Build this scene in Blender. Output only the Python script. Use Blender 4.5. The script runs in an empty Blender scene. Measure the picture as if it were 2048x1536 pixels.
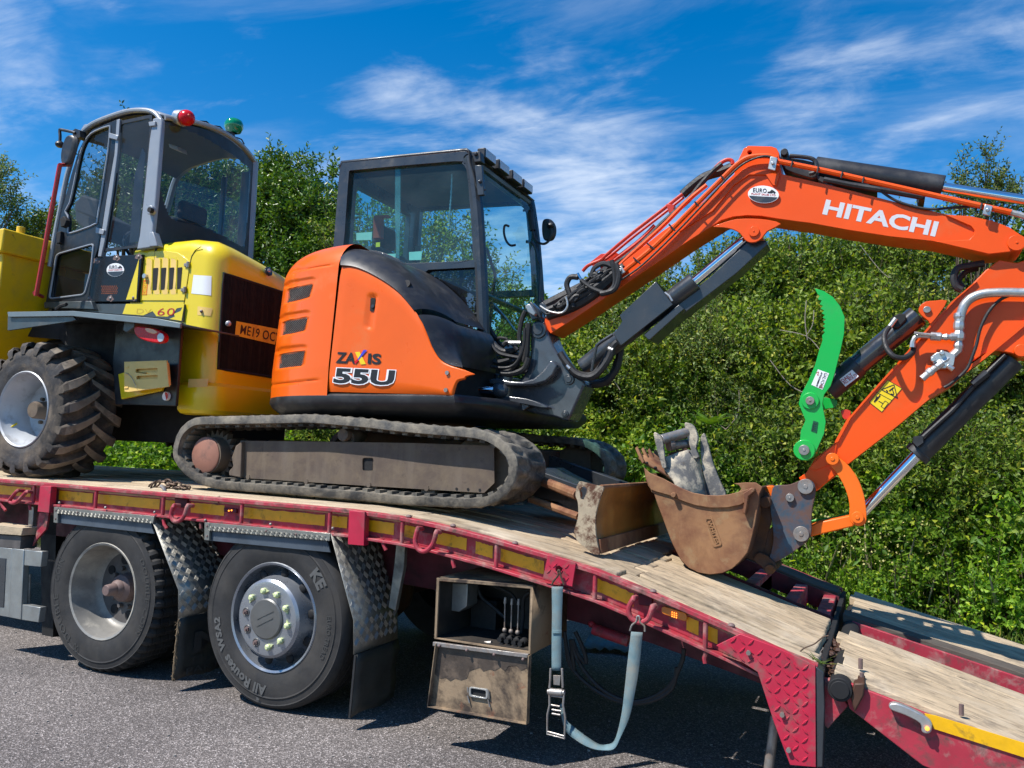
import bpy, bmesh, math, random
import numpy as np
from mathutils import Vector, Matrix
from mathutils.geometry import tessellate_polygon
random.seed(7); np.random.seed(7)
SC = bpy.context.scene
COL = SC.collection
# ------------------------------------------------------------------ camera
CAMP = (4.4776, -3.5841, 1.4767); YAW, PITCH, ROLL, FPX = .4334, .0848, .0381, 1603.8
def _basis():
    cy, sy, cp, sp = math.cos(YAW), math.sin(YAW), math.cos(PITCH), math.sin(PITCH)
    w = Vector((-sy*cp, cy*cp, sp)); r = Vector((cy, sy, 0)); u = r.cross(w)
    cr, sr = math.cos(ROLL), math.sin(ROLL)
    return cr*r + sr*u, -sr*r + cr*u, w
RR, UU, WW = _basis(); CC = Vector(CAMP)
cam = bpy.data.cameras.new('camera'); cam_o = bpy.data.objects.new('camera', cam); COL.objects.link(cam_o)
cam.sensor_width = 36; cam.lens = 36*FPX/2048; cam.clip_end = 3000; cam.clip_start = .05
M = Matrix((RR, UU, -WW)).transposed().to_4x4(); M.translation = CC; cam_o.matrix_world = M
SC.camera = cam_o
# ------------------------------------------------------------------ world, sun, exposure
SUNV = Vector((-.42, -.52, 1.0)).normalized()       # towards the sun
W = bpy.data.worlds.new('World'); SC.world = W; W.use_nodes = True
nt = W.node_tree; nt.nodes.clear()
def NN(t, **k):
    n = nt.nodes.new(t)
    for a, b in k.items():
        if a in n.inputs: n.inputs[a].default_value = b
        else: setattr(n, a, b)
    return n
sky = NN('ShaderNodeTexSky'); sky.sky_type = 'NISHITA'; sky.sun_disc = False
sky.sun_elevation = math.asin(SUNV.z); sky.sun_rotation = math.atan2(SUNV.x, SUNV.y)
sky.air_density = 1.0; sky.dust_density = .2; sky.ozone_density = 3.0; sky.altitude = 200
hs = NN('ShaderNodeHueSaturation'); hs.inputs['Saturation'].default_value = 1.45; hs.inputs['Value'].default_value = 1.0
nt.links.new(sky.outputs[0], hs.inputs['Color'])
bg = NN('ShaderNodeBackground'); bg.inputs[1].default_value = .125
nt.links.new(hs.outputs[0], bg.inputs[0])
tc = NN('ShaderNodeTexCoord'); sep = NN('ShaderNodeSeparateXYZ'); nt.links.new(tc.outputs['Generated'], sep.inputs[0])
def math_(op, a, b=None, c=None):
    n = nt.nodes.new('ShaderNodeMath'); n.operation = op
    for i, v in enumerate((a, b, c)):
        if v is None: continue
        if hasattr(v, 'links') or hasattr(v, 'is_linked'): nt.links.new(v, n.inputs[i])
        else: n.inputs[i].default_value = v
    return n.outputs[0]
zz = math_('MAXIMUM', sep.outputs[2], .03); zz2 = math_('ADD', zz, .12)
ux = math_('DIVIDE', sep.outputs[0], zz2); uy = math_('DIVIDE', sep.outputs[1], zz2)
cmb = NN('ShaderNodeCombineXYZ'); nt.links.new(ux, cmb.inputs[0]); nt.links.new(uy, cmb.inputs[1])
def cloud(rot, sc, scale, lo, hi, det, dist, loc):
    mp = NN('ShaderNodeMapping'); mp.inputs['Rotation'].default_value = (0, 0, rot); mp.inputs['Scale'].default_value = sc; mp.inputs['Location'].default_value = loc
    nt.links.new(cmb.outputs[0], mp.inputs[0])
    n = NN('ShaderNodeTexNoise'); n.inputs['Scale'].default_value = scale; n.inputs['Detail'].default_value = det; n.inputs['Roughness'].default_value = .62; n.inputs['Distortion'].default_value = dist
    nt.links.new(mp.outputs[0], n.inputs['Vector'])
    mr = NN('ShaderNodeMapRange'); mr.interpolation_type = 'SMOOTHSTEP'; mr.inputs[1].default_value = lo; mr.inputs[2].default_value = hi
    nt.links.new(n.outputs[0], mr.inputs[0]); return mr.outputs[0]
def toward(px, py, c0, c1):       # soft area of cloud round one direction of the sky
    d = (WW + RR*((px-1024)/FPX) + UU*((768-py)/FPX)).normalized()
    vm = nt.nodes.new('ShaderNodeVectorMath'); vm.operation = 'DOT_PRODUCT'; nrm = nt.nodes.new('ShaderNodeVectorMath'); nrm.operation = 'NORMALIZE'
    nt.links.new(tc.outputs['Generated'], nrm.inputs[0]); nt.links.new(nrm.outputs[0], vm.inputs[0]); vm.inputs[1].default_value = tuple(d)
    mr = NN('ShaderNodeMapRange'); mr.interpolation_type = 'SMOOTHSTEP'; mr.inputs[1].default_value = math.cos(math.radians(c1)); mr.inputs[2].default_value = math.cos(math.radians(c0)); nt.links.new(vm.outputs['Value'], mr.inputs[0]); return mr.outputs[0]
def raw(rot, sc, scale, det, dist, loc): return cloud(rot, sc, scale, 0, 1, det, dist, loc)
def smooth(o, lo, hi):
    mr = NN('ShaderNodeMapRange'); mr.interpolation_type = 'SMOOTHSTEP'; mr.inputs[1].default_value = lo; mr.inputs[2].default_value = hi; nt.links.new(o, mr.inputs[0]); return mr.outputs[0]
wisp = raw(-.75, (1, 1.8, 1), 2.6, 11, .5, (1.3, 5.2, 0)); soft = raw(.35, (1, 1.2, 1), 1.3, 5, .3, (4.2, 1.1, 0)); fine = raw(-.95, (1, 3.2, 1), 6.0, 9, .6, (2.7, 8.2, 0)); veil = raw(1.1, (1, 2.0, 1), 1.0, 8, .8, (7.0, 2.2, 0))
area = None
for px, py, c0, c1, w in ((1150, 400, 1, 18, .92), (850, 330, 1, 11, .8), (1640, 190, 0, 8, .80), (10, 95, 0, 4.5, .95), (120, 640, 0, 10, .8), (650, 420, 0, 8, .85), (1900, 290, 0, 9, .70), (420, 150, 0, 13, .42), (-900, 500, 3, 30, .9), (2800, 450, 3, 30, .9)):
    t = math_('MULTIPLY', toward(px, py, c0, c1), w); area = t if area is None else math_('MAXIMUM', area, t)
dens = math_('ADD', math_('ADD', math_('MULTIPLY', wisp, .44), math_('MULTIPLY', soft, .46)), math_('MULTIPLY', fine, .10))
a1 = smooth(math_('ADD', dens, math_('MULTIPLY', area, .27)), .62, 1.06)
a2 = math_('ADD', math_('MULTIPLY', a1, .82), math_('MULTIPLY', smooth(veil, .42, .88), .17))
a3 = math_('MINIMUM', a2, .90)
bgc = NN('ShaderNodeBackground'); bgc.inputs[0].default_value = (.80, .88, 1, 1); bgc.inputs[1].default_value = .86
mx = NN('ShaderNodeMixShader'); nt.links.new(a3, mx.inputs[0]); nt.links.new(bg.outputs[0], mx.inputs[1]); nt.links.new(bgc.outputs[0], mx.inputs[2])
wo = NN('ShaderNodeOutputWorld'); nt.links.new(mx.outputs[0], wo.inputs[0])
sl = bpy.data.lights.new('sun', 'SUN'); sl.energy = 5.0; sl.angle = math.radians(.5); sl.color = (1, .955, .89)
so = bpy.data.objects.new('sun', sl); COL.objects.link(so); so.rotation_euler = SUNV.to_track_quat('Z', 'Y').to_euler(); so.location = (0, -5, 12)
SC.view_settings.view_transform = 'Standard'; SC.view_settings.look = 'None'; SC.view_settings.exposure = .42; SC.view_settings.gamma = 1
SC.view_settings.use_curve_mapping = False
SC.cycles.max_bounces = 8; SC.cycles.transparent_max_bounces = 16; SC.cycles.caustics_reflective = False; SC.cycles.caustics_refractive = False
# ------------------------------------------------------------------ measuring helpers: photo points placed on real planes of the vehicles
ZM = {'p': (0, 0, 1), 'a': (0, 180, 3.3032), 'b': (0, 600, 3.3032), 'c': (500, 280, 3.0118), 'd': (320, 740, 2.1787), 'e': (1020, 270, 3.3032),
      'f': (1440, 270, 3.3684), 'g': (1440, 570, 3.3684), 'h': (1100, 820, 3.103), 'i': (0, 930, 2.56), 'j': (1360, 1056, 2.9767), 'k': (760, 1060, 3.2),
      'l': (820, 500, 3.2), 'm': (0, 860, 4.876), 'n': (1000, 820, 4.876), 'o': (0, 0, 2.9257), 'q': (1340, 400, 2.8927), 'r': (960, 480, 4.6545),
      's': (220, 470, 5.3895), 't': (1560, 900, 4.1967)}
def z(k, *pts):
    ox, oy, s = ZM[k]; r = [(ox + a/s, oy + b/s) for a, b in pts]
    return r if len(r) > 1 else r[0]
def ray(a, b): return WW + RR*((a-1024)/FPX) + UU*((768-b)/FPX)
def onY(p, y): d = ray(*p); return CC + d*((y-CC.y)/d.y)
def onX(p, x): d = ray(*p); return CC + d*((x-CC.x)/d.x)
def onZ(p, zc): d = ray(*p); return CC + d*((zc-CC.z)/d.z)
def YL(pts, y): return [onY(p, y) for p in pts]
def XL(pts, x): return [onX(p, x) for p in pts]
def cr(pts, n=4, closed=True):
    P = [Vector(p) for p in pts]; N = len(P); out = []
    for i in range(N if closed else N-1):
        g = (lambda k: P[k % N]) if closed else (lambda k: P[max(0, min(N-1, k))])
        p0, p1, p2, p3 = g(i-1), g(i), g(i+1), g(i+2)
        for j in range(n):
            t = j/n
            out.append(.5*((2*p1) + (p2-p0)*t + (2*p0-5*p1+4*p2-p3)*t*t + (3*p1-p0-3*p2+p3)*t**3))
    if not closed: out.append(P[-1])
    return out
def rounded(pts, r, n=4):
    P = [Vector(p) for p in pts]; out = []; N = len(P)
    for i in range(N):
        a, b, c = P[i-1], P[i], P[(i+1) % N]
        u, v = a-b, c-b; ru = min(r, u.length*.45, v.length*.45)
        s, e = b+u.normalized()*ru, b+v.normalized()*ru
        for j in range(n+1):
            t = j/n; out.append((1-t)**2*s + 2*t*(1-t)*b + t*t*e)
    return out
# ------------------------------------------------------------------ materials
MATS = {}
def mat(name, col, rough=.5, metal=0., var=.12, vs=6., grime=None, grime2=None, bump=None, coat=0., streak=None, grain=None, rvar=.12, spec=.5, objrand=0.):
    if name in MATS: return MATS[name]
    m = bpy.data.materials.new(name); m.use_nodes = True; t = m.node_tree; N = t.nodes; L = t.links
    b = N['Principled BSDF']; b.inputs['Roughness'].default_value = rough; b.inputs['Metallic'].default_value = metal
    b.inputs['Coat Weight'].default_value = coat; b.inputs['Coat Roughness'].default_value = .06; b.inputs['Specular IOR Level'].default_value = spec
    tc = N.new('ShaderNodeTexCoord'); src = tc.outputs['Object']
    def noise(scale, det=5, rgh=.6, vec=src, dist=0):
        n = N.new('ShaderNodeTexNoise'); n.inputs['Scale'].default_value = scale; n.inputs['Detail'].default_value = det; n.inputs['Roughness'].default_value = rgh; n.inputs['Distortion'].default_value = dist
        L.new(vec, n.inputs['Vector']); return n.outputs[0]
    def rng(o, lo, hi, a=0, c=1):
        n = N.new('ShaderNodeMapRange'); n.inputs[1].default_value = lo; n.inputs[2].default_value = hi; n.inputs[3].default_value = a; n.inputs[4].default_value = c; L.new(o, n.inputs[0]); return n.outputs[0]
    def mixc(f, a, c):
        n = N.new('ShaderNodeMix'); n.data_type = 'RGBA'
        L.new(f, n.inputs[0])
        for k, v in ((6, a), (7, c)):
            if hasattr(v, 'is_linked'): L.new(v, n.inputs[k])
            else: n.inputs[k].default_value = (*v, 1)
        return n.outputs[2]
    c1 = tuple(max(0, x*(1-var)) for x in col); c2 = tuple(min(1, x*(1+var)) for x in col)
    cur = mixc(rng(noise(vs), .3, .7), c1, c2)
    if grain:      # (colour, scale, stretch vector, lo, hi)
        mp = N.new('ShaderNodeMapping'); mp.inputs['Scale'].default_value = grain[2]; L.new(src, mp.inputs[0]); v = mp.outputs[0]
        if objrand:
            oi = N.new('ShaderNodeObjectInfo'); ad = N.new('ShaderNodeVectorMath'); ad.operation = 'MULTIPLY_ADD'
            cb = N.new('ShaderNodeCombineXYZ'); L.new(oi.outputs['Random'], cb.inputs[0]); L.new(oi.outputs['Random'], cb.inputs[1])
            L.new(cb.outputs[0], ad.inputs[0]); ad.inputs[1].default_value = (37, 91, 0); L.new(v, ad.inputs[2]); v = ad.outputs[0]
        g = noise(grain[1], 6, .65, v, .25); cur = mixc(rng(g, grain[3], grain[4]), cur, grain[0])
        gfac = g
    if objrand:
        oi = N.new('ShaderNodeObjectInfo'); mr = rng(oi.outputs['Random'], 0, 1, 1-objrand, 1+objrand*.6)
        vm = N.new('ShaderNodeVectorMath'); vm.operation = 'SCALE'; L.new(cur, vm.inputs[0]); L.new(mr, vm.inputs[3]); cur = vm.outputs[0]
    rr = rng(noise(vs*2.3), .3, .7, max(.03, rough-rvar), min(1, rough+rvar))
    for gm in (grime, grime2):
        if gm:     # (colour, scale, lo, hi)
            f = rng(noise(gm[1], 8, .68, dist=.3), gm[2], gm[3]); cur = mixc(f, cur, gm[0])
            mu = N.new('ShaderNodeMath'); mu.operation = 'MULTIPLY_ADD'; L.new(f, mu.inputs[0]); mu.inputs[1].default_value = .35; L.new(rr, mu.inputs[2]); mu.use_clamp = True; rr = mu.outputs[0]
            if metal > .2:
                mm = rng(f, 0, 1, metal, metal*.25); L.new(mm, b.inputs['Metallic'])
    if streak:     # (colour, stretch, lo, hi)
        mp = N.new('ShaderNodeMapping'); mp.inputs['Scale'].default_value = streak[1]; L.new(src, mp.inputs[0])
        f = rng(noise(1.0, 5, .6, mp.outputs[0]), streak[2], streak[3]); cur = mixc(f, cur, streak[0])
    L.new(cur, b.inputs['Base Color']); L.new(rr, b.inputs['Roughness'])
    if bump:       # (scale, strength, distance)
        bn = N.new('ShaderNodeBump'); bn.inputs['Strength'].default_value = bump[1]; bn.inputs['Distance'].default_value = bump[2] if len(bump) > 2 else .01
        L.new(gfac if grain and bump[0] == 0 else noise(bump[0], 7, .65), bn.inputs['Height']); L.new(bn.outputs[0], b.inputs['Normal'])
    MATS[name] = m; return m
def glass_mat(name, tint, refl=1.0, haze=.0, hz=(.5, .55, .55)):
    m = bpy.data.materials.new(name); m.use_nodes = True; t = m.node_tree; N = t.nodes; L = t.links; N.clear()
    o = N.new('ShaderNodeOutputMaterial'); tr = N.new('ShaderNodeBsdfTransparent'); tr.inputs[0].default_value = (*tint, 1)
    gl = N.new('ShaderNodeBsdfGlossy'); gl.inputs['Roughness'].default_value = .02
    df = N.new('ShaderNodeBsdfDiffuse'); df.inputs[0].default_value = (*hz, 1)
    fr = N.new('ShaderNodeLayerWeight'); fr.inputs[0].default_value = .5
    pw_ = N.new('ShaderNodeMath'); pw_.operation = 'POWER'; pw_.inputs[1].default_value = 4.5; L.new(fr.outputs['Facing'], pw_.inputs[0])
    mu = N.new('ShaderNodeMath'); mu.operation = 'MULTIPLY_ADD'; mu.inputs[1].default_value = .9*refl; mu.inputs[2].default_value = .055*refl; mu.use_clamp = True; L.new(pw_.outputs[0], mu.inputs[0])
    tc = N.new('ShaderNodeTexCoord'); ns = N.new('ShaderNodeTexNoise'); ns.inputs['Scale'].default_value = 3.5; ns.inputs['Detail'].default_value = 7; L.new(tc.outputs['Object'], ns.inputs['Vector'])
    mr = N.new('ShaderNodeMapRange'); mr.inputs[1].default_value = .35; mr.inputs[2].default_value = .75; mr.inputs[3].default_value = haze*.3; mr.inputs[4].default_value = haze; L.new(ns.outputs[0], mr.inputs[0])
    m1 = N.new('ShaderNodeMixShader'); L.new(mr.outputs[0], m1.inputs[0]); L.new(tr.outputs[0], m1.inputs[1]); L.new(df.outputs[0], m1.inputs[2])
    m2 = N.new('ShaderNodeMixShader'); L.new(mu.outputs[0], m2.inputs[0]); L.new(m1.outputs[0], m2.inputs[1]); L.new(gl.outputs[0], m2.inputs[2]); L.new(m2.outputs[0], o.inputs[0])
    MATS[name] = m; return m
def emis(name, col, s):
    m = bpy.data.materials.new(name); m.use_nodes = True; b = m.node_tree.nodes['Principled BSDF']
    b.inputs['Base Color'].default_value = (*col, 1); b.inputs['Emission Color'].default_value = (*col, 1); b.inputs['Emission Strength'].default_value = s; MATS[name] = m; return m
DUST = (.30, .25, .18); MUD = (.12, .09, .06)
m_orange = mat('orange_paint', (.82, .118, .002), .33, 0, .05, 3, coat=.22, spec=.35, rvar=.07, grime=((.62, .24, .09), 3.0, .58, 1.0), grime2=((.30, .15, .09), 34, .72, .80))
m_orange2 = mat('orange_boom_paint', (.82, .086, .003), .40, 0, .05, 3, coat=.12, spec=.3, rvar=.08, grime=((.60, .17, .06), 2.6, .58, 1.0), grime2=((.28, .12, .08), 30, .71, .80))
m_orangeflat = mat('orange_link_paint', (.86, .15, .002), .45, 0, .04, 3)
m_redpaint = mat('red_pipe_paint', (.55, .035, .012), .4, 0, .1, 5)
m_dgrey = mat('dark_grey_paint', (.035, .040, .046), .32, 0, .15, 4, coat=.25, grime=((.13, .12, .10), 6, .58, .95))
m_cast = mat('grey_casting_paint', (.062, .068, .078), .27, 0, .12, 4, coat=.5, grime=((.03, .03, .03), 7, .5, .9), bump=(30, .08, .004))
m_black = mat('black_plastic', (.020, .020, .022), .42, 0, .2, 6, grime=((.10, .10, .10), 5, .5, .95), bump=(90, .12, .002))
m_void = mat('black_parts_and_hole_shade', (.008, .008, .009), .8, 0, .2, 6)  # near-black for dark parts; also paints the shade inside holes, slots and recesses
m_rubber = mat('hose_rubber', (.016, .016, .017), .6, 0, .3, 20, bump=(60, .3, .004))
m_chrome = mat('chrome_rod', (.78, .79, .80), .09, 1, .03, 5, rvar=.03)
m_zinc = mat('zinc_plating', (.52, .52, .50), .36, .75, .12, 12, grime=((.22, .2, .17), 16, .5, .8))
m_steel = mat('worn_steel', (.33, .31, .29), .45, .7, .2, 20, grime=((.16, .09, .05), 14, .45, .75))
m_tyre = mat('tyre_rubber', (.021, .020, .020), .72, 0, .3, 9, grime=((.062, .057, .051), 5, .42, .85), bump=(70, .15, .003))
m_tyretext = mat('tyre_lettering', (.095, .095, .093), .8, 0, .2, 12)
m_tyredim = mat('tyre_lettering_dim', (.05, .05, .048), .8, 0, .2, 12)
m_muddytyre = mat('muddy_tyre_rubber', (.042, .040, .041), .8, 0, .4, 8, grime=((.15, .12, .09), 7, .42, .62), grime2=((.022, .022, .022), 3, .5, .7), bump=(40, .5, .008))
m_lugtop = mat('dusty_tyre_lug', (.21, .175, .135), .85, 0, .3, 12, grime=((.07, .065, .06), 8, .50, .68), bump=(50, .5, .006))
m_track = mat('track_rubber', (.045, .044, .042), .75, 0, .3, 8, grime=((.27, .235, .18), 6, .40, .66), grime2=((.03, .03, .03), 11, .55, .75), bump=(35, .5, .008))
m_tframe = mat('muddy_brown_steel', (.105, .075, .055), .72, 0, .2, 5, grime=((.17, .13, .09), 7, .42, .68), grime2=((.04, .032, .028), 10, .58, .8), streak=((.19, .15, .11), (9, 9, .8), .52, .8), bump=(60, .2, .004))
m_rust = mat('rusty_brown_steel', (.16, .060, .028), .62, .1, .25, 6, grime=((.34, .18, .085), 5, .38, .64), grime2=((.34, .24, .13), 9, .57, .74), streak=((.34, .19, .10), (34, 34, 2.6), .60, .78), bump=(120, .2, .003))
m_rustdk = mat('dark_rust_steel', (.065, .030, .018), .6, .2, .3, 8, grime=((.16, .065, .02), 5, .5, .7), bump=(80, .2, .003))
m_blade = mat('polished_rusty_blade', (.34, .130, .022), .45, .08, .2, 2.5, grime=((.50, .22, .04), 5, .5, .8), streak=((.15, .055, .016), (1, 1, 6), .5, .8), bump=(90, .08, .002))
m_bladeend = mat('pale_chipped_blade_end', (.42, .34, .23), .7, .1, .2, 8, grime=((.11, .05, .03), 9, .46, .56), bump=(60, .35, .004))
m_mudgrey = mat('clay_caked_steel', (.15, .145, .14), .7, .1, .2, 8, grime=((.60, .52, .39), 6.5, .44, .56), grime2=((.09, .06, .04), 12, .60, .7), bump=(60, .5, .006))
m_bluehitch = mat('worn_blue_steel', (.045, .085, .125), .5, .25, .2, 6, grime=((.14, .08, .065), 6.5, .42, .56), grime2=((.30, .25, .22), 22, .64, .74), bump=(60, .15, .003))
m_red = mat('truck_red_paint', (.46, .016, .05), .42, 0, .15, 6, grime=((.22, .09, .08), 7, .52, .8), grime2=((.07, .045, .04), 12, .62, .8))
m_redworn = mat('worn_red_rail', (.38, .028, .048), .55, 0, .15, 8, grime=((.36, .24, .20), 9, .50, .70), grime2=((.10, .06, .05), 14, .50, .68))
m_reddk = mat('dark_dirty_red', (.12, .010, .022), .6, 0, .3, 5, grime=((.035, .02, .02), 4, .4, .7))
m_redcheq = mat('muddy_red_tread_plate', (.46, .018, .05), .45, 0, .1, 6, grime=((.17, .13, .10), 5, .50, .66), grime2=((.08, .06, .05), 16, .55, .75))
m_tape = mat('yellow_reflective_tape', (.82, .44, .006), .4, 0, .1, 20, grime=((.10, .07, .02), 9, .55, .72), bump=(160, .12, .002))
m_alu = mat('aluminium_tread_plate', (.32, .315, .28), .4, .75, .15, 9, grime=((.12, .11, .095), 7, .42, .7))
m_alubar = mat('aluminium_tread_bars', (.46, .45, .40), .42, .6, .12, 9, grime=((.22, .2, .17), 7, .5, .8))
m_alupl = mat('weathered_aluminium', (.34, .35, .34), .42, .7, .15, 7, grime=((.2, .19, .16), 6, .5, .8))
m_guardblue = mat('grey_blue_guard', (.075, .095, .12), .5, .1, .15, 5, grime=((.03, .035, .04), 4, .5, .8))
m_flap = mat('rubber_mudflap', (.032, .034, .031), .55, 0, .2, 5, grime=((.075, .075, .065), 4, .45, .8))
m_rim = mat('dusty_rim_paint', (.24, .23, .21), .5, .2, .12, 8, grime=((.50, .46, .38), 4, .45, .7), grime2=((.12, .11, .1), 14, .6, .8))
m_rimdk = mat('dirty_wheel_disc', (.10, .09, .085), .6, .2, .25, 8, grime=((.2, .17, .15), 7, .5, .8))
m_rimsil = mat('silver_wheel_paint', (.31, .33, .36), .3, .65, .08, 5, grime=((.12, .12, .12), 9, .55, .85))
m_hubcap = mat('grey_hub_cap', (.15, .15, .145), .4, .5, .1, 6, grime=((.08, .07, .06), 9, .5, .8))
m_hubrust = mat('rusty_hub', (.17, .115, .105), .65, .1, .2, 12)
m_nut = mat('yellow_nut_marker', (.60, .66, .34), .5, 0, .12, 20, grime=((.2, .2, .12), 30, .58, .75))
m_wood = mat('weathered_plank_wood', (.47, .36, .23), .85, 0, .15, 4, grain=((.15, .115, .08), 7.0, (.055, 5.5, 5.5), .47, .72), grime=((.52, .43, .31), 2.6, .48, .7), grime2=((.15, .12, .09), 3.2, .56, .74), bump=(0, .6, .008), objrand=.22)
m_dusty = mat('dusty_plank_wood', (.46, .355, .23), .9, 0, .15, 5, grain=((.22, .17, .12), 7.0, (.35, 5, 5), .5, .75), grime=((.50, .40, .28), 3, .4, .65), grime2=((.17, .135, .10), 4, .55, .75), bump=(30, .6, .01), objrand=.12)
m_toolbox = mat('rusty_toolbox_steel', (.29, .205, .125), .7, 0, .15, 5, grime=((.050, .036, .028), 2.6, .48, .60), grime2=((.22, .06, .03), 9, .60, .72), bump=(90, .35, .004))
m_toolin = mat('oily_toolbox_inside', (.032, .027, .023), .6, 0, .4, 6, grime=((.10, .075, .05), 5, .5, .8))
m_web = mat('pale_blue_webbing', (.135, .22, .245), .9, 0, .2, 14, grime=((.22, .22, .19), 9, .45, .7), bump=(260, .8, .003))
m_yellow = mat('yellow_paint', (.80, .60, .006), .34, 0, .04, 3, coat=.35, rvar=.06, grime=((.50, .36, .06), 6, .62, .95), grime2=((.20, .09, .03), 16, .72, .80))
m_yellowskip = mat('chipped_yellow_skip', (.76, .50, .004), .42, 0, .06, 3, grime=((.13, .07, .03), 3.2, .63, .70), grime2=((.5, .33, .05), 7, .5, .9))
m_chock = mat('pale_yellow_plastic', (.82, .55, .16), .5, 0, .08, 5, grime=((.3, .22, .08), 9, .66, .8))
m_greyframe = mat('silver_grey_cab_paint', (.30, .32, .345), .35, .1, .08, 5, coat=.2, grime=((.3, .3, .29), 6, .6, .9))
m_doorblack = mat('black_door_frame', (.018, .020, .023), .35, 0, .15, 5, grime=((.07, .07, .07), 6, .55, .9))
m_dumprim = mat('pale_grey_rim_paint', (.46, .48, .50), .42, .15, .1, 5, grime=((.16, .14, .12), 7, .52, .8))
m_dumpgrey = mat('slate_grey_paint', (.052, .064, .068), .4, 0, .12, 5, coat=.15, grime=((.14, .13, .11), 6, .55, .85))
m_bluesteel = mat('pale_fender_edge', (.16, .195, .205), .4, .1, .1, 6)
m_grille = mat('black_brown_radiator', (.012, .012, .011), .85, 0, .3, 9, spec=.2, streak=((.026, .022, .016), (60, 60, .5), .45, .6))
m_white = mat('white_sticker', (.82, .82, .82), .45, 0, .03, 9)
m_wtext = mat('pale_grey_lettering', (.62, .62, .64), .5, 0, .03, 9)
m_btext = mat('black_lettering', (.012, .012, .014), .45, 0, .03, 9)
m_rtext = mat('red_lettering', (.45, .02, .02), .5, 0, .03, 9)
m_otext = mat('orange_lettering', (.75, .16, .01), .5, 0, .03, 9)
m_ysign = mat('yellow_warning_sticker', (.83, .60, .01), .4, 0, .03, 9)
m_bluet = mat('blue_stripe', (.05, .06, .55), .4, 0, .03, 9)
m_plate = mat('yellow_number_plate', (.62, .50, .04), .4, 0, .05, 12, grime=((.3, .15, .03), 8, .5, .8))
m_green = mat('bright_green_paint', (.003, .42, .055), .38, 0, .04, 3, coat=.2, grime=((.02, .36, .07), 5, .52, .85), grime2=((.10, .13, .06), 26, .68, .76))
m_greenlens = mat('green_beacon_lens', (.0, .22, .08), .1, 0, .1, 4, coat=1)
m_redlens = mat('red_lens', (.60, .006, .012), .25, 0, .15, 14, coat=0, spec=.3)
m_amber = mat('amber_lens', (.72, .20, .008), .15, 0, .1, 20, coat=1)
m_clearlens = mat('clear_lamp_lens', (.40, .40, .41), .25, .2, .1, 10, coat=1)
m_redpole = mat('red_pole_paint', (.45, .014, .012), .35, 0, .08, 5, coat=.2)
m_seat = mat('grey_seat_cloth', (.045, .048, .052), .9, 0, .15, 12)
m_liner = mat('cab_headlining', (.13, .14, .15), .85, 0, .05, 5)
m_pink = mat('terracotta_motor_cap', (.30, .135, .09), .6, 0, .15, 8, grime=((.16, .09, .07), 10, .5, .7))
m_chain = mat('rusty_chain', (.10, .065, .045), .55, .5, .3, 20)
m_amberlit = emis('lit_amber_led', (1, .28, .03), 2.5)
g_teal = glass_mat('tinted_teal_glass', (.55, .86, .85), .8, .08, (.35, .50, .50))
g_grey = glass_mat('tinted_grey_glass', (.60, .68, .71), .8, .05, (.5, .5, .52))
g_dark = glass_mat('dark_tinted_glass', (.16, .19, .21), .9, .04, (.3, .3, .32))
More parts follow.
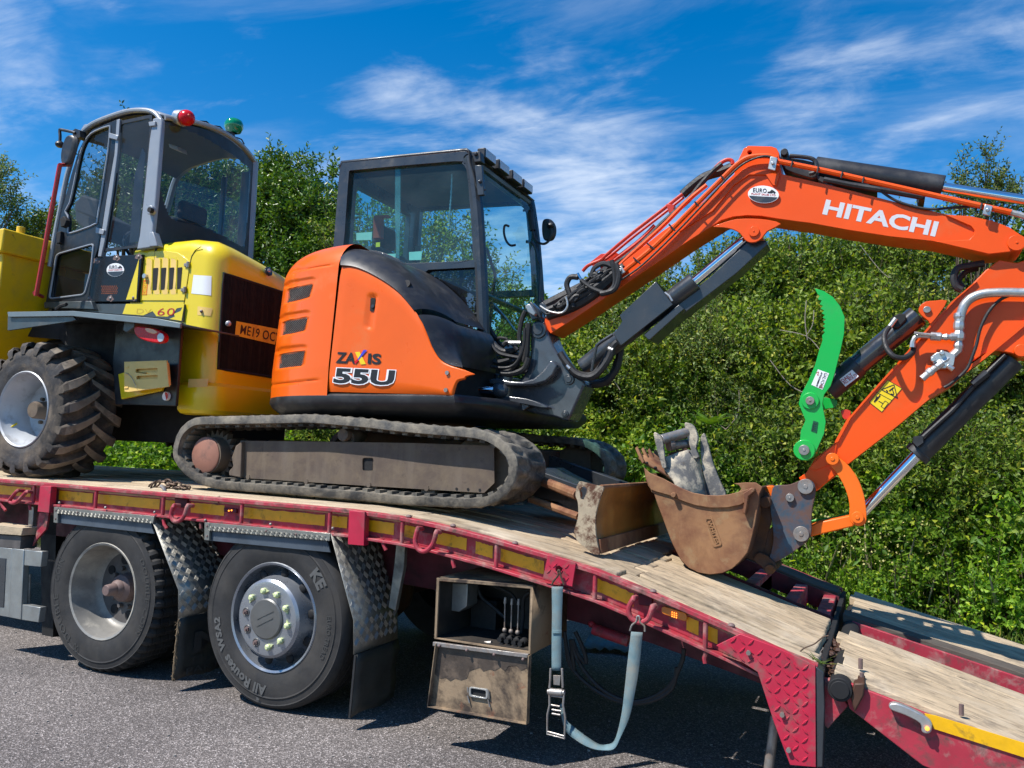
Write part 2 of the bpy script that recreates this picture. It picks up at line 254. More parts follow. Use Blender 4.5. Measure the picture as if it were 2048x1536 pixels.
# ------------------------------------------------------------------ mesh building
class MB:
    def __init__(s): s.v = []; s.f = []; s.mi = []; s.cur = 0
    def add(s, vs, fs):
        o = len(s.v); s.v += [Vector(v) for v in vs]; s.f += [tuple(i+o for i in f) for f in fs]; s.mi += [s.cur]*len(fs); return s
    def box(s, x0, x1, y0, y1, z0, z1):
        return s.add([(x, y, q) for x in (x0, x1) for y in (y0, y1) for q in (z0, z1)], [(0, 1, 3, 2), (4, 6, 7, 5), (0, 4, 5, 1), (2, 3, 7, 6), (0, 2, 6, 4), (1, 5, 7, 3)])
    def plate(s, outer, vec, holes=()):
        vec = Vector(vec); loops = [[Vector(p) for p in outer]] + [[Vector(p) for p in h] for h in holes]
        allp = [p for l in loops for p in l]; n = len(allp)
        if holes:
            tris = [tuple(t) for t in tessellate_polygon(loops)]
            fs = [t for t in tris] + [tuple(i+n for i in reversed(t)) for t in tris]
        else: fs = [tuple(range(n)), tuple(reversed(range(n, 2*n)))]
        o = 0
        for l in loops:
            k = len(l)
            for i in range(k): a, b = o+i, o+(i+1) % k; fs.append((a, b, b+n, a+n))
            o += k
        return s.add(allp + [p+vec for p in allp], fs)
    def prism(s, pts, y0, y1, holes=()):       # photo points on the plane y0, extruded along y to y1
        return s.plate(YL(pts, y0), (0, y1-y0, 0), [YL(h, y0) for h in holes])
    def tube(s, pts, r, n=8, cap=True, closed=False):
        P = [Vector(p) for p in pts]; N = len(P); R = r if hasattr(r, '__len__') else [r]*N; vs = []; fs = []
        up = None
        for i in range(N):
            d = (P[(i+1) % N]-P[i-1]) if closed else (P[min(i+1, N-1)]-P[max(i-1, 0)])
            if d.length < 1e-9: d = Vector((0, 0, 1))
            d.normalize()
            if up is None: up = d.orthogonal().normalized()
            up = (up - d*up.dot(d))
            up = up.normalized() if up.length > 1e-6 else d.orthogonal().normalized()
            sd = d.cross(up)
            for j in range(n):
                a = 2*math.pi*j/n; vs.append(P[i] + (up*math.cos(a) + sd*math.sin(a))*R[i])
        for i in range(N if closed else N-1):
            for j in range(n):
                a, b = i*n+j, i*n+(j+1) % n; c, d2 = ((i+1) % N)*n+(j+1) % n, ((i+1) % N)*n+j
                fs.append((a, b, c, d2))
        if cap and not closed: fs += [tuple(reversed(range(n))), tuple(range((N-1)*n, N*n))]
        return s.add(vs, fs)
    def cyl(s, a, b, r, r2=None, n=20): return s.tube([a, b], [r, r if r2 is None else r2], n)
    def disc(s, p, y, r, t, n=20):            # boss on a side plane, axis along y
        c = onY(p, y) if len(p) == 2 else Vector(p); return s.cyl(c, c + Vector((0, t, 0)), r, n=n)
    def lathe(s, c, prof, n=48, fn=None):       # prof = [(radius, y offset)], axis along y
        vs = []; fs = []; c = Vector(c)
        for k, (r, y) in enumerate(prof):
            for j in range(n):
                a = 2*math.pi*j/n; rr, yy = (r, y) if fn is None else fn(k, j, r, y); vs.append(c + Vector((rr*math.cos(a), yy, rr*math.sin(a))))
        for k in range(len(prof)-1):
            for j in range(n): fs.append((k*n+j, k*n+(j+1) % n, (k+1)*n+(j+1) % n, (k+1)*n+j))
        return s.add(vs, fs)
    def grid(s, G, closed=False):
        R, C_ = len(G), len(G[0]); fs = []
        for i in range(R-1):
            for j in range(C_ if closed else C_-1): fs.append((i*C_+j, i*C_+(j+1) % C_, (i+1)*C_+(j+1) % C_, (i+1)*C_+j))
        return s.add([p for row in G for p in row], fs)
    def ball(s, c, r, sc=(1, 1, 1), n=10, m=6):
        c = Vector(c); vs = [c + Vector((0, 0, r*sc[2]))]; fs = []
        for i in range(1, m):
            for j in range(n):
                t, a = math.pi*i/m, 2*math.pi*j/n; vs.append(c + Vector((r*sc[0]*math.sin(t)*math.cos(a), r*sc[1]*math.sin(t)*math.sin(a), r*sc[2]*math.cos(t))))
        vs.append(c - Vector((0, 0, r*sc[2])))
        for j in range(n): fs.append((0, 1+j, 1+(j+1) % n)); fs.append((len(vs)-1, 1+(m-2)*n+(j+1) % n, 1+(m-2)*n+j))
        for i in range(m-2):
            for j in range(n): a, b = 1+i*n+j, 1+i*n+(j+1) % n; fs.append((a, a+n, b+n, b))
        return s.add(vs, fs)
    def obj(s, name, material, parent=None, bevel=0, smooth=35, kind=None, seg=2, solid=0, label=None):
        me = bpy.data.meshes.new(name); off = parent.matrix_world.translation if parent is not None else Vector((0, 0, 0))
        if parent is not None:
            q = parent; off = Vector((0, 0, 0))
            while q is not None: off = off + q.location; q = q.parent
        me.from_pydata([tuple(v-off) for v in s.v], [], s.f)
        ml = material if isinstance(material, (list, tuple)) else [material]
        for m in ml: me.materials.append(m)
        if len(ml) > 1: me.polygons.foreach_set('material_index', s.mi)
        bm = bmesh.new(); bm.from_mesh(me); bmesh.ops.recalc_face_normals(bm, faces=bm.faces); bm.to_mesh(me); bm.free()
        if smooth: me.shade_smooth(); me.set_sharp_from_angle(angle=math.radians(smooth))
        o = bpy.data.objects.new(name, me); COL.objects.link(o)
        if parent is not None: o.parent = parent
        if solid:
            sm = o.modifiers.new('Solidify', 'SOLIDIFY'); sm.thickness = abs(solid); sm.offset = 1 if solid > 0 else -1
        if bevel:
            b = o.modifiers.new('Bevel', 'BEVEL'); b.width = bevel; b.segments = seg; b.limit_method = 'ANGLE'; b.angle_limit = math.radians(40); b.harden_normals = False
        if kind: o['kind'] = kind
        if label: o['label'] = label
        return o
def splitobj(mb, name, material, parent=None, **k):
    """one object for every separate piece collected in the builder"""
    n = len(mb.v); par = list(range(n))
    def find(a):
        while par[a] != a: par[a] = par[par[a]]; a = par[a]
        return a
    for f in mb.f:
        r = find(f[0])
        for i in f[1:]: par[find(i)] = r
    groups = {}
    for f in mb.f: groups.setdefault(find(f[0]), []).append(f)
    out = []
    for fs in groups.values():
        ids = sorted({i for f in fs for i in f}); ix = {a: b for b, a in enumerate(ids)}; q = MB(); q.add([mb.v[i] for i in ids], [tuple(ix[i] for i in f) for f in fs]); out.append(q.obj(name, material, parent, **k))
    return out
def thing(name, label, cat, loc, group=None):
    o = bpy.data.objects.new(name, None); COL.objects.link(o); o.location = loc; o['label'] = label; o['category'] = cat
    o.empty_display_size = .2
    if group: o['group'] = group
    return o
def tagm(o, label=None, cat=None, group=None, kind=None):
    for k, v in (('label', label), ('category', cat), ('group', group), ('kind', kind)):
        if v: o[k] = v
    return o
def dup(o, parent=None, off=(0, 0, 0)):
    c = o.copy(); COL.objects.link(c)
    if parent is not None: c.parent = parent
    c.location = Vector(o.location) + Vector(off)
    for ch in list(o.children): dup(ch, c)
    return c
# ------------------------------------------------------------------ lettering
def text_tris(txt, bold=0., spacing=1.0, res=3):
    cu = bpy.data.curves.new('lettering', 'FONT'); cu.body = txt; cu.size = 1; cu.offset = bold; cu.space_character = spacing; cu.resolution_u = res
    o = bpy.data.objects.new('lettering_tmp', cu); COL.objects.link(o)
    dg = bpy.context.evaluated_depsgraph_get(); dg.update(); me = bpy.data.meshes.new_from_object(o.evaluated_get(dg))
    vs = [(v.co.x, v.co.y) for v in me.vertices]; fs = [tuple(p.vertices) for p in me.polygons]
    bpy.data.objects.remove(o); bpy.data.curves.remove(cu); bpy.data.meshes.remove(me)
    xs = [v[0] for v in vs]; ys = [v[1] for v in vs]; x0, x1, y0, y1 = min(xs), max(xs), min(ys), max(ys)
    return [((x-x0)/(x1-x0), (y-y0)/(y1-y0)) for x, y in vs], fs
def decal(name, txt, S, corners, m, parent, bold=0., spacing=1.0, italic=0., label=None):
    """lettering laid on a surface: S maps a photo point to the surface; corners = bottom-left, bottom-right, top-left photo points"""
    vs, fs = text_tris(txt, bold, spacing); bl, br, tl = [Vector((*c, 0)) for c in corners]
    mb = MB(); P = []
    for u, v in vs:
        q = bl + (br-bl)*u + (tl-bl)*v; P.append(S((q.x, q.y)))
    mb.add(P, fs); o = mb.obj(name, m, parent, smooth=0)
    if label: o['label'] = label
    return o
def lift(S, d):                               # the same surface, raised d towards the viewer side
    def f(p):
        q = S(p); return q + (CC-q).normalized()*d
    return f
def patch_on(mb, S, pts, n=1):
    P = [S(p) for p in pts]; mb.add(P, [tuple(range(len(P)))]); return mb
def inpoly(x, y, P):
    c = False; n = len(P)
    for i in range(n):
        x1, y1 = P[i][0], P[i][1]; x2, y2 = P[i-1][0], P[i-1][1]
        if (y1 > y) != (y2 > y) and x < (x2-x1)*(y-y1)/(y2-y1)+x1: c = not c
    return c
# ================================================================== SETTING: ground
def ground_material():
    m = bpy.data.materials.new('asphalt'); m.use_nodes = True; t = m.node_tree; N = t.nodes; L = t.links; b = N['Principled BSDF']
    tc = N.new('ShaderNodeTexCoord')
    vo = N.new('ShaderNodeTexVoronoi'); vo.inputs['Scale'].default_value = 150; vo.inputs['Randomness'].default_value = 1; L.new(tc.outputs['Object'], vo.inputs['Vector'])
    vo2 = N.new('ShaderNodeTexVoronoi'); vo2.inputs['Scale'].default_value = 300; L.new(tc.outputs['Object'], vo2.inputs['Vector'])
    no = N.new('ShaderNodeTexNoise'); no.inputs['Scale'].default_value = .8; no.inputs['Detail'].default_value = 8; L.new(tc.outputs['Object'], no.inputs['Vector'])
    bw = N.new('ShaderNodeSeparateColor'); L.new(vo.outputs['Color'], bw.inputs[0])
    rp = N.new('ShaderNodeValToRGB'); e = rp.color_ramp.elements; e[0].position = 0; e[0].color = (.060, .054, .052, 1); e[1].position = 1; e[1].color = (.42, .395, .39, 1)
    k = rp.color_ramp.elements.new(.55); k.color = (.118, .108, .105, 1); k = rp.color_ramp.elements.new(.86); k.color = (.21, .194, .188, 1)
    L.new(bw.outputs[0], rp.inputs[0])
    bw2 = N.new('ShaderNodeSeparateColor'); L.new(vo2.outputs['Color'], bw2.inputs[0])
    rp2 = N.new('ShaderNodeValToRGB'); e = rp2.color_ramp.elements; e[0].color = (.65, .65, .65, 1); e[1].color = (1.35, 1.32, 1.3, 1); L.new(bw2.outputs[0], rp2.inputs[0])
    rp3 = N.new('ShaderNodeValToRGB'); e = rp3.color_ramp.elements; e[0].position = .32; e[0].color = (.72, .70, .70, 1); e[1].position = .68; e[1].color = (1.28, 1.25, 1.22, 1); L.new(no.outputs[0], rp3.inputs[0])
    def mul(a, c):
        n = N.new('ShaderNodeMix'); n.data_type = 'RGBA'; n.blend_type = 'MULTIPLY'; n.inputs[0].default_value = 1; L.new(a, n.inputs[6]); L.new(c, n.inputs[7]); return n.outputs[2]
    L.new(mul(mul(rp.outputs[0], rp2.outputs[0]), rp3.outputs[0]), b.inputs['Base Color']); b.inputs['Roughness'].default_value = .78
    bp = N.new('ShaderNodeBump'); bp.inputs['Strength'].default_value = .7; bp.inputs['Distance'].default_value = .006; L.new(vo.outputs['Distance'], bp.inputs['Height']); L.new(bp.outputs[0], b.inputs['Normal'])
    return m
m_asph = ground_material()
m_soil = mat('verge_soil', (.035, .040, .018), .95, 0, .4, 3, grime=((.05, .045, .02), 6, .45, .7), bump=(20, .6, .03))
mb = MB(); xs = np.linspace(-60, 60, 61); ys = [-30, -12, -6, -3, -1, 0, 1, 2, 3, 3.7]
mb.grid([[(x, y, 0) for x in xs] for y in ys]); mb.obj('asphalt_yard', m_asph, kind='structure', smooth=0)
mb = MB(); g_ = random.Random(4)
for i in range(420):
    x, y = g_.uniform(-2.5, 4.8), g_.uniform(-1.6, .9)*1.0; r = g_.uniform(.003, .008); mb.ball((x, y, r*.5), r, (1.2, 1, .7), 5, 3)
tagm(mb.obj('loose_grit', mat('loose_grit_stone', (.24, .22, .20), .85, 0, .4, 30)), 'loose grit scattered on the grey tarmac', 'grit', kind='stuff')
m_patch = mat('bitumen_stain', (.05, .047, .048), .7, 0, .3, 9, bump=(120, .6, .004))
def hillz(x, y):
    base = .02 if y < 4 else .02 + min(1, (y-4)/5)*1.1
    base += .14*math.sin(x*.9+y*.4)*min(1, max(0, (y-4)/2)) + .06*math.sin(x*2.3-y)
    if y < 4: base = .02*min(1, max(0, (y-3.3)*2)) - .03*(y < 3.5)
    return base
mb = MB(); xs = list(np.linspace(-90, 90, 181)); ys = [3.35, 3.6, 3.9, 4.3, 4.8, 5.4, 6, 7, 8, 9, 10.5, 12, 15, 20, 40, 120]
mb.grid([[(x, y, hillz(x, min(y, 12))+.0) for x in xs] for y in ys]); mb.obj('grass_bank_ground', m_soil, kind='structure')
mb = MB(); mb.grid([[(x, y, -.35) for x in (-1500, 1500)] for y in (-1500, 1500)]); mb.obj('outlying_ground', m_soil, kind='structure', smooth=0)
# ================================================================== TRUCK
T = thing('low_loader_truck', 'red low-loader truck bed with wooden planks carrying both machines, kinked down to its rear ramps', 'truck', (1.4, 1.17, 0))
PX_ = [(-9, 1.158), (-1, 1.158), (.5, 1.15), (1.9, 1.138), (2.21, 1.122), (2.55, 1.086), (3.03, 1.0), (3.28, .950), (3.48, .893), (3.67, .835), (3.93, .752), (4.03, .716), (4.24, .655)]
def prof(x): return float(np.interp(x, [p[0] for p in PX_], [p[1] for p in PX_]))
NXS = [-7.5, -5, -3, -1.5, -.5, .5, 1.2, 1.88, 2.2, 2.4, 2.7, 3.03, 3.28, 3.48, 3.67, 3.93, 4.08, 4.24]
def strip(mb, x0, x1, y0, y1, dz0, dz1, extra=()):
    X = sorted({x0, x1, *[x for x in NXS if x0 < x < x1]})
    a = [[(x, y0, prof(x)+dz0), (x, y1, prof(x)+dz0), (x, y1, prof(x)+dz1), (x, y0, prof(x)+dz1)] for x in X]
    mb.grid(a, closed=True); n = len(mb.v); k = len(X)
    mb.f += [tuple(range(n-4*k, n-4*k+4)), tuple(range(n-4, n))]; mb.mi += [mb.cur]*2; return mb
for nm, ya, yb in (('near', 0, 1), ('far', 2.34, -1)):
    mb = MB(); s = yb
    strip(mb, -7.5, 4.24, ya, ya+s*.075, -.022, 0)                       # top flange
    strip(mb, -7.5, 4.235, ya+s*.004, ya+s*.075, -.150, -.135)
    strip(mb, -7.5, 4.23, ya+s*.058, ya+s*.068, -.135, -.022)
    mb.obj('side_rail', m_redworn, T, bevel=.003)
# posts of the near rail
posts = [z('b', (215, 1230)), z('b', (625, 1260)), z('b', (1070, 1300)), z('b', (1590, 1345)), z('d', (735, 615)), z('d', (1052, 645)), z('d', (1463, 748)), z('d', (1893, 872)), z('h', (962, 1300))]
for p in posts:
    x = onY(p, 0).x; q = prof(x); mb = MB(); mb.cyl((x, .015, q-.138), (x+.0, .015, q-.02), .011, n=10); mb.obj('rail_post', m_redworn, T)
# yellow reflective tape: photo x ranges
for a, b in ((-30, 60), (117, 185), (193, 320), (328, 350), (383, 450), (487, 652), (660, 697), (740, 791), (806, 834), (875, 935), (953, 987), (1003, 1089), (1190, 1268), (1374, 1398), (1408, 1436)):
    xa = onY((a, 1000 + max(0, a-800)*.35), .056).x; xb = onY((b, 1000 + max(0, b-800)*.35), .056).x; mb = MB(); top = []; bot = []
    n = 10
    for i in range(n+1):
        x = xa + (xb-xa)*i/n; e = .012*max(0, math.sin(i*2.7+a)*random.random()) if 0 < i < n else 0
        top.append((x, .0555, prof(x)-.046-e*.6)); bot.append((x, .0555, prof(x)-.108+e*.3))
    mb.grid([top, bot]); mb.obj('reflective_tape', m_tape, T, smooth=0)
# deck planks
def plank(x0, x1, y0, y1, m, dz=.008, th=.045):
    X = sorted({x0, x1, *[x for x in NXS if x0+.05 < x < x1-.05]}); j = random.uniform(-.007, .007); e0, e1 = random.uniform(-.012, .012), random.uniform(-.012, .012)
    if len(X) < 5: X = sorted(set(X) | {x0+(x1-x0)*k/4 for k in range(1, 4)})
    a = []
    for i, x in enumerate(X):
        w = random.uniform(-.0025, .0025); xx = x + (e0 if i == 0 else e1 if i == len(X)-1 else 0); q = prof(min(x, 4.24))+dz+j+random.uniform(-.0015, .0015)
        a.append([(xx, y0+w, q-th), (xx+.01, y1+w, q-th), (xx+.01, y1+w-.002, q), (xx, y0+w+.002, q)])
    mb = MB(); mb.grid(a, closed=True); n = len(mb.v); mb.f += [tuple(range(4)), tuple(range(n-4, n))]; mb.mi += [0, 0]
    return mb.obj('plank', m, T, bevel=.007, smooth=30)
m_wooddk = mat('shade_darkened_plank_wood', (.085, .07, .055), .85, 0, .2, 4, grain=((.04, .03, .025), 7.0, (.22, 5.5, 5.5), .48, .72), bump=(0, .6, .008), objrand=.3)  # wood darkened to stand for shade on far deck strip and first ramp plank
pw = .1485; yy = .052
for r in range(15):
    y0, y1 = yy + r*pw, yy + (r+1)*pw - random.uniform(.010, .018)
    st = (r % 2)*.35
    for x0, x1, m in ((-7.5, -3.6, m_dusty), (-3.6, -1.1-st, m_dusty), (-1.1-st, .9+st, m_dusty), (.9+st, 2.23, m_dusty)): plank(x0, x1-.006, y0, y1, m)
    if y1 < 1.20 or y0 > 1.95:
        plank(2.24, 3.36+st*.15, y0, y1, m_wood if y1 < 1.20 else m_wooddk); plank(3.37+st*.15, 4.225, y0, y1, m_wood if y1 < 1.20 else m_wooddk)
    else: plank(2.24, 3.34, y0, y1, m_wood)
# cross members seen in the gap between the wheel tracks, and the inner trim
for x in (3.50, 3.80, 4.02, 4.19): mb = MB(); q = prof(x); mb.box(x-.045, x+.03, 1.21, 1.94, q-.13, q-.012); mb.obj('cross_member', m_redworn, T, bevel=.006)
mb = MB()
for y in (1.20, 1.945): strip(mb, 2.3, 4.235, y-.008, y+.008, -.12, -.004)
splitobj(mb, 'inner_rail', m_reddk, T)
# bolt heads along the deck edge
for p in (z('d', (1277, 678)), z('d', (1547, 748)), z('h', (640, 1130)), z('h', (1125, 1330)), z('k', (865, 75)), z('d', (1085, 611))):
    c = onY(p, .03); c.z = prof(c.x); mb = MB(); mb.ball(c + Vector((0, 0, .004)), .014, (1.2, 1, .8)); mb.obj('deck_bolt', m_hubrust, T)
for p in ((580, 710), (1030, 757), (1508, 802)):
    c = onY(z('m', p), .0); mb = MB(); mb.ball(c, .009, (1, 1, 1)); mb.obj('rail_bolt', m_steel, T)
for p in (z('d', (482, 672)), z('d', (753, 690)), z('d', (198, 655))):
    c = onY(p, .0); mb = MB(); mb.ball(c, .009, (1, 1, 1)); mb.obj('rail_bolt', m_steel, T)
# plain red plates on the rail
for pts in (z('m', (390, 545), (497, 552), (477, 808), (366, 796)), z('d', (824, 614), (892, 618), (888, 766), (818, 760))):
    mb = MB(); mb.prism(pts, -.014, .03); mb.obj('red_joint_plate', m_red, T, bevel=.002)
# chequer (diamond) plates
def lozenges(mb, pts, y, pitch, size, h=.003):
    P = YL(pts, y); x0, x1 = min(p.x for p in P), max(p.x for p in P); z0, z1 = min(p.z for p in P), max(p.z for p in P); Q = [(p.x, p.z) for p in P]
    nx, nz = int((x1-x0)/pitch)+2, int((z1-z0)/pitch)+2
    for i in range(nx):
        for k in range(nz):
            cx, cz = x0 + i*pitch, z0 + k*pitch; a = (1 if (i+k) % 2 else -1)*math.pi/4 + .03
            L_, w = size, size*.26
            ends = [(cx+math.cos(a)*L_*s, cz+math.sin(a)*L_*s) for s in (-1, 1)]
            if not all(inpoly(e[0], e[1], Q) for e in ends): continue
            n = (-math.sin(a)*w, math.cos(a)*w)
            v = [(ends[0][0], y, ends[0][1]), (cx+n[0], y, cz+n[1]), (ends[1][0], y, ends[1][1]), (cx-n[0], y, cz-n[1])]
            t = [((p[0]-cx)*.62+cx, y-h, (p[2]-cz)*.62+cz) for p in v]
            mb.add(v+t, [(4, 5, 6, 7), (0, 1, 5, 4), (1, 2, 6, 5), (2, 3, 7, 6), (3, 0, 4, 7)])
pA = z('d', (1690, 806), (1812, 840), (1796, 945), (1668, 906)); hole = [(z('d', (1738, 868))[0]+7*math.cos(t), z('d', (1738, 868))[1]+7*math.sin(t)) for t in np.linspace(0, 6.28, 13)[:-1]]
mb = MB(); mb.prism(pA, -.012, .0, [hole]); o = mb.obj('tread_plate', m_redcheq, T, bevel=.0015); mb = MB(); lozenges(mb, pA, -.0121, .030, .0165); mb.obj('tread_pattern', m_redcheq, o, kind='stuff')
pB = z('j', (358, 630), (560, 705), (806, 820), (810, 1425), (655, 1412), (560, 1160), (495, 960), (462, 858), (330, 775), (215, 700))
mb = MB(); mb.prism(pB, -.016, .0); o = mb.obj('rear_tread_gusset', m_redcheq, T, bevel=.002); mb = MB(); lozenges(mb, pB, -.0162, .036, .0195, .004); mb.obj('tread_pattern', m_redcheq, o, kind='stuff')
for p in ((410, 740), (648, 1318), (610, 1108)):
    mb = MB(); c = onY(z('j', p), -.016); mb.cyl(c, c-Vector((0, .016, 0)), .010, n=8); mb.obj('gusset_bolt', m_steel, T)
mb = MB(); mb.prism(z('j', (808, 825), (855, 860), (862, 1060), (850, 1425), (812, 1425)), -.01, .10); mb.obj('rear_post', m_dgrey, T, bevel=.004)
mb = MB(); mb.prism(z('j', (858, 900), (905, 905), (1000, 1060), (880, 1195), (858, 1170)), .03, .07); mb.obj('hinge_plate', m_redworn, T, bevel=.003)
mb = MB(); c = onY(z('j', (952, 965)), -.03); mb.cyl(c, c+Vector((0, 1.9, 0)), .046, n=24); mb.cyl(c-Vector((0, .006, 0)), c, .036, n=24); mb.obj('ramp_hinge_pin', m_void, T, bevel=.003)
mb = MB(); mb.prism(z('j', (1035, 925), (1100, 925), (1095, 1000), (1040, 1100), (1015, 1010)), -.02, .12); mb.obj('hinge_lug', m_rustdk, T, bevel=.006)
mb = MB(); mb.cyl(onY(z('j', (567, 1120)), .25), onY(z('j', (520, 1500)), .25), .022, n=14); mb.obj('support_leg', m_steel, T)
# end cap of the deck and hinge cross tube
mb = MB(); mb.box(4.235, 4.262, .03, 2.30, .49, .640); mb.obj('end_beam', m_void, T, bevel=.004)
# main chassis
mb = MB()
for y in (.50, 1.72):
    X = [(-7.5, .0), (2.1, .0), (2.6, .02), (4.2, 0)]
    a = []
    for x in (-7.5, 1.0, 2.1, 2.6, 3.0, 3.4, 3.8, 4.18):
        t = prof(x)-.16; d = float(np.interp(x, [1, 2.4, 4.2], [.26, .30, .14])); a.append([(x, y, t), (x, y+.1, t), (x, y+.1, t-d), (x, y, t-d)])
    mb.grid(a, closed=True)
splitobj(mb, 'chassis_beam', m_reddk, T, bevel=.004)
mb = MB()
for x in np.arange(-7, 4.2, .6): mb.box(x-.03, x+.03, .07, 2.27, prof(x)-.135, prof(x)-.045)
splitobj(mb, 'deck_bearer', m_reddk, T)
mb = MB(); mb.tube([onY(z('k', p), .42) for p in ((1365, 632), (1590, 712))], .028, 12); mb.ball(onY(z('k', (1353, 602)), .42), .018); mb.obj('ramp_ram', m_redworn, T)
for pts in (((1230, 700), (1250, 800), (1330, 930), (1450, 1040), (1590, 1095), (1720, 1080), (1850, 1000), (1930, 850), (1945, 760)), ((1190, 720), (1215, 860), (1320, 980), (1470, 1075), (1620, 1108), (1760, 1085), (1870, 1010), (1900, 880)), ((1250, 650), (1300, 760), (1320, 850), (1270, 800), (1230, 700)), ((1180, 650), (1200, 780), (1240, 900), (1220, 700))):
    mb = MB(); mb.tube(cr([onY(z('k', p), .36) for p in pts], 4, False), .011, 8); mb.obj('air_hose', m_rubber, T)
# U hooks
def uhook(pts, y, m):
    P = [onY(z(pts[0], p), y) for p in pts[1]]; mb = MB(); Q = cr(P, 5, False); mb.tube([Q[0]+Vector((0, .045, -.004))]+Q+[Q[-1]+Vector((0, .045, -.004))], .0125, 10); mb.obj('tie_down_hook', m, T)
uhook(('d', ((1124, 690), (1112, 745), (1125, 780), (1155, 790), (1188, 760), (1204, 705))), -.03, m_redworn)
uhook(('d', ((60, 590), (48, 630), (62, 658), (88, 655), (108, 630), (120, 590))), -.03, m_redworn)
uhook(('m', ((172, 590), (120, 650), (95, 690), (118, 712), (165, 700), (215, 650), (262, 600))), -.03, m_redworn)
uhook(('k', ((1625, 435), (1592, 500), (1605, 560), (1660, 590), (1715, 570), (1745, 490))), -.03, m_redworn)
for k, c, w in (('d', (1165, 690), 30), ('d', (90, 580), 28), ('k', (1695, 450), 50)):
    mb = MB(); mb.prism(z(k, (c[0]-w, c[1]-w*.8), (c[0]+w, c[1]-w*.6), (c[0]+w*.8, c[1]+w*.8), (c[0]-w*.8, c[1]+w*.6)), .035, .056); mb.obj('hook_mount', m_reddk, T, bevel=.003)
for k, pts in (('d', ((970, 738), (972, 755), (985, 785))), ('d', ((1275, 818), (1276, 838), (1283, 862))), ('d', ((178, 665), (180, 690))), ('d', ((15, 650), (18, 672), (30, 690))), ('m', ((8, 705), (25, 745), (55, 785))), ('m', ((290, 735), (293, 780))), ('j', ((155, 740), (145, 775), (150, 805))), ('h', ((965, 1500), (962, 1530)))):
    mb = MB(); mb.tube([onY(z(k, p), .02) for p in pts], .010, 8); mb.obj('rope_hook', m_redworn, T, bevel=0)
# marker lamps
mb = MB(); mb.prism(rounded(z('h', (692, 1215), (850, 1262), (848, 1316), (690, 1262)), 7), .030, .056); o = mb.obj('marker_lamp', m_amber, T, bevel=.002)
mb = MB()
for i in range(3):
    for k in range(3): mb.ball(onY(z('h', (758+i*13, 1255+k*13+i*4)), .029), .0028, n=6, m=4)
mb.obj('lamp_led', m_amberlit, o, kind='stuff')
mb = MB(); mb.prism(z('b', (1478, 1372), (1560, 1380), (1560, 1408), (1478, 1400)), .04, .056); o = mb.obj('marker_lamp', m_reddk, T, bevel=.002)
mb = MB()
for p in ((1512, 1392), (1530, 1389)): mb.ball(onY(z('b', p), .039), .005, n=6, m=4)
mb.obj('lamp_led', m_amberlit, o)
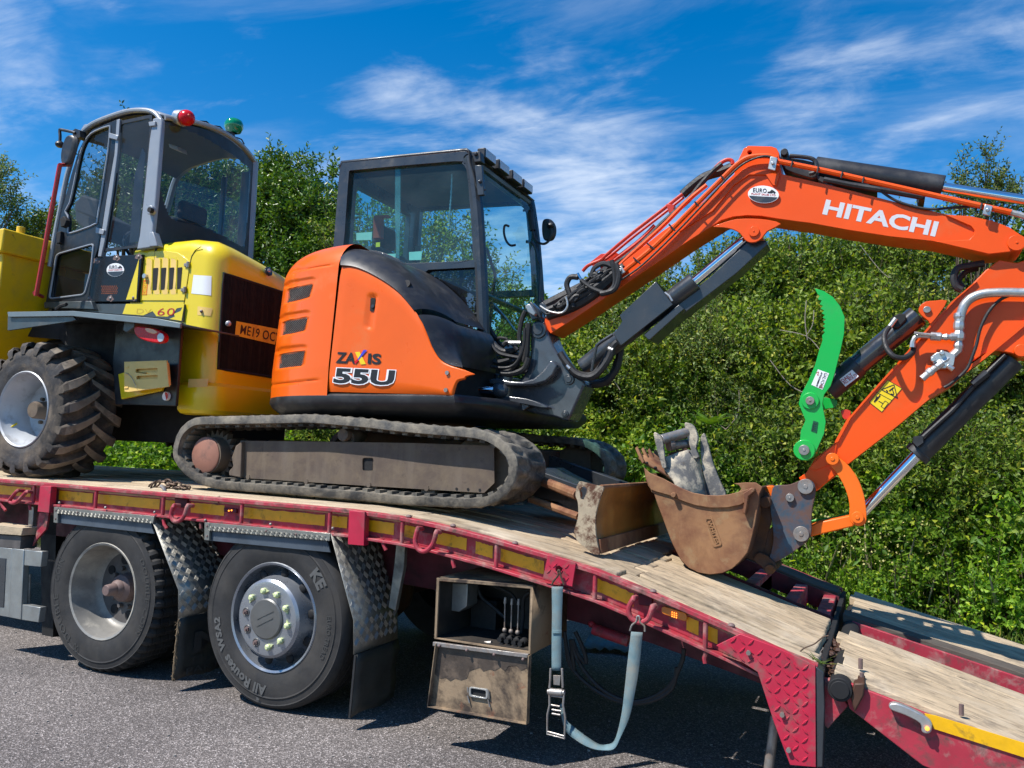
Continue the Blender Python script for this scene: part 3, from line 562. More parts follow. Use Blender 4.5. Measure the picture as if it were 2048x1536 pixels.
# ------------------------------------------------------------------ truck wheels
def tyre_mesh(c, ro, w, lugs=0, rin=.285):
    n = 144 if lugs else 96
    pr = [(rin, .035), (rin+.015, .012), (rin+.05, .0), (rin+.10, -.004), (ro-.075, .0), (ro-.068, -.003), (ro-.062, .002), (ro-.035, .006), (ro-.03, .004), (ro-.022, .010), (ro-.004, .032), (ro, .05)]
    for g in range(1, 5): y = w*g/5; pr += [(ro, y-.007), (ro-.012, y-.005), (ro-.012, y+.005), (ro, y+.007)]
    pr += [(ro, w-.05), (ro-.02, w-.02), (rin+.05, w), (rin, w-.03), (rin, .035)]
    def fn(k, j, r, y):
        if lugs and r > ro-.030 and (j % 3 == 0): return (r-.020, y)
        return (r, y)
    mb = MB(); mb.lathe(c, pr, n, fn if lugs else None); return mb
def wheel(c, kind):
    c = Vector(c)
    mb = MB()
    if kind == 'drive':
        mb.lathe(c, [(.300, .028), (.306, .014), (.300, .006), (.287, .012), (.282, .05), (.268, .10), (.262, .16), (.245, .185), (.225, .195), (.10, .205), (.0, .205)], 64)
        o = mb.obj('wheel', m_rim, T, smooth=30)
        mb = MB(); mb.lathe(c, [(.226, .1935), (.10, .2035), (.001, .2035)], 48); mb.obj('wheel_disc', m_rimdk, o)
        mb = MB()
        for k in range(8):
            a = k*math.pi/4+.2; q = c+Vector((.178*math.cos(a), .192, .178*math.sin(a))); mb.tube([q, q+Vector((0, .006, 0))], [.030, .030], 20)
        splitobj(mb, 'hand_hole', m_void, o)
        mb = MB()
        for k in range(10):
            a = k*math.pi/5; q = c+Vector((.125*math.cos(a), .175, .125*math.sin(a))); mb.cyl(q, q+Vector((0, .03, 0)), .014, n=6)
        splitobj(mb, 'wheel_nut', m_rimdk, o)
        mb = MB(); mb.lathe(c, [(.0, .035), (.030, .036), (.036, .045), (.040, .10), (.055, .115), (.06, .13), (.085, .15), (.095, .20)], 28); mb.obj('axle_hub', m_hubrust, o, smooth=30)
        t = tyre_mesh(c, .503, .30, 1).obj('tyre', m_tyre, o, smooth=28)
        mb = MB(); mb.lathe(c, [(.285, .35), (.33, .345), (.45, .35), (.5, .39), (.5, .62), (.3, .64)], 64); mb.obj('inner_tyre', m_tyre, o)
    else:
        mb.lathe(c, [(.300, .028), (.306, .012), (.300, .004), (.288, .010), (.283, .05), (.272, .085), (.262, .11), (.250, .10), (.232, .055), (.222, .012), (.215, -.022), (.200, -.034), (.185, -.036), (.105, -.036)], 72)
        o = mb.obj('wheel', m_rimsil, T, smooth=30)
        mb = MB(); mb.lathe(c, [(.112, -.030), (.112, -.044), (.104, -.050), (.0, -.052)], 48)
        for s in (-.016, .022): q = c+Vector((0, -.0525, s)); mb.plate([q+Vector((-.055, 0, -.03)), q+Vector((-.055, 0, -.026)), q+Vector((.055, 0, .03)), q+Vector((.055, 0, .026))], (0, -.002, 0))
        mb.obj('hub_cap', m_hubcap, o, smooth=30)
        mb = MB()
        for k in range(10):
            a = k*math.pi/5+.16; q = c+Vector((.243*math.cos(a), .045, .243*math.sin(a))); rd = Vector((math.cos(a), .0, math.sin(a)))
            mb.ball(q+rd*.002, .027, (1, .45, 1), 14, 8)
        splitobj(mb, 'hand_hole', m_void, o)
        for k in range(10):
            a = k*math.pi/5+.5; q = c+Vector((.152*math.cos(a), -.036, .152*math.sin(a)))
            mb = MB(); mb.tube([q, q-Vector((0, .016, 0)), q-Vector((0, .026, 0))], [.018, .018, .009], 8)
            if k in (4, 5, 6):
                mb2 = MB(); mb2.cyl(q, q-Vector((0, .012, 0)), .014, n=6); mb2.cyl(q, q-Vector((0, .022, 0)), .007, n=8); mb2.obj('wheel_nut', m_hubrust, o, label='bare rusty wheel nut without its yellow marker')
                mb3 = MB(); mb3.tube([q+Vector((.022*math.cos(t), -.001, .022*math.sin(t))) for t in np.linspace(0, 2*math.pi, 17)[:-1]], .0035, 6, closed=True); mb3.obj('nut_recess', m_hubcap, o)
            else:
                b = a + (1.9 if k % 2 else -1.7); tip = q + Vector((math.cos(b)*.034, 0, math.sin(b)*.034)); n = Vector((-math.sin(b), 0, math.cos(b)))
                mb.plate([q+n*.015, q-n*.015, tip], (0, -.008, 0)); mb.obj('wheel_nut', m_nut, o)
        t = tyre_mesh(c, .505, .33, 0).obj('tyre', m_tyre, o, smooth=28)
    return o, t, c
def tyre_text(txt, c, y, a0, a1, r0, r1, m, t, bold=.02, spacing=1.05):
    def S(q): a = math.radians(q[0]); return Vector((c.x+q[1]*math.cos(a), c.y+y, c.z+q[1]*math.sin(a)))
    decal('tyre_lettering', txt, S, ((a0, r0), (a1, r0), (a0, r1)), m, t, bold, spacing)
w1, t1, c1 = wheel((0.0, .03, .503), 'drive'); w2, t2, c2 = wheel((1.379, .03, .505), 'tag')
tyre_text('All Routes', c2, -.0065, -90, -141, .368, .424, m_tyretext, t2, .04); tyre_text('WSA2', c2, -.0065, -146, -174, .372, .418, m_tyretext, t2, .05, 1.1)
tyre_text('KE', c2, -.0065, 46, 30, .36, .43, m_tyretext, t2, .05); tyre_text('HK', c2, -.0045, -96, -99, .445, .462, m_tyretext, t2, .04); tyre_text('EURO TREAD', c2, -.006, 8, -26, .385, .41, m_tyredim, t2, .01)
tyre_text('DOUBLE', c1, -.0065, -127, -172, .385, .43, m_tyredim, t1, -.01, 1.15); tyre_text('COIN', c1, -.0065, 176, 155, .385, .43, m_tyredim, t1, -.01, 1.1); tyre_text('OO', c1, -.0065, -112, -119, .385, .43, m_tyredim, t1, 0)
tyre_text('DOUBLE COIN', c1, -.006, 34, -32, .40, .43, m_tyredim, t1, -.01, 1.15)
for w, cx in ((w1, 0.0), (w2, 1.379)):
    d = dup(w, T); d.rotation_euler = (0, 0, math.pi); lx, ly = cx-1.4, 0.0; d.location = (2*lx, 2*ly, 0)
mb = MB()
for cx in (0, 1.379): mb.cyl((cx, .25, .5), (cx, 2.1, .5), .07, n=12); mb.ball((cx, 1.17, .5), .2)
splitobj(mb, 'axle', m_rustdk, T)
# ------------------------------------------------------------------ mudguards with five-bar tread
def bars(mb, O, U, V, lu, lv, pitch=.046, h=.0022, keep=None):
    U = Vector(U).normalized(); V = Vector(V).normalized(); Nn = U.cross(V).normalized(); O = Vector(O)
    if Nn.dot(CC-O) < 0: Nn = -Nn
    O = O + Nn*.0046
    for i in range(int(lu/pitch)):
        for k in range(int(lv/pitch)):
            cu, cv = (i+.5)*pitch, (k+.5)*pitch; s = 1 if (i+k) % 2 else -1
            if keep and not keep(cu, cv): continue
            d = (U + V*s).normalized(); e = (U*-s + V).normalized()
            for q in (-1.5, -.5, .5, 1.5):
                c = O + U*cu + V*cv + e*q*pitch*.15; L_ = pitch*.44; w = pitch*.042
                mb.add([c-d*L_-e*w, c+d*L_-e*w, c+d*L_+e*w, c-d*L_+e*w, c-d*(L_-.003)+Nn*h, c+d*(L_-.003)+Nn*h], [(0, 1, 5, 4), (2, 3, 4, 5), (1, 2, 5), (3, 0, 4)])
def mudguard(k, top, inner, p0, p1, p2, flap):
    mb = MB(); mb.prism(z(k, *top), -.004, .010); o = mb.obj('mudguard', m_alu, T, bevel=.001)
    P = [onY(z(k, p), -.006) for p in (top[3], top[2], top[0])]; U = P[1]-P[0]; V = P[2]-P[0]
    mb = MB(); bars(mb, P[0]+Vector((0, .004, 0)), U, V, U.length, .0355, .0175, .0012); mb.obj('tread_bars', m_alubar, o, kind='stuff')
    mb = MB(); mb.prism(z(k, *inner), .012, .022); mb.obj('inner_guard', m_guardblue, o, bevel=.001)
    A, B, C_ = [onY(z(k, p), .0) for p in (p0, p1, p2)]; D = Vector((0, .42, 0)); t = Vector((-.004, 0, -.003))
    mb = MB(); mb.grid([[q, q+D] for q in (A, B, C_)]); mb.obj('rear_guard_panel', m_alu, o, solid=.004)
    mb = MB()
    for a, b in ((A, B), (B, C_)): bars(mb, a, b-a, D, (b-a).length, .42)
    mb.obj('tread_bars', m_alubar, o, kind='stuff')
    F = [onY(z(k, p), .01) for p in flap[:2]]; G = [onY(z(k, p), y) for p, y in flap[2:]]
    mb = MB(); rows = []
    for i in range(7):
        s = i/6; a = F[0].lerp(F[1], s); w = .41 + .012*math.sin(i*2.1); rows.append([a + Vector((.006*math.sin(i*1.7+j), w*j/6, .006*math.sin(j*1.3+i)*(s))) for j in range(7)])
    mb.grid(rows); mb.obj('mudflap', m_flap, o, solid=.008)
    mb = MB(); 
    # inside arch over the wheel
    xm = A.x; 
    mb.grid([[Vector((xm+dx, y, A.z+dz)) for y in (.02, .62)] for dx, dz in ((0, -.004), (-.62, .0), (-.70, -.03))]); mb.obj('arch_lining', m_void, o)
    return o, F
g1, F1 = mudguard('m', ((530, 750), (1500, 840), (1485, 905), (560, 815)), ((565, 822), (1470, 905), (1500, 1012), (558, 905)), (1495, 848), (p := (1495+ (915-770)/2.56*4.876 *1.0, 848+(640-265)/2.56*4.876)), (p[0]+4, p[1]+(785-640)/2.56*4.876), None) if False else (None, None)
g1, F1 = mudguard('i', ((278, 215), (790, 262), (782, 300), (295, 248)), ((296, 250), (772, 298), (788, 352), (294, 296)), (772, 264), (915, 640), (914, 783), ((920, 785), (888, 1108)))
g2, F2 = mudguard('d', ((196, 664), (742, 712), (738, 745), (214, 700)), ((214, 702), (728, 746), (742, 795), (200, 742)), (742, 714), (842, 1090), (842, 1240), ((850, 1240), (826, 1515)))
for k, pts in (('i', ((276, 215), (296, 217), (294, 297), (274, 294))), ('d', ((194, 664), (216, 666), (214, 743), (193, 740)))):
    mb = MB(); mb.prism(z(k, *pts), -.007, .008); mb.obj('guard_end_tab', m_alu, T, bevel=.001)
for k, ps in (('i', ((285, 232), (284, 275), (396, 243), (520, 256), (645, 270))), ('d', ((205, 680), (205, 724), (328, 690), (462, 702), (592, 716)))):
    for p in ps: mb = MB(); mb.ball(onY(z(k, p), -.008), .0075, (1, .6, 1), 8, 5); mb.obj('guard_bolt', m_hubrust, T)
# frayed edge and lettering of the first mudflap
def flapS(F):
    def f(q): a = F[0].lerp(F[1], q[1]); return a + Vector((.012, q[0], 0))
    return f
decal('mudflap_lettering', 'M', flapS(F1), ((.12, .62), (.38, .62), (.12, .28)), m_tyredim, g1, .03); decal('mudflap_lettering', 'TRUCK', flapS(F1), ((.10, .80), (.40, .80), (.10, .67)), m_tyredim, g1, .01); decal('mudflap_lettering', 'PARTS', flapS(F1), ((.08, .95), (.40, .95), (.08, .84)), m_tyredim, g1, .01)
m_fray = mat('frayed_fibre', (.20, .14, .08), .9, 0, .4, 40)
mb = MB()
for i in range(60):
    s = random.random(); q = F1[0].lerp(F1[1], s) + Vector((random.uniform(-.004, .006), -.006, 0)); d = Vector((random.uniform(-.02, .015), random.uniform(-.015, .01), random.uniform(-.03, .005))); mb.tube([q, q+d*.5+Vector((.003, 0, 0)), q+d], .0012, 4)
mb.tube([F1[0].lerp(F1[1], s)+Vector((.002*math.sin(s*40), -.008, 0)) for s in np.linspace(.02, .98, 24)], [.004+.003*random.random() for _ in range(24)], 6)
mb.obj('frayed_edge', m_fray, g1, kind='stuff')
mb = MB(); mb.plate([F2[0]+Vector((0, -.009, 0)), F2[0]+Vector((.012, -.009, 0)), F2[1]+Vector((.010, -.009, 0)), F2[1]+Vector((-.002, -.009, 0))], (0, .006, 0)); mb.obj('flap_edge_strip', m_rubber, g2)
# diagonal stay beside the second guard
mb = MB(); mb.prism(z('d', (1030, 745), (1068, 745), (1062, 860), (1025, 1050), (995, 1035), (1020, 850)), .22, .25); mb.obj('guard_stay', m_alu, T, bevel=.003)
# ------------------------------------------------------------------ rusty open control box
TB = MB(); y0, y1 = .02, .50
oc = [onY(z('k', p), y0) for p in ((362, 312), (972, 362), (960, 798), (346, 700))]
ic = [onY(z('k', p), y0) for p in ((378, 325), (962, 375), (950, 778), (360, 690))]
TB.plate(oc, (0, .012, 0), [ic]); n0 = len(TB.v)
D = Vector((0, y1-y0, 0)); t_ = .006
for a, b in ((0, 1), (1, 2), (2, 3), (3, 0)):
    TB.add([oc[a], oc[b], oc[b]+D, oc[a]+D], [(0, 1, 2, 3)])
TBo = TB.obj('control_box', m_toolbox, T, solid=-.004)
mb = MB(); e = .007; cI = [oc[0]+Vector((e, .02, -e)), oc[1]+Vector((-e, .02, -e)), oc[2]+Vector((-e, .02, e)), oc[3]+Vector((e, .02, e))]; DD = Vector((0, y1-y0-.03, 0))
for a, b in ((0, 1), (1, 2), (2, 3), (3, 0)): mb.add([cI[a], cI[b], cI[b]+DD, cI[a]+DD], [(0, 1, 2, 3)])
mb.add([q+DD for q in cI], [(0, 1, 2, 3)]); mb.obj('box_lining', m_toolin, TBo)
dc = [onY(z('k', p), -.005) for p in ((352, 728), (952, 806), (937, 1248), (300, 1135))]
mb = MB(); mb.plate([q+Vector((0, .030, 0)) for q in dc], (0, .004, 0))
rim = [q for q in dc]; 
for a, b in ((1, 2), (2, 3), (3, 0)): mb.plate([rim[a], rim[b], rim[b]+Vector((0, .032, 0)), rim[a]+Vector((0, .032, 0))], (Vector((0, 0, 0)) + (sum(dc, Vector())/4 - (rim[a]+rim[b])/2).normalized()*.004))
door = mb.obj('box_door', m_toolbox, TBo, bevel=.001)
mb = MB(); Hh = [onY(z('k', p), .022) for p in ((350, 712), (958, 790), (952, 815), (348, 738))]; mb.plate(Hh, (0, -.018, 0)); mb.obj('door_hinge', m_steel, TBo, bevel=.002)
for p in ((380, 742), (555, 770), (730, 798), (915, 828)): mb = MB(); mb.ball(onY(z('k', p), .0), .008); mb.obj('hinge_knuckle', m_hubrust, TBo)
mb = MB(); P = z('k', (352, 736), (950, 812), (946, 880), (905, 900), (870, 868), (820, 872), (800, 905), (770, 880), (735, 900), (700, 892), (660, 905), (640, 880), (600, 892), (570, 905), (556, 950), (520, 962), (480, 950), (450, 968), (420, 945), (385, 950), (340, 915)); mb.add([onY(p, .0235) for p in P], [tuple(range(len(P)))]); mb.obj('oil_stain', mat('oily_door_film', (.06, .045, .035), .45, 0, .35, 14, grime=((.14, .10, .07), 18, .5, .7), bump=(90, .3, .003)), TBo, smooth=0)
hp = rounded(z('k', (568, 1003), (690, 1020), (688, 1085), (568, 1065)), 5); hi = rounded(z('k', (580, 1012), (678, 1028), (676, 1076), (580, 1056)), 4)
mb = MB(); mb.prism(hp, .012, .024, [hi]); mb.obj('door_handle', m_zinc, TBo, bevel=.001)
mb = MB(); mb.prism(hi, .0225, .0235); mb.obj('handle_recess', m_void, TBo)
for a, b in (((560, 1005), (562, 1040)), ((560, 1060), (572, 1108)), ((695, 1022), (698, 1080)), ((690, 1080), (702, 1132))): mb = MB(); mb.tube([onY(z('k', a), .018), onY(z('k', b), .016)], .0035, 6); mb.obj('door_latch_rod', m_steel, TBo)
mb = MB(); mb.prism(z('k', (430, 335), (562, 345), (555, 490), (505, 525), (425, 512)), .18, .30); mb.obj('junction_box', m_alupl, TBo, bevel=.004)
for p, q in (((800, 470), (797, 640)), ((843, 478), (838, 648)), ((886, 480), (880, 655))):
    mb = MB(); mb.tube([onY(z('k', p), .12), onY(z('k', q), .12)], .0035, 8); a = onY(z('k', p), .12); mb.cyl(a, a+Vector((.001, 0, .03)), .008, .006, n=10); b = onY(z('k', q), .12); mb.ball(b, .012); mb.obj('control_lever', m_steel, TBo)
mb = MB()
for i, (x, y) in enumerate(((790, 690), (835, 700), (880, 710), (920, 718), (800, 725), (845, 735), (890, 740))):
    c = onY(z('k', (x, y)), .14); mb.ball(c, .024, (1, 1.2, 1), 8, 6); mb.cyl(c-Vector((0, .05, 0)), c, .013, n=6)
mb.obj('valve_block', m_void, TBo)
mb = MB(); a = onY(z('k', (640, 730)), .10); b = onY(z('k', (715, 725)), .10); mb.tube([a, a.lerp(b, .4), a.lerp(b, .42), b], [.005, .006, .013, .013], 10); mb.obj('hose_coupling', m_steel, TBo)
mb = MB(); mb.tube(cr([onY(z('k', p), .32) for p in ((620, 350), (650, 430), (720, 490), (800, 560))], 4, False), .012, 8); mb.tube(cr([onY(z('k', p), .30) for p in ((700, 345), (780, 380), (850, 420), (900, 520))], 4, False), .010, 8); mb.tube(cr([onY(z('k', p), .28) for p in ((960, 400), (920, 440), (915, 560), (905, 660))], 4, False), .010, 8); mb.box(*[v for v in (onY(z('k', (600, 600)), .40).x, onY(z('k', (760, 600)), .40).x, .36, .44, onY(z('k', (600, 620)), .40).z, onY(z('k', (600, 430)), .40).z)]); splitobj(mb, 'valve_hose', m_rubber, TBo)
# ------------------------------------------------------------------ side guard at far left
for pts, y0, y1, m, nm in ((((-60, 300), (118, 322), (108, 362), (-60, 350)), -.02, .12, m_dusty, 'guard_timber'), (((-60, 352), (108, 365), (102, 430), (-60, 418)), .0, .12, m_rimdk, 'guard_timber'),
        (((-60, 415), (62, 428), (48, 780), (-60, 762)), .0, .03, m_alupl, 'side_guard_panel'), (((62, 428), (122, 434), (106, 792), (46, 780)), -.012, .03, m_alupl, 'side_guard_post'),
        (((122, 434), (216, 444), (208, 522), (118, 514)), -.006, .04, m_alupl, 'side_guard_end'), (((112, 714), (206, 730), (196, 806), (106, 792)), -.006, .04, m_alupl, 'side_guard_end'),
        (((148, 205), (172, 215), (158, 430), (138, 425)), .08, .11, m_steel, 'guard_bracket'), (((-60, 470), (30, 478), (18, 730), (-60, 715)), -.004, .0, m_dgrey, 'side_guard_box')):
    mb = MB(); mb.prism(z('i', *pts), y0, y1); mb.obj(nm, m, T, bevel=.003)
mb = MB(); mb.prism(z('i', (200, 245), (250, 245), (235, 330), (190, 380), (165, 415), (185, 350)), .06, .075); mb.obj('red_bracket', m_redworn, T, bevel=.002)
mb = MB(); mb.cyl(onY(z('i', (150, 560)), .05), onY(z('i', (145, 715)), .05), .012, n=8); mb.obj('guard_rod', m_steel, T)
mb = MB(); mb.prism(z('i', (205, 250), (290, 260), (270, 900), (215, 900)), .5, .75); mb.obj('air_tank_bracket', m_void, T)
# ------------------------------------------------------------------ loading ramps
def ramp(y0, y1, zt, sl, near):
    X0, X1 = 4.30, 6.15
    def zz(x): return zt - sl*(x-4.30)
    nb = 6; w = (y1-y0)/nb
    for i in range(nb):
        rag = random.uniform(-.025, .03); mb = MB(); a = []
        for x in (X0+rag, 4.6, 5.0, 5.5, X1):
            q = zz(x)+random.uniform(-.003, .003); a.append([(x, y0+i*w, q-.045), (x, y0+(i+1)*w-.007, q-.045), (x+.004, y0+(i+1)*w-.008, q+random.uniform(-.002, .004)), (x, y0+i*w+.002, q)])
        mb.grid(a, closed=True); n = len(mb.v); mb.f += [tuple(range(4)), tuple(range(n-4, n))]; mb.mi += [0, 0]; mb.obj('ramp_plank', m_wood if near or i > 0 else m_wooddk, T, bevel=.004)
    for y, s in ((y0-.035, 1), (y1+.008, -1)):
        mb = MB(); mb.plate([(4.33, y, zz(4.33)-.02), (X1, y, zz(X1)-.02), (X1, y, zz(X1)-.06), (6.0, y, zz(6)-.17), (4.62, y, zz(4.62)-.22), (4.36, y, zz(4.36)-.12)], (0, .025, 0)); mb.obj('ramp_side_beam', m_redworn, T, bevel=.003)
    mb = MB()
    for x in (4.5, 5.0, 5.5, 6.0): mb.box(x-.03, x+.03, y0-.01, y1+.008, zz(x)-.14, zz(x)-.05)
    splitobj(mb, 'ramp_cross_bar', m_reddk, T)
    return zz
rz = ramp(.045, 1.00, .640, .272, True); ramp(1.30, 2.25, .655, .235, False)
mb = MB(); mb.prism(z('j', (1455, 1105), (1520, 1118), (2060, 1285), (2060, 1370), (1510, 1195), (1500, 1170)), .002, .0095); mb.obj('reflective_tape', m_tape, T, smooth=0)
lp = z('j', (1245, 1055), (1290, 1045), (1400, 1090), (1490, 1148), (1500, 1200), (1480, 1225), (1440, 1215), (1430, 1165), (1340, 1115), (1260, 1085))
mb = MB(); mb.prism(cr(lp, 3), -.025, .008); o = mb.obj('ramp_lamp_bracket', m_zinc, T, bevel=.004)
mb = MB(); mb.ball(onY(z('j', (1472, 1195)), -.03), .008); mb.obj('lamp_led', m_amberlit, o)
for p in ((1083, 880), (1675, 1068), (1075, 795)):
    c = onY(z('j', p), .09 if p[1] > 800 else .2); mb = MB(); mb.cyl(c+Vector((0, 0, -.03)), c+Vector((0, 0, .012)), .009, n=8); mb.obj('ramp_bolt', m_hubrust, T)
mb = MB(); mb.tube(cr([onY(z('j', p), .1) for p in ((700, 750), (740, 715), (800, 690), (850, 650), (885, 640))], 4, False), .003, 6); mb.obj('cracked_wire', m_chain, T)
# spread of rubble and dirt on the deck end
mb = MB(); 
for i in range(70):
    x = random.uniform(4.235, 4.30); y = random.uniform(.1, .72); mb.ball((x, y, .60+random.uniform(-.03, .03)), random.uniform(.006, .022), (1, 1, .8), 6, 4)
o = mb.obj('caked_mud', m_rustdk, T, kind='stuff')
# ================================================================== chain and strap (things of their own)
Cn = thing('lashing_chain', 'rusty link chain lying on the dusty deck behind the excavator track', 'chain', onZ(z('m', (1520, 600)), 1.17))
def link(c, d, up, L_=.05, w=.032, r=.006):
    d = Vector(d).normalized(); up = Vector(up).normalized(); s = d.cross(up).normalized(); P = []
    for t in np.linspace(0, 2*math.pi, 17)[:-1]: P.append(Vector(c) + d*(math.cos(t)*L_*.62) + up*(math.sin(t)*w*.5*(1.15 if abs(math.sin(t)) < .7 else 1)))
    mb = MB(); mb.tube(P, r, 7, closed=True); return mb
path = cr([onY(z('m', p), .22) for p in ((1480, 610), (1520, 530), (1600, 500), (1680, 520), (1760, 545), (1850, 590), (1760, 590), (1680, 590), (1600, 600), (1900, 585))], 5, False)
acc = 0; last = path[0]; k = 0
for p in path:
    if (p-last).length > .042 or k == 0:
        d = (p-last) if k else Vector((1, 0, .3)); c = last.lerp(p, .5); c.z = max(c.z, 1.172)
        link(c, d, (0, 1, .2) if k % 2 else (0, .2, 1)).obj('chain_link', m_chain, Cn); last = p; k += 1
mb = MB(); mb.tube(cr([onY(z('m', p), .10) for p in ((1570, 545), (1600, 570), (1605, 610), (1580, 640))], 4, False), .012, 8); mb.obj('chain_hook', m_steel, Cn)
St = thing('ratchet_strap', 'pale blue ratchet strap looping down from the red rail beside the control box', 'strap', onY(z('k', (1135, 900)), -.03))
def ribbon(L_, R_, yl, yr, nm):
    A = cr([onY(z('k', p), y) for p, y in zip(L_, yl)], 5, False); B = cr([onY(z('k', p), y) for p, y in zip(R_, yr)], 5, False); mb = MB(); mb.grid([[a, a.lerp(b, .5), b] for a, b in zip(A, B)]); return mb.obj(nm, m_web, St, solid=.003)
ribbon(((1100, 362), (1102, 520), (1100, 700), (1100, 900)), ((1172, 362), (1166, 520), (1162, 700), (1160, 900)), [-.035]*4, [-.035]*4, 'webbing')
ribbon(((1104, 640), (1104, 662)), ((1164, 640), (1164, 662)), [-.041]*2, [-.041]*2, 'webbing_seam')
ribbon(((1150, 1120), (1185, 1275), (1260, 1350), (1350, 1398), (1430, 1412), (1500, 1402), (1540, 1330), (1600, 1190), (1636, 1020), (1662, 860), (1682, 655)), ((1175, 1100), (1190, 1205), (1245, 1265), (1330, 1330), (1400, 1372), (1450, 1375), (1505, 1345), (1545, 1190), (1565, 1030), (1583, 860), (1608, 650)), [-.03, -.02, -.045, -.05, -.05, -.05, -.05, -.05, -.05, -.04, -.04], [-.03, -.03, -.01, .0, .0, -.01, -.02, -.04, -.05, -.04, -.04], 'webbing')
def wire(pts, y, r, nm, m, k='k', parent=St):
    mb = MB(); mb.tube(cr([onY(z(k, p), y) for p in pts], 4, False), r, 8); return mb.obj(nm, m, parent)
wire(((1100, 350), (1112, 325), (1140, 290), (1138, 262), (1150, 262), (1158, 300), (1178, 352)), -.035, .0045, 'strap_hook', m_chain)
wire(((1600, 645), (1612, 610), (1640, 585), (1645, 555), (1660, 555), (1665, 590), (1692, 615), (1695, 650)), -.04, .0045, 'strap_hook', m_steel)
mb = MB()
for a in (((1092, 885), (1090, 960), (1085, 1010)), ((1165, 885), (1168, 960), (1170, 1010))): mb.tube([onY(z('k', p), -.045) for p in a], .006, 6)
for a in (((1085, 1040), (1085, 1120), (1072, 1180), (1070, 1305), (1180, 1335), (1186, 1200), (1172, 1120), (1178, 1040)),): mb.tube([onY(z('k', p), -.055) for p in a], .0055, 6)
for a in (((1095, 1120), (1150, 1130)), ((1100, 1150), (1160, 1160)), ((1100, 1175), (1155, 1185)), ((1088, 1060), (1172, 1070)), ((1072, 1290), (1180, 1320))): mb.tube([onY(z('k', p), -.055) for p in a], .005, 6)
a, b = onY(z('k', (1075, 1035)), -.05), onY(z('k', (1182, 1042)), -.05); mb.tube([a, a.lerp(b, .1), a.lerp(b, .12), a.lerp(b, .88), a.lerp(b, .9), b], [.013, .013, .017, .017, .013, .013], 12)
mb.prism(z('k', (1108, 930), (1155, 932), (1150, 995), (1110, 990)), -.052, -.046); mb.obj('ratchet', m_steel, St, bevel=.001)
# bundled blue strap lying under the truck, grass tuft caught at the hinge
mb = MB(); P = [onZ(z('k', p), .02) for p in ((1290, 760), (1380, 772), (1500, 775), (1620, 800))]; mb.grid([[p+Vector((0, 0, .03*math.sin(i*1.3)**2)), p+Vector((-.05, .35, .02+.03*math.cos(i)**2))] for i, p in enumerate(cr(P, 4, False))]); o = mb.obj('spare_strap', m_web, solid=.004); tagm(o, 'loose blue strap lying on the tarmac in the shade under the truck', 'strap')
# ================================================================== EXCAVATOR
EX = thing('mini_excavator', 'orange tracked mini excavator with dark cab, folded-out boom, green thumb and a rusty ditching bucket', 'excavator', (1.5, 1.27, 1.16))
SY = lambda y: (lambda p: onY(p, y))
# ---- tracks
lo = z('d', (52, 372), (62, 300), (92, 245), (150, 206), (250, 200), (380, 197), (520, 194), (650, 191), (780, 200), (900, 210), (1040, 226), (1200, 240), (1340, 250), (1430, 268), (1500, 310), (1545, 365), (1560, 425), (1548, 490), (1505, 550), (1440, 590), (1350, 604), (1240, 600), (1050, 590), (880, 573), (700, 558), (520, 542), (350, 530), (220, 515), (135, 480), (80, 430))
loop = cr([onY(p, .27) for p in lo], 5)
TW = .40
def offset_loop(P, d):
    out = []; N = len(P); cx = sum(p.x for p in P)/N; cz = sum(p.z for p in P)/N
    for i in range(N):
        t = (P[(i+1) % N]-P[i-1]).normalized(); n = Vector((t.z, 0, -t.x))
        out.append(P[i]+n*d)
    return out
_t = (loop[1]-loop[-1]).normalized(); sg = 1 if (Vector((_t.z, 0, -_t.x))).dot(loop[0]-Vector((1.5, .27, 1.4))) > 0 else -1
def resample(P, step):
    L_ = [0]; N = len(P)
    for i in range(N): L_.append(L_[-1]+(P[(i+1) % N]-P[i]).length)
    n = int(L_[-1]/step); out = []; j = 0
    for k in range(n):
        s = L_[-1]*k/n
        while L_[j+1] < s: j += 1
        out.append(P[j].lerp(P[(j+1) % N], (s-L_[j])/max(1e-9, L_[j+1]-L_[j])))
    return out
base = resample(loop, .0205); NB = len(base) - len(base) % 4; base = resample(loop, sum((loop[(i+1) % len(loop)]-loop[i]).length for i in range(len(loop)))/NB+1e-6)
NB = len(base)
def tn(i): t = (base[(i+1) % NB]-base[i-1]).normalized(); return Vector((t.z, 0, -t.x))*sg
mb = MB()
# belt cross-section rows across the width, with staggered tread bars moulded on the outside
ys = [0, .008, .035, .06, .185, .215, .34, .365, .392, .40]
G = []
for i in range(NB):
    n = tn(i); row = []
    for j, y in enumerate(ys):
        ph = (i + (0 if y < .2 else 2)) % 4; lug = .003 if ph in (0, 1) else -.026
        if j in (0, 9): h = -.012
        elif j in (1, 8): h = -.003
        elif j in (2, 7): h = -.002 if ph in (0, 1) else -.008
        elif j in (4, 5): h = -.016
        else: h = lug
        h += .0012*math.sin(i*1.9+j*2.3)
        row.append(base[i] + n*h + Vector((0, y, 0)))
    for j, y in enumerate((.40, .33, .23, .21, .17, .10, .0)):
        d = -.058 if 0 < j < 6 else -.052
        if j in (2, 3) and i % 4 in (0, 1): d = -.085
        if j in (1, 5): d -= .004*(i % 4 in (0, 1))
        row.append(base[i] + n*d + Vector((0, y, 0)))
    G.append(row)
G.append(G[0])
mb.grid(G, closed=True)
trk = mb.obj('rubber_track', m_track, EX, smooth=50)
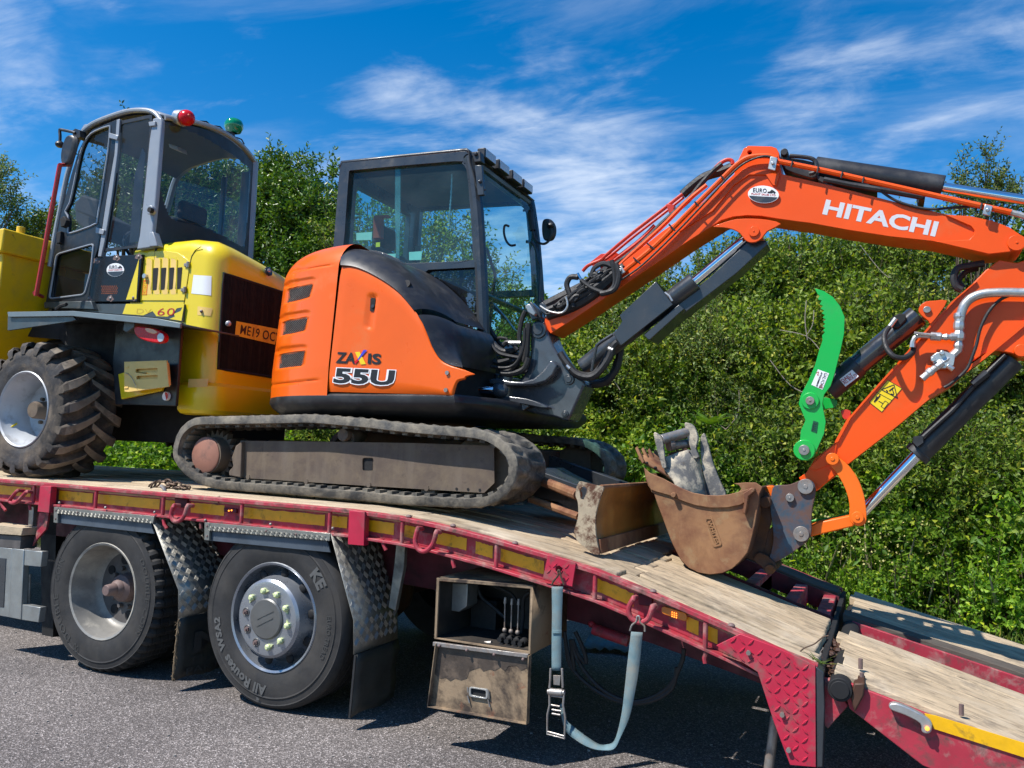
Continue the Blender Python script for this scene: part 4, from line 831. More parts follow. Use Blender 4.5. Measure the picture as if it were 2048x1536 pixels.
# inner drive blocks along the near edge (moulded steel cores)
mb = MB()
for i in range(0, NB, 4):
    n = tn(i); t = Vector((-n.z, 0, n.x)); c = base[i]+n*-.062
    for y in (.035, .27): mb.add([c+t*a+n*b+Vector((0, y+yy2, 0)) for a in (-.017, .017) for b in (-.010, .010) for yy2 in (0, .10)], [(0, 1, 3, 2), (4, 6, 7, 5), (0, 4, 5, 1), (2, 3, 7, 6), (0, 2, 6, 4), (1, 5, 7, 3)])
mb.obj('track_cores', m_track, trk, kind='stuff')
fr_o = z('d', (350, 308), (700, 312), (1100, 318), (1455, 330), (1457, 492), (1412, 536), (1150, 520), (900, 505), (700, 492), (350, 470))
mb = MB(); mb.prism(fr_o, .36, .37, [rounded(z('d', (882, 382), (930, 382), (930, 440), (882, 440)), 5)]); fo = mb.obj('track_frame', m_tframe, EX, bevel=.003)
mb = MB(); mb.prism(z('d', (350, 312), (1450, 334), (1400, 528), (360, 462)), .372, .60); mb.obj('track_frame_core', m_tframe, EX)
mb = MB(); mb.prism(z('d', (886, 386), (926, 386), (926, 436), (886, 436)), .3705, .3715); mb.obj('frame_opening', m_void, fo)
for p in ((382, 466), (635, 485), (908, 500), (1160, 515)):
    mb = MB(); c = onY(z('d', p), .355); mb.cyl(c, c+Vector((0, .02, 0)), .016, n=8); mb.cyl(c+Vector((0, .02, -.012)), c+Vector((0, .24, -.012)), .045, n=16); mb.obj('track_roller', m_tframe, EX)
for p in ((1292, 518), (1342, 520), (1393, 523)): mb = MB(); mb.disc(z('d', p), .358, .008, .004, 10); mb.obj('bolt_hole', m_void, fo)
c = onY(z('d', (197, 370)), .325); mb = MB(); mb.tube([c+Vector((0, .012, 0)), c+Vector((0, .0, 0)), c-Vector((0, .006, 0))], [.116, .116, .104], 40); mb.obj('drive_motor_cap', m_pink, EX, smooth=30)
mb = MB(); mb.cyl(c+Vector((.01, .01, 0)), c+Vector((.02, .3, 0)), .118, n=32); n_ = 11
P = [c + Vector((math.cos(a)*(.17 if k % 2 else .13), .09, math.sin(a)*(.17 if k % 2 else .13))) for k, a in enumerate(np.linspace(0, 2*math.pi, 45)[:-1])]; mb.plate(P, (0, .05, 0)); mb.obj('drive_sprocket', m_tframe, EX)
mb = MB(); c = onY(z('d', (1400, 430)), .42); mb.cyl(c, c+Vector((0, .1, 0)), .19, n=36); mb.obj('idler_wheel', m_tframe, EX, bevel=.006)
mb = MB(); c = onY(z('d', (795, 282)), .34); mb.cyl(c, c+Vector((0, .2, 0)), .038, n=20); mb.cyl(c+Vector((0, .05, -.02)), c+Vector((0, .16, .012)), .05); mb.obj('top_roller', m_tframe, EX, bevel=.004)
mb = MB(); mb.prism(z('d', (330, 330), (355, 310), (352, 470), (300, 460), (300, 440), (318, 420), (312, 380)), .33, .40); mb.obj('motor_guard', m_tframe, EX, bevel=.006)
# far track: same pieces shifted across
for nm in ('rubber_track', 'track_frame', 'track_frame_core', 'drive_sprocket', 'idler_wheel', 'top_roller'):
    o = next(q for q in EX.children if q.name == nm); d = dup(o, EX, (0, 1.60, 0))
mb = MB(); mb.box(.75, 2.35, .62, 1.9, 1.30, 1.50); mb.box(.42, .75, .62, 1.9, 1.30, 1.42); mb.cyl((1.5, 1.27, 1.5), (1.5, 1.27, 1.72), .42, n=40); splitobj(mb, 'undercarriage', m_rustdk, EX, bevel=.01)
# ---- blade
be = cr(z('n', (770, 702), (800, 700), (860, 715), (940, 735), (1000, 750), (1003, 785), (975, 860), (945, 960), (930, 1060), (932, 1200), (950, 1310), (968, 1375), (965, 1408), (905, 1402), (840, 1345), (765, 1290), (722, 1200), (738, 1130), (762, 1030), (758, 900), (735, 830), (748, 750)), 3)
hl = cr(z('n', (778, 800), (790, 758), (818, 748), (845, 770), (845, 800), (825, 850), (810, 875), (785, 862)), 3)
mb = MB(); mb.prism(be, .258, .275, [hl]); bl = mb.obj('blade_end_plate', m_bladeend, EX, bevel=.003)
d = dup(bl, EX, (0, 2.0, 0))
cv = cr([onY(p, .275) for p in z('n', (1000, 752), (990, 800), (965, 880), (945, 960), (932, 1060), (930, 1150), (936, 1240), (952, 1320), (966, 1400))], 4, False)
mb = MB(); mb.grid([[p + Vector((0, y, 0)) for p in cv] for y in np.linspace(0, 1.985, 12)]); mb.obj('dozer_blade', m_blade, EX, solid=-.016)
mb = MB(); mb.tube([cv[0]+Vector((-.008, 0, 0)), cv[0]+Vector((-.008, 1.985, 0))], .012, 8); mb.plate([cv[-1]+Vector((-.004, 0, -.002)), cv[-1]+Vector((.014, 0, .0)), cv[-1]+Vector((.004, 0, .07)), cv[-1]+Vector((-.012, 0, .07))], (0, 1.985, 0)); mb.obj('cutting_edge', m_rust, EX, bevel=.002)
for yb_ in (.78, 1.68):
    mb = MB(); A = onY(z('n', (380, 690)), .75); B = onY(z('n', (735, 800)), .4)
    mb.plate([(2.15, yb_, 1.52), (3.02, yb_, 1.27), (3.02, yb_, 1.20), (2.15, yb_, 1.40)], (0, .09, 0)); mb.obj('blade_arm', m_dgrey, EX, bevel=.006)
mb = MB(); mb.tube([onY(z('n', (380, 680)), .72), onY(z('n', (760, 830)), .42)], .028, 10); mb.obj('blade_stay', m_rust, EX)
mb = MB(); mb.tube([onY(z('n', (300, 870)), .68), onY(z('n', (770, 1040)), .42)], .02, 8); mb.obj('blade_stay', m_rust, EX)
mb = MB(); P = [onY(p, .9) for p in z('n', (380, 560), (480, 620), (760, 760), (770, 1020), (560, 900), (330, 850))]; mb.plate(P, (0, .4, 0)); mb.obj('blade_web', m_dgrey, EX, bevel=.004)
# ---- house body
HX, HY, HR = 1.47, 1.27, .97
ZC = 2.755
def taper(zc):
    t = .05*max(0, (zc-1.95)/.75)
    if zc > ZC-.20: u_ = min(1, (zc-(ZC-.20))/.20); t += .20*(1-math.sqrt(max(0, 1-u_*u_)))
    return t
def house(p, lf=0.):
    t = 0.
    for _ in range(5):
        d = ray(*p); R = HR - t + lf; a = d.x*d.x+d.y*d.y; ox, oy = CC.x-HX, CC.y-HY
        bq = ox*d.x+oy*d.y; disc = bq*bq - a*(ox*ox+oy*oy-R*R)
        s = (-bq - math.sqrt(max(0, disc)))/a; q = CC+d*s
        if q.x > HX: q = CC + d*((HY-HR+t*.35-lf-CC.y)/d.y); q_t = taper(q.z)
        t = taper(q.z)*(1 if q.x <= HX else 1)
    return q
def side(p, lf=0.): return onY(p, .30-lf)
# rear cover, angle x height grid with vent recesses pushed in
vents = [[z('c', *v) for v in vv] for vv in (
    [((208, 985), (222, 905), (235, 893), (372, 862), (377, 870), (360, 938), (345, 950))],
    [((180, 1180), (192, 1100), (205, 1088), (340, 1064), (346, 1072), (332, 1140), (318, 1152))],
    [((158, 1380), (168, 1300), (182, 1288), (322, 1268), (328, 1278), (318, 1350), (305, 1362))])]
vents = [v[0] for v in vents]
hoods = [z('c', *h) for h in (((200, 880), (235, 850), (375, 826), (395, 838), (388, 862), (225, 895)), ((175, 1075), (205, 1048), (345, 1026), (362, 1040), (355, 1060), (195, 1092)), ((152, 1275), (182, 1250), (322, 1234), (340, 1246), (334, 1265), (172, 1292)))]
def sdist(x, y, P):
    m = 1e9; n = len(P)
    for i in range(n):
        ax, ay, bx, by = *P[i-1], *P[i]; dx, dy = bx-ax, by-ay; t = max(0, min(1, ((x-ax)*dx+(y-ay)*dy)/(dx*dx+dy*dy+1e-9))); m = min(m, math.hypot(x-ax-t*dx, y-ay-t*dy))
    return -m if inpoly(x, y, P) else m
def toimg(q):
    d = q-CC; k = d.dot(WW); return 1024+FPX*d.dot(RR)/k, 768-FPX*d.dot(UU)/k
groove = z('c', (225, 812), (250, 785), (490, 748), (492, 755), (255, 795), (232, 822)); groove2 = z('c', (125, 1470), (410, 1440), (412, 1450), (125, 1482))
G = []; seam_ang = 270
for k in range(150):
    v = k/149; row = []
    for j in range(130):
        a = math.radians(95 + (seam_ang-95-.4)*j/129)
        zc = 1.765 + (ZC-1.765)*(1-(1-v)**1.25)
        R = HR - taper(zc); q = Vector((HX+R*math.cos(a), HY+R*math.sin(a), zc))
        if a > math.radians(180):
            u, w_ = toimg(q); dpt = 0
            for P in vents:
                if abs(u-P[0][0]) < 90 and abs(w_-P[0][1]) < 70: s = sdist(u, w_, P); dpt = max(dpt, .016*min(1, max(0, (1.5-s)/3)))
            for P in hoods:
                if abs(u-P[0][0]) < 90 and abs(w_-P[0][1]) < 50: s = sdist(u, w_, P); dpt = max(dpt, .010*min(1, max(0, (2-s)/5)))
            for P in (groove, groove2):
                if abs(u-P[0][0]) < 110 and abs(w_-P[0][1]) < 30: s = sdist(u, w_, P); dpt = max(dpt, .006*min(1, max(0, (1.5-s)/2.5)))
            n = Vector((math.cos(a), math.sin(a), 0)); q = q - n*dpt
        row.append(q)
    G.append(row)
# crown closing towards the top
for tt, zc in ((.34, ZC-.01), (.6, ZC-.10), (.97, ZC-.22)):
    G.append([Vector((HX+(HR-tt)*math.cos(a), HY+(HR-tt)*math.sin(a), zc)) for a in (math.radians(95+(seam_ang-95-.4)*j/129) for j in range(130))])
mb = MB(); mb.grid(G); rc = mb.obj('rear_cover', m_orange, EX, smooth=40)
def clipseg(P, a, b):
    ts = []
    for i in range(len(P)):
        (x1, y1), (x2, y2) = P[i-1], P[i]; dx, dy, ex, ey = b[0]-a[0], b[1]-a[1], x2-x1, y2-y1; den = dx*ey-dy*ex
        if abs(den) < 1e-9: continue
        t = ((x1-a[0])*ey-(y1-a[1])*ex)/den; s = ((x1-a[0])*dy-(y1-a[1])*dx)/den
        if 0 <= s <= 1: ts.append(t)
    ts.sort(); return [(ts[i], ts[i+1]) for i in range(0, len(ts)-1, 2)]
for P in vents:
    mb = MB(); cx = sum(p[0] for p in P)/len(P); cy = sum(p[1] for p in P)/len(P)
    for s in (.9, -.9):
        for c_ in np.arange(-140, 140, 3.6):
            a = (cx-100, cy-100*s+c_); b = (cx+100, cy+100*s+c_)
            for t0, t1 in clipseg(P, a, b):
                pts = [(a[0]+(b[0]-a[0])*t, a[1]+(b[1]-a[1])*t) for t in np.linspace(t0, t1, 4)]
                mb.tube([house(q, -.011) for q in pts], .0011, 3, cap=False)
    g = mb.obj('vent_mesh', m_steel, rc, kind='stuff', smooth=0)
    mb = MB(); rows = []
    xs = [p[0] for p in P]; x0, x1 = min(xs)+.5, max(xs)-.5
    for x in np.linspace(x0, x1, 10):
        tt = clipseg(P, (x, cy-80), (x, cy+80))
        if tt: t0, t1 = tt[0][0], tt[-1][1]; rows.append([house((x, cy-80+160*t), -.0145) for t in (t0, t1)])
    mb.grid(rows); mb.obj('vent_backing', m_void, rc, smooth=0)
# side panel (flat), bounded above by the black cover
cA = cr([(*p, 0) for p in z('c', (545, 757), (600, 760), (660, 775), (760, 822), (880, 905), (960, 992), (1030, 1092), (1070, 1180), (1100, 1250), (1140, 1312), (1200, 1350), (1285, 1382), (1352, 1410))], 8, False)
cBt = cr([(*p, 0) for p in z('c', (462, 1515), (800, 1524), (1000, 1530), (1130, 1540), (1210, 1550), (1218, 1551), (1232, 1500), (1250, 1455), (1292, 1440), (1300, 1425), (1352, 1411))], 8, False)
def resN(P, n):
    L_ = [0]
    for i in range(len(P)-1): L_.append(L_[-1]+(P[i+1]-P[i]).length)
    out = []
    for k in range(n): s = L_[-1]*k/(n-1); j = int(np.clip(np.searchsorted(L_, s)-1, 0, len(P)-2)); out.append(P[j].lerp(P[j+1], (s-L_[j])/max(1e-9, L_[j+1]-L_[j])))
    return out
N_ = 70; left = resN([Vector((*z('c', (545, 757)), 0)), Vector((*z('c', (500, 1130)), 0)), Vector((*z('c', (462, 1515)), 0))], 30)
A_ = resN(cA, N_); B_ = resN(cBt, N_)
hole_c = z('c', (730, 1035)); slot = rounded(z('c', (700, 950), (760, 930), (772, 960), (735, 1135), (695, 1140)), 8); slotd = rounded(z('c', (722, 965), (735, 950), (755, 958), (748, 1025), (728, 1035)), 4)
slot2 = [(p[0], p[1]) for p in slot]; slotd2 = [(p[0], p[1]) for p in slotd]
def cxy(P): return [(p[0], p[1]) for p in P]
slot2 = cxy(rounded([Vector((*p, 0)) for p in z('c', (698, 1135), (712, 935), (768, 930), (735, 1138))], 6)); slotd2 = cxy(rounded([Vector((*p, 0)) for p in z('c', (722, 1032), (726, 952), (757, 950), (748, 1034))], 3))
G = []
for i in range(N_):
    row = []
    for j in range(60):
        p = A_[i].lerp(B_[i], j/59); q = onY((p.x, p.y), .30); s = sdist(p.x, p.y, slot2) if abs(p.x-hole_c[0]) < 40 else 99
        if s < 3: q.y += .012*min(1, max(0, (1.5-s)/3))
        e = min(j, 59-j, 8)/8; q.y += .012*(1-e)**2
        if i < 3: q.y += .006*(1-i/3)
        row.append(q)
    G.append(row)
mb = MB(); mb.grid(G); sp = mb.obj('side_panel', m_orange, EX, smooth=40)
mb = MB(); mb.prism(slotd2, .308, .3085); mb.obj('lock_slot', m_void, sp)
mb = MB(); c = onY(z('c', (738, 1000)), .302); mb.cyl(c, c+Vector((0, .01, 0)), .010, n=12); mb.obj('panel_lock', m_dgrey, sp)
for p in ((1185, 1402), (1177, 1506)): mb = MB(); mb.disc(z('c', p), .290, .012, .012, 12); mb.obj('panel_bolt', m_steel, sp)
# black cover
def coverstrip(name, Apts, Bpts, m, n=40, yA=.302, yB=.60, bulge=.045):
    A2 = resN(cr([(*p, 0) for p in z('c', *Apts)], 6, False), n); B2 = resN(cr([(*p, 0) for p in z('c', *Bpts)], 6, False), n); G = []
    for i in range(n):
        a, b = onY((A2[i].x, A2[i].y), yA), onY((B2[i].x, B2[i].y), yB); row = [a+Vector((0, .02, -.012))]
        for j in range(13):
            t = j/12; q = a.lerp(b, t); sag = math.sin(math.pi*t)**.8
            e = min(i, n-1-i, 2)/2
            q += Vector((.10, -.45, .55)).normalized()*bulge*sag*(.85+.15*e) ; row.append(q)
        q = b.copy(); q.y = 1.0; row.append(q+Vector((0, 0, .01))); G.append(row)
    mb = MB(); mb.grid(G); return mb.obj(name, m, EX, smooth=50)
bc = coverstrip('top_cover', ((545, 752), (640, 765), (760, 820), (880, 902), (960, 990), (985, 1025)), ((572, 668), (640, 662), (760, 682), (900, 742), (1020, 832), (1120, 932), (1200, 1032), (1240, 1095)), m_black)
coverstrip('tank_cover', ((1010, 1055), (1040, 1105), (1072, 1180), (1100, 1250), (1140, 1312), (1200, 1352), (1280, 1368)), ((1245, 1112), (1262, 1130), (1280, 1170), (1288, 1220), (1292, 1280), (1288, 1330), (1282, 1366)), m_black, 30, .302, .56, .03)
mb = MB(); q = onY(z('c', (950, 875)), .40); mb.cyl(q+Vector((0, -.03, .0)), q+Vector((0, .05, -.05)), .034, n=24); mb.obj('fuel_cap_recess', m_void, bc); mb = MB(); mb.ball(q+Vector((0, -.022, -.006)), .010); mb.obj('cap_lock', m_steel, bc)
# frame under the body, and closing walls
def planloop(R, zc, x1=2.36):
    P = [Vector((HX+R*math.cos(a), HY+R*math.sin(a), zc)) for a in np.linspace(math.radians(90), math.radians(270), 40)]
    P += [Vector((x1, HY-R, zc)), Vector((x1+.12, HY-R+.3, zc)), Vector((x1+.12, HY+R-.1, zc)), Vector((x1-.1, HY+R, zc))]; return P
mb = MB(); mb.grid([planloop(r, q, x) for r, q, x in ((.955, 1.785, 2.32), (.972, 1.772, 2.33), (.975, 1.74, 2.34), (.955, 1.71, 2.33), (.90, 1.672, 2.30), (.75, 1.655, 2.1), (.4, 1.65, 1.8))], closed=True); mb.obj('revolving_frame', m_black, EX, smooth=40)
mb = MB(); mb.grid([planloop(.94, q, 1.6) for q in (1.78, 1.84)] , closed=True); mb.obj('engine_bay_wall', m_void, EX)
mb = MB(); mb.box(2.16, 2.19, .50, 1.30, 1.79, 2.10); mb.obj('front_closing_panel', m_void, EX)
# counterweight lump at the tail (grey)
mb = MB(); P = [house(p, .012) for p in z('c', (70, 1400), (95, 1372), (122, 1358))]
mb.grid([[Vector((HX+(HR+.03+r)*math.cos(a), HY+(HR+.03+r)*math.sin(a), q)) for a in np.linspace(math.radians(178), math.radians(205), 10)] for r, q in ((-.05, 1.74), (0, 1.76), (.0, 1.95), (-.01, 1.985), (-.06, 1.99))]); mb.obj('counterweight', m_dgrey, EX, smooth=40)
# decals on the body
SP = SY(.2965)
decal('model_lettering', 'ZA', SP, (z('c', (514, 1342)), z('c', (632, 1348)), z('c', (524, 1276))), m_btext, sp, .03); decal('model_lettering', 'IS', SP, (z('c', (708, 1348)), z('c', (788, 1352)), z('c', (712, 1284))), m_btext, sp, .035)
mb = MB(); mb.add([SP(p) for p in z('c', (632, 1278), (660, 1275), (698, 1350), (668, 1352))], [(0, 1, 2, 3)]); mb.obj('rainbow_stroke', m_ysign, sp, smooth=0)
mb = MB(); mb.add([SY(.2955)(p) for p in z('c', (684, 1264), (706, 1266), (660, 1318), (634, 1350), (632, 1348))], [(0, 1, 2, 3, 4)]); mb.obj('rainbow_stroke', m_bluet, sp, smooth=0)
mb = MB(); mb.add([SY(.2950)(p) for p in z('c', (628, 1336), (648, 1318), (652, 1330), (634, 1350))], [(0, 1, 2, 3)]); mb.obj('rainbow_stroke', m_redlens, sp, smooth=0)
decal('model_number', '55U', SY(.2966), (z('c', (494, 1470)), z('c', (868, 1486)), z('c', (508, 1368))), m_white, sp, .085); decal('model_number', '55U', SY(.2958), (z('c', (499, 1464)), z('c', (862, 1479)), z('c', (513, 1373))), m_btext, sp, .04)
# ---- cab
YC = 1.0; YF = 1.98
def hz(k, *p): return z(k, *p)
cab_out = z('c', (498, 1000), (500, 660), (541, 152), (556, 138), (1240, 72), (1300, 66), (1338, 95), (1352, 150), (1385, 420), (1408, 800), (1425, 1225), (1378, 1225), (1372, 1050), (1290, 1046), (1215, 1000), (1130, 900), (900, 735), (700, 900))
w1_ = cr(z('c', (562, 700), (570, 560), (594, 215), (602, 188), (640, 180), (1225, 128), (1275, 140), (1302, 175), (1312, 240), (1336, 560), (1340, 700), (1332, 722), (1200, 732), (940, 742), (900, 722), (840, 692), (760, 668), (640, 660)), 2)
w2_ = z('c', (1055, 795), (1075, 782), (1366, 766), (1364, 1040), (1292, 1044), (1222, 1008), (1150, 905))
mb = MB(); mb.prism(cab_out, YC, YC+.06, [w1_, w2_]); cab = mb.obj('cab', m_dgrey, EX, bevel=.006)
# front near post and roof rails, traced on the side plane; deeper wall thickness comes from the far copy
def onroof(p, y): return onY(p, y)
fo_ = [onY(p, YC) for p in cab_out]; xr = min(p.x for p in fo_)
# far side frame: same outline shifted across, with its own window opening
mb = MB(); mb.plate([p+Vector((0, YF-YC, 0)) for p in fo_], (0, .05, 0), [[onY(p, YC)+Vector((0, YF-YC, 0)) for p in w1_], [onY(p, YC)+Vector((0, YF-YC, 0)) for p in w2_]]); mb.obj('cab_far_frame', m_dgrey, EX, bevel=.004)
# roof
rf = [onY(p, YC) for p in z('c', (543, 168), (556, 138), (900, 105), (1240, 72), (1300, 66), (1340, 100))]
mb = MB(); G = [[p + Vector((0, y, .014*math.sin(math.pi*(y)/(YF-YC+.05)))) for p in rf] for y in (0, .02, .2, .5, .8, 1.01, 1.03)]; mb.grid(G); mb.obj('cab_roof', m_dgrey, EX, solid=.02)
mb = MB(); mb.grid([[p + Vector((-.0, y, -.045)) for p in rf] for y in (.06, .5, .97)]); mb.obj('headlining', m_liner, EX)
# rear frame with window opening
zb = onY(z('c', (500, 900)), YC).z; top = rf[0].z
b0, t0_ = fo_[1], fo_[2]
mb = MB(); mb.plate([Vector((b0.x, YC+.06, 2.2)), Vector((t0_.x+.01, YC+.06, top)), Vector((t0_.x+.01, YF, top)), Vector((b0.x, YF, 2.2))], (.05, 0, 0), [[Vector((b0.x+.01, YC+.14, 2.66)), Vector((t0_.x+.01, YC+.14, top-.10)), Vector((t0_.x+.01, YF-.10, top-.10)), Vector((b0.x+.01, YF-.10, 2.66))]]); mb.obj('cab_rear_frame', m_dgrey, EX, bevel=.004)
# front: posts, header and sill between the near and far frames
fp = [onY(p, YC) for p in z('c', (1338, 95), (1352, 150), (1385, 420), (1408, 800), (1425, 1225))]
for y, nm in ((YC-.012, 'front_post'), (YF+.0, 'front_post')):
    mb = MB(); mb.tube(cr([p+Vector((-.03, y-YC+.035, 0)) for p in fp], 3, False), .042, 10); mb.obj(nm, m_dgrey, EX)
mb = MB(); mb.tube([fp[0]+Vector((-.03, .0, -.02)), fp[0]+Vector((-.03, YF-YC+.05, -.02))], .04, 10); mb.obj('front_header', m_dgrey, EX)
mb = MB(); mb.tube([fp[3]+Vector((-.03, .0, -.13)), fp[3]+Vector((-.03, YF-YC+.05, -.13))], .022, 8); mb.obj('front_cross_bar', m_dgrey, EX)
mb = MB(); mb.tube([fp[4]+Vector((-.03, .0, .0)), fp[4]+Vector((-.03, YF-YC+.05, .0))], .05, 8); mb.obj('front_sill', m_dgrey, EX)
mb = MB(); mb.grid([[p+Vector((-.012, y, 0)) for p in fp] for y in (.04, YF-YC)]); mb.obj('windscreen', g_teal, EX, smooth=0)
mb = MB(); mb.add([onY(p, YC+.03) for p in w1_], [tuple(range(len(w1_)))]); mb.obj('side_window', g_teal, EX, smooth=0)
mb = MB(); mb.add([onY(p, YC+.03) for p in w2_], [tuple(range(len(w2_)))]); mb.obj('lower_side_window', g_dark, EX, smooth=0)
mb = MB(); mb.add([Vector((b0.x+.025, YC+.14, 2.66)), Vector((t0_.x+.03, YC+.14, top-.10)), Vector((t0_.x+.03, YF-.10, top-.10)), Vector((b0.x+.025, YF-.10, 2.66))], [(0, 1, 2, 3)]); mb.obj('rear_window', g_teal, EX, smooth=0)
# sliding-window edge strips and white labels
mb = MB(); mb.prism(z('c', (875, 165), (906, 162), (905, 430), (898, 715), (880, 710), (872, 430)), YC+.034, YC+.040); mb.obj('window_slide_strip', glass_mat('pale_glass_edge', (.42, .68, .68), 1.2, .35, (.45, .62, .62)), EX, smooth=0)
for pts in (((958, 675), (1035, 670), (1032, 722), (958, 724)), ((640, 560), (735, 554), (732, 602), (640, 604)), ((800, 688), (878, 684), (876, 712), (842, 702))):
    mb = MB(); mb.prism(z('c', *pts), YC+.036, YC+.038); mb.obj('window_label', mat('pale_green_label', (.42, .62, .55), .5), EX, smooth=0)
mb = MB(); mb.prism(z('c', (758, 618), (783, 616), (782, 643), (757, 645)), YC+.036, YC+.038); mb.obj('window_label', m_ysign, EX, label='small yellow window label', smooth=0)
# cab interior
mb = MB(); sx, sy_ = 1.25, 1.5
for b in ((sx-.22, sx+.26, sy_-.24, sy_+.24, 2.42, 2.56), (sx-.30, sx-.16, sy_-.23, sy_+.23, 2.50, 2.98), (sx-.30, sx-.20, sy_-.13, sy_+.13, 3.0, 3.17)): mb.box(*b)
mb.obj('operator_seat', m_seat, EX, bevel=.05, seg=3)
mb = MB(); mb.box(sx-.3, sx+.55, YC+.10, YF-.05, 2.15, 2.36); mb.obj('cab_floor', m_void, EX, bevel=.01)
for yy2 in (sy_-.32, sy_+.32):
    mb = MB(); mb.box(sx-.2, sx+.28, yy2-.06, yy2+.06, 2.4, 2.66); mb.obj('arm_console', m_black, EX, bevel=.02)
    mb = MB(); mb.tube([(sx+.24, yy2, 2.66), (sx+.26, yy2, 2.80), (sx+.25, yy2, 2.90)], [.012, .012, .024], 8); mb.obj('joystick', m_black, EX)
for dx in (0, .06): mb = MB(); mb.tube([(1.85+dx, 1.42+dx*2, 2.35), (1.88+dx, 1.42+dx*2, 2.75), (1.80+dx, 1.42+dx*2, 2.95)], .012, 8); mb.obj('travel_lever', m_black, EX)
mb = MB(); mb.prism(z('c', (742, 455), (830, 448), (832, 462), (790, 466), (788, 590), (740, 594)), 1.32, 1.36); mb.obj('red_tool_rack', mat('faded_red_plastic', (.40, .05, .02), .5), EX, bevel=.004)
mb = MB(); ch = [onY(p, 1.12) for p in z('c', (1218, 200), (1212, 330), (1205, 420), (1202, 500), (1215, 530), (1250, 550), (1320, 552))]; mb.tube(cr(ch, 8, False), [.004+.003*(i % 2) for i in range(49)], 6); mb.obj('coiled_cord', m_zinc, EX)
mb = MB(); mb.ball(onY(z('c', (600, 365)), YC+.12), .05, (.5, 1, 1.2)); mb.obj('work_lamp', m_black, EX)
# mirrors, hand rails and roof lamps
mb = MB(); mpts = [onY(p, 1.95) for p in z('c', (1645, 425), (1690, 425), (1695, 470), (1705, 560), (1730, 612), (1775, 625), (1810, 590), (1815, 530))]; mb.tube(cr(mpts, 4, False), .010, 8); mb.tube([onY(p, 1.95) for p in z('c', (1690, 440), (1700, 545))], .026, 10); mb.obj('mirror_arm', m_black, EX)
mc = onY(z('c', (1782, 540)), 1.97); mb = MB(); P = cr(z('c', (1765, 478), (1790, 475), (1815, 510), (1818, 560), (1800, 600), (1770, 605), (1756, 570), (1754, 510)), 3); mb.plate([onY(p, 1.97) for p in P], (.03, .035, 0)); mb.ball(onY(z('c', (1812, 515)), 1.95), .028, (1.3, 1, .8)); mb.obj('wing_mirror', m_black, EX, bevel=.012)
mb = MB(); mb.tube(cr([onY(p, 1.90) for p in z('c', (1665, 612), (1700, 620), (1722, 655), (1735, 720), (1750, 760), (1748, 840), (1742, 980))], 4, False), .013, 8); mb.obj('front_hand_rail', m_dgrey, EX)
mb = MB(); mb.tube(cr([onY(p, YC+.25) for p in z('c', (1560, 520), (1535, 515), (1530, 560), (1545, 610), (1570, 635), (1600, 632))], 4, False), .008, 8); mb.obj('inner_hand_rail', m_black, EX)
H0, H1 = fp[0]+Vector((.0, .0, .03)), fp[0]+Vector((.0, YF-YC+.03, .03))
for i, p in enumerate(((1425, 100), (1492, 160), (1548, 222), (1603, 275))):
    t = (.16, .38, .60, .80)[i]; c = H0.lerp(H1, t); mb = MB(); mb.box(c.x-.005, c.x+.055, c.y-.085, c.y+.085, c.z-.02, c.z+.05); o = mb.obj('roof_lamp', m_black, EX, bevel=.006); mb = MB(); mb.box(c.x+.056, c.x+.060, c.y-.075, c.y+.075, c.z-.012, c.z+.042); mb.obj('lamp_lens', m_clearlens, o)
mb = MB(); mb.prism(z('c', (1330, 70), (1385, 66), (1392, 130), (1350, 135)), YC-.03, YC+.03); mb.disc(z('c', (1355, 80)), YC-.045, .014, .02, 10); mb.obj('wiper_motor', m_black, EX, bevel=.006)
mb = MB(); mb.prism(z('c', (1352, 150), (1395, 150), (1410, 330), (1370, 335)), YC-.035, YC-.01); mb.ball(onY(z('c', (1385, 250)), YC-.04), .012); mb.obj('door_latch', m_dgrey, EX, bevel=.005)
mb = MB(); mb.tube(cr([onY(p, YC-.02) for p in z('c', (1320, 62), (1325, 130), (1345, 200), (1370, 290), (1420, 300))], 4, False), .006, 6); mb.tube(cr([onY(z('c', p), YC+.5) for p in ((1405, 90), (1440, 75), (1460, 105), (1440, 150), (1410, 140))], 4, False), .006, 6); splitobj(mb, 'cab_cable', m_rubber, EX)
# ---- swing post casting
cast = cr(z('l', (790, 462), (830, 452), (865, 478), (885, 540), (915, 610), (945, 660), (985, 720), (1030, 780), (1075, 815), (1118, 842), (1110, 880), (1060, 990), (1018, 1082), (985, 1090), (930, 1070), (860, 1060), (740, 1030), (640, 985), (575, 955), (560, 930), (566, 880), (640, 868), (700, 830), (745, 770), (770, 690), (770, 580), (772, 500)), 2)
mb = MB(); mb.prism(cast, 1.0, 1.20); sw = mb.obj('swing_post', m_cast, EX, bevel=.025, seg=3)
mb = MB(); mb.prism(z('l', (500, 828), (560, 818), (640, 838), (720, 842), (790, 822), (845, 775), (905, 700), (940, 740), (915, 800), (870, 842), (790, 866), (640, 872), (505, 858)), .93, 1.02); mb.prism(cr(z('l', (560, 935), (640, 938), (740, 950), (820, 975), (880, 1005), (840, 1010), (720, 985), (560, 965)), 2), .93, 1.02); splitobj(mb, 'swing_lug', m_cast, EX, bevel=.012, seg=3)
mb = MB(); a = onY(z('l', (615, 800)), .99); b = onY(z('l', (605, 960)), .99); mb.cyl(a, b, .045, n=20); mb.cyl(a+Vector((0, 0, .012)), a, .03, n=16); mb.obj('swing_pin', m_cast, EX, bevel=.004)
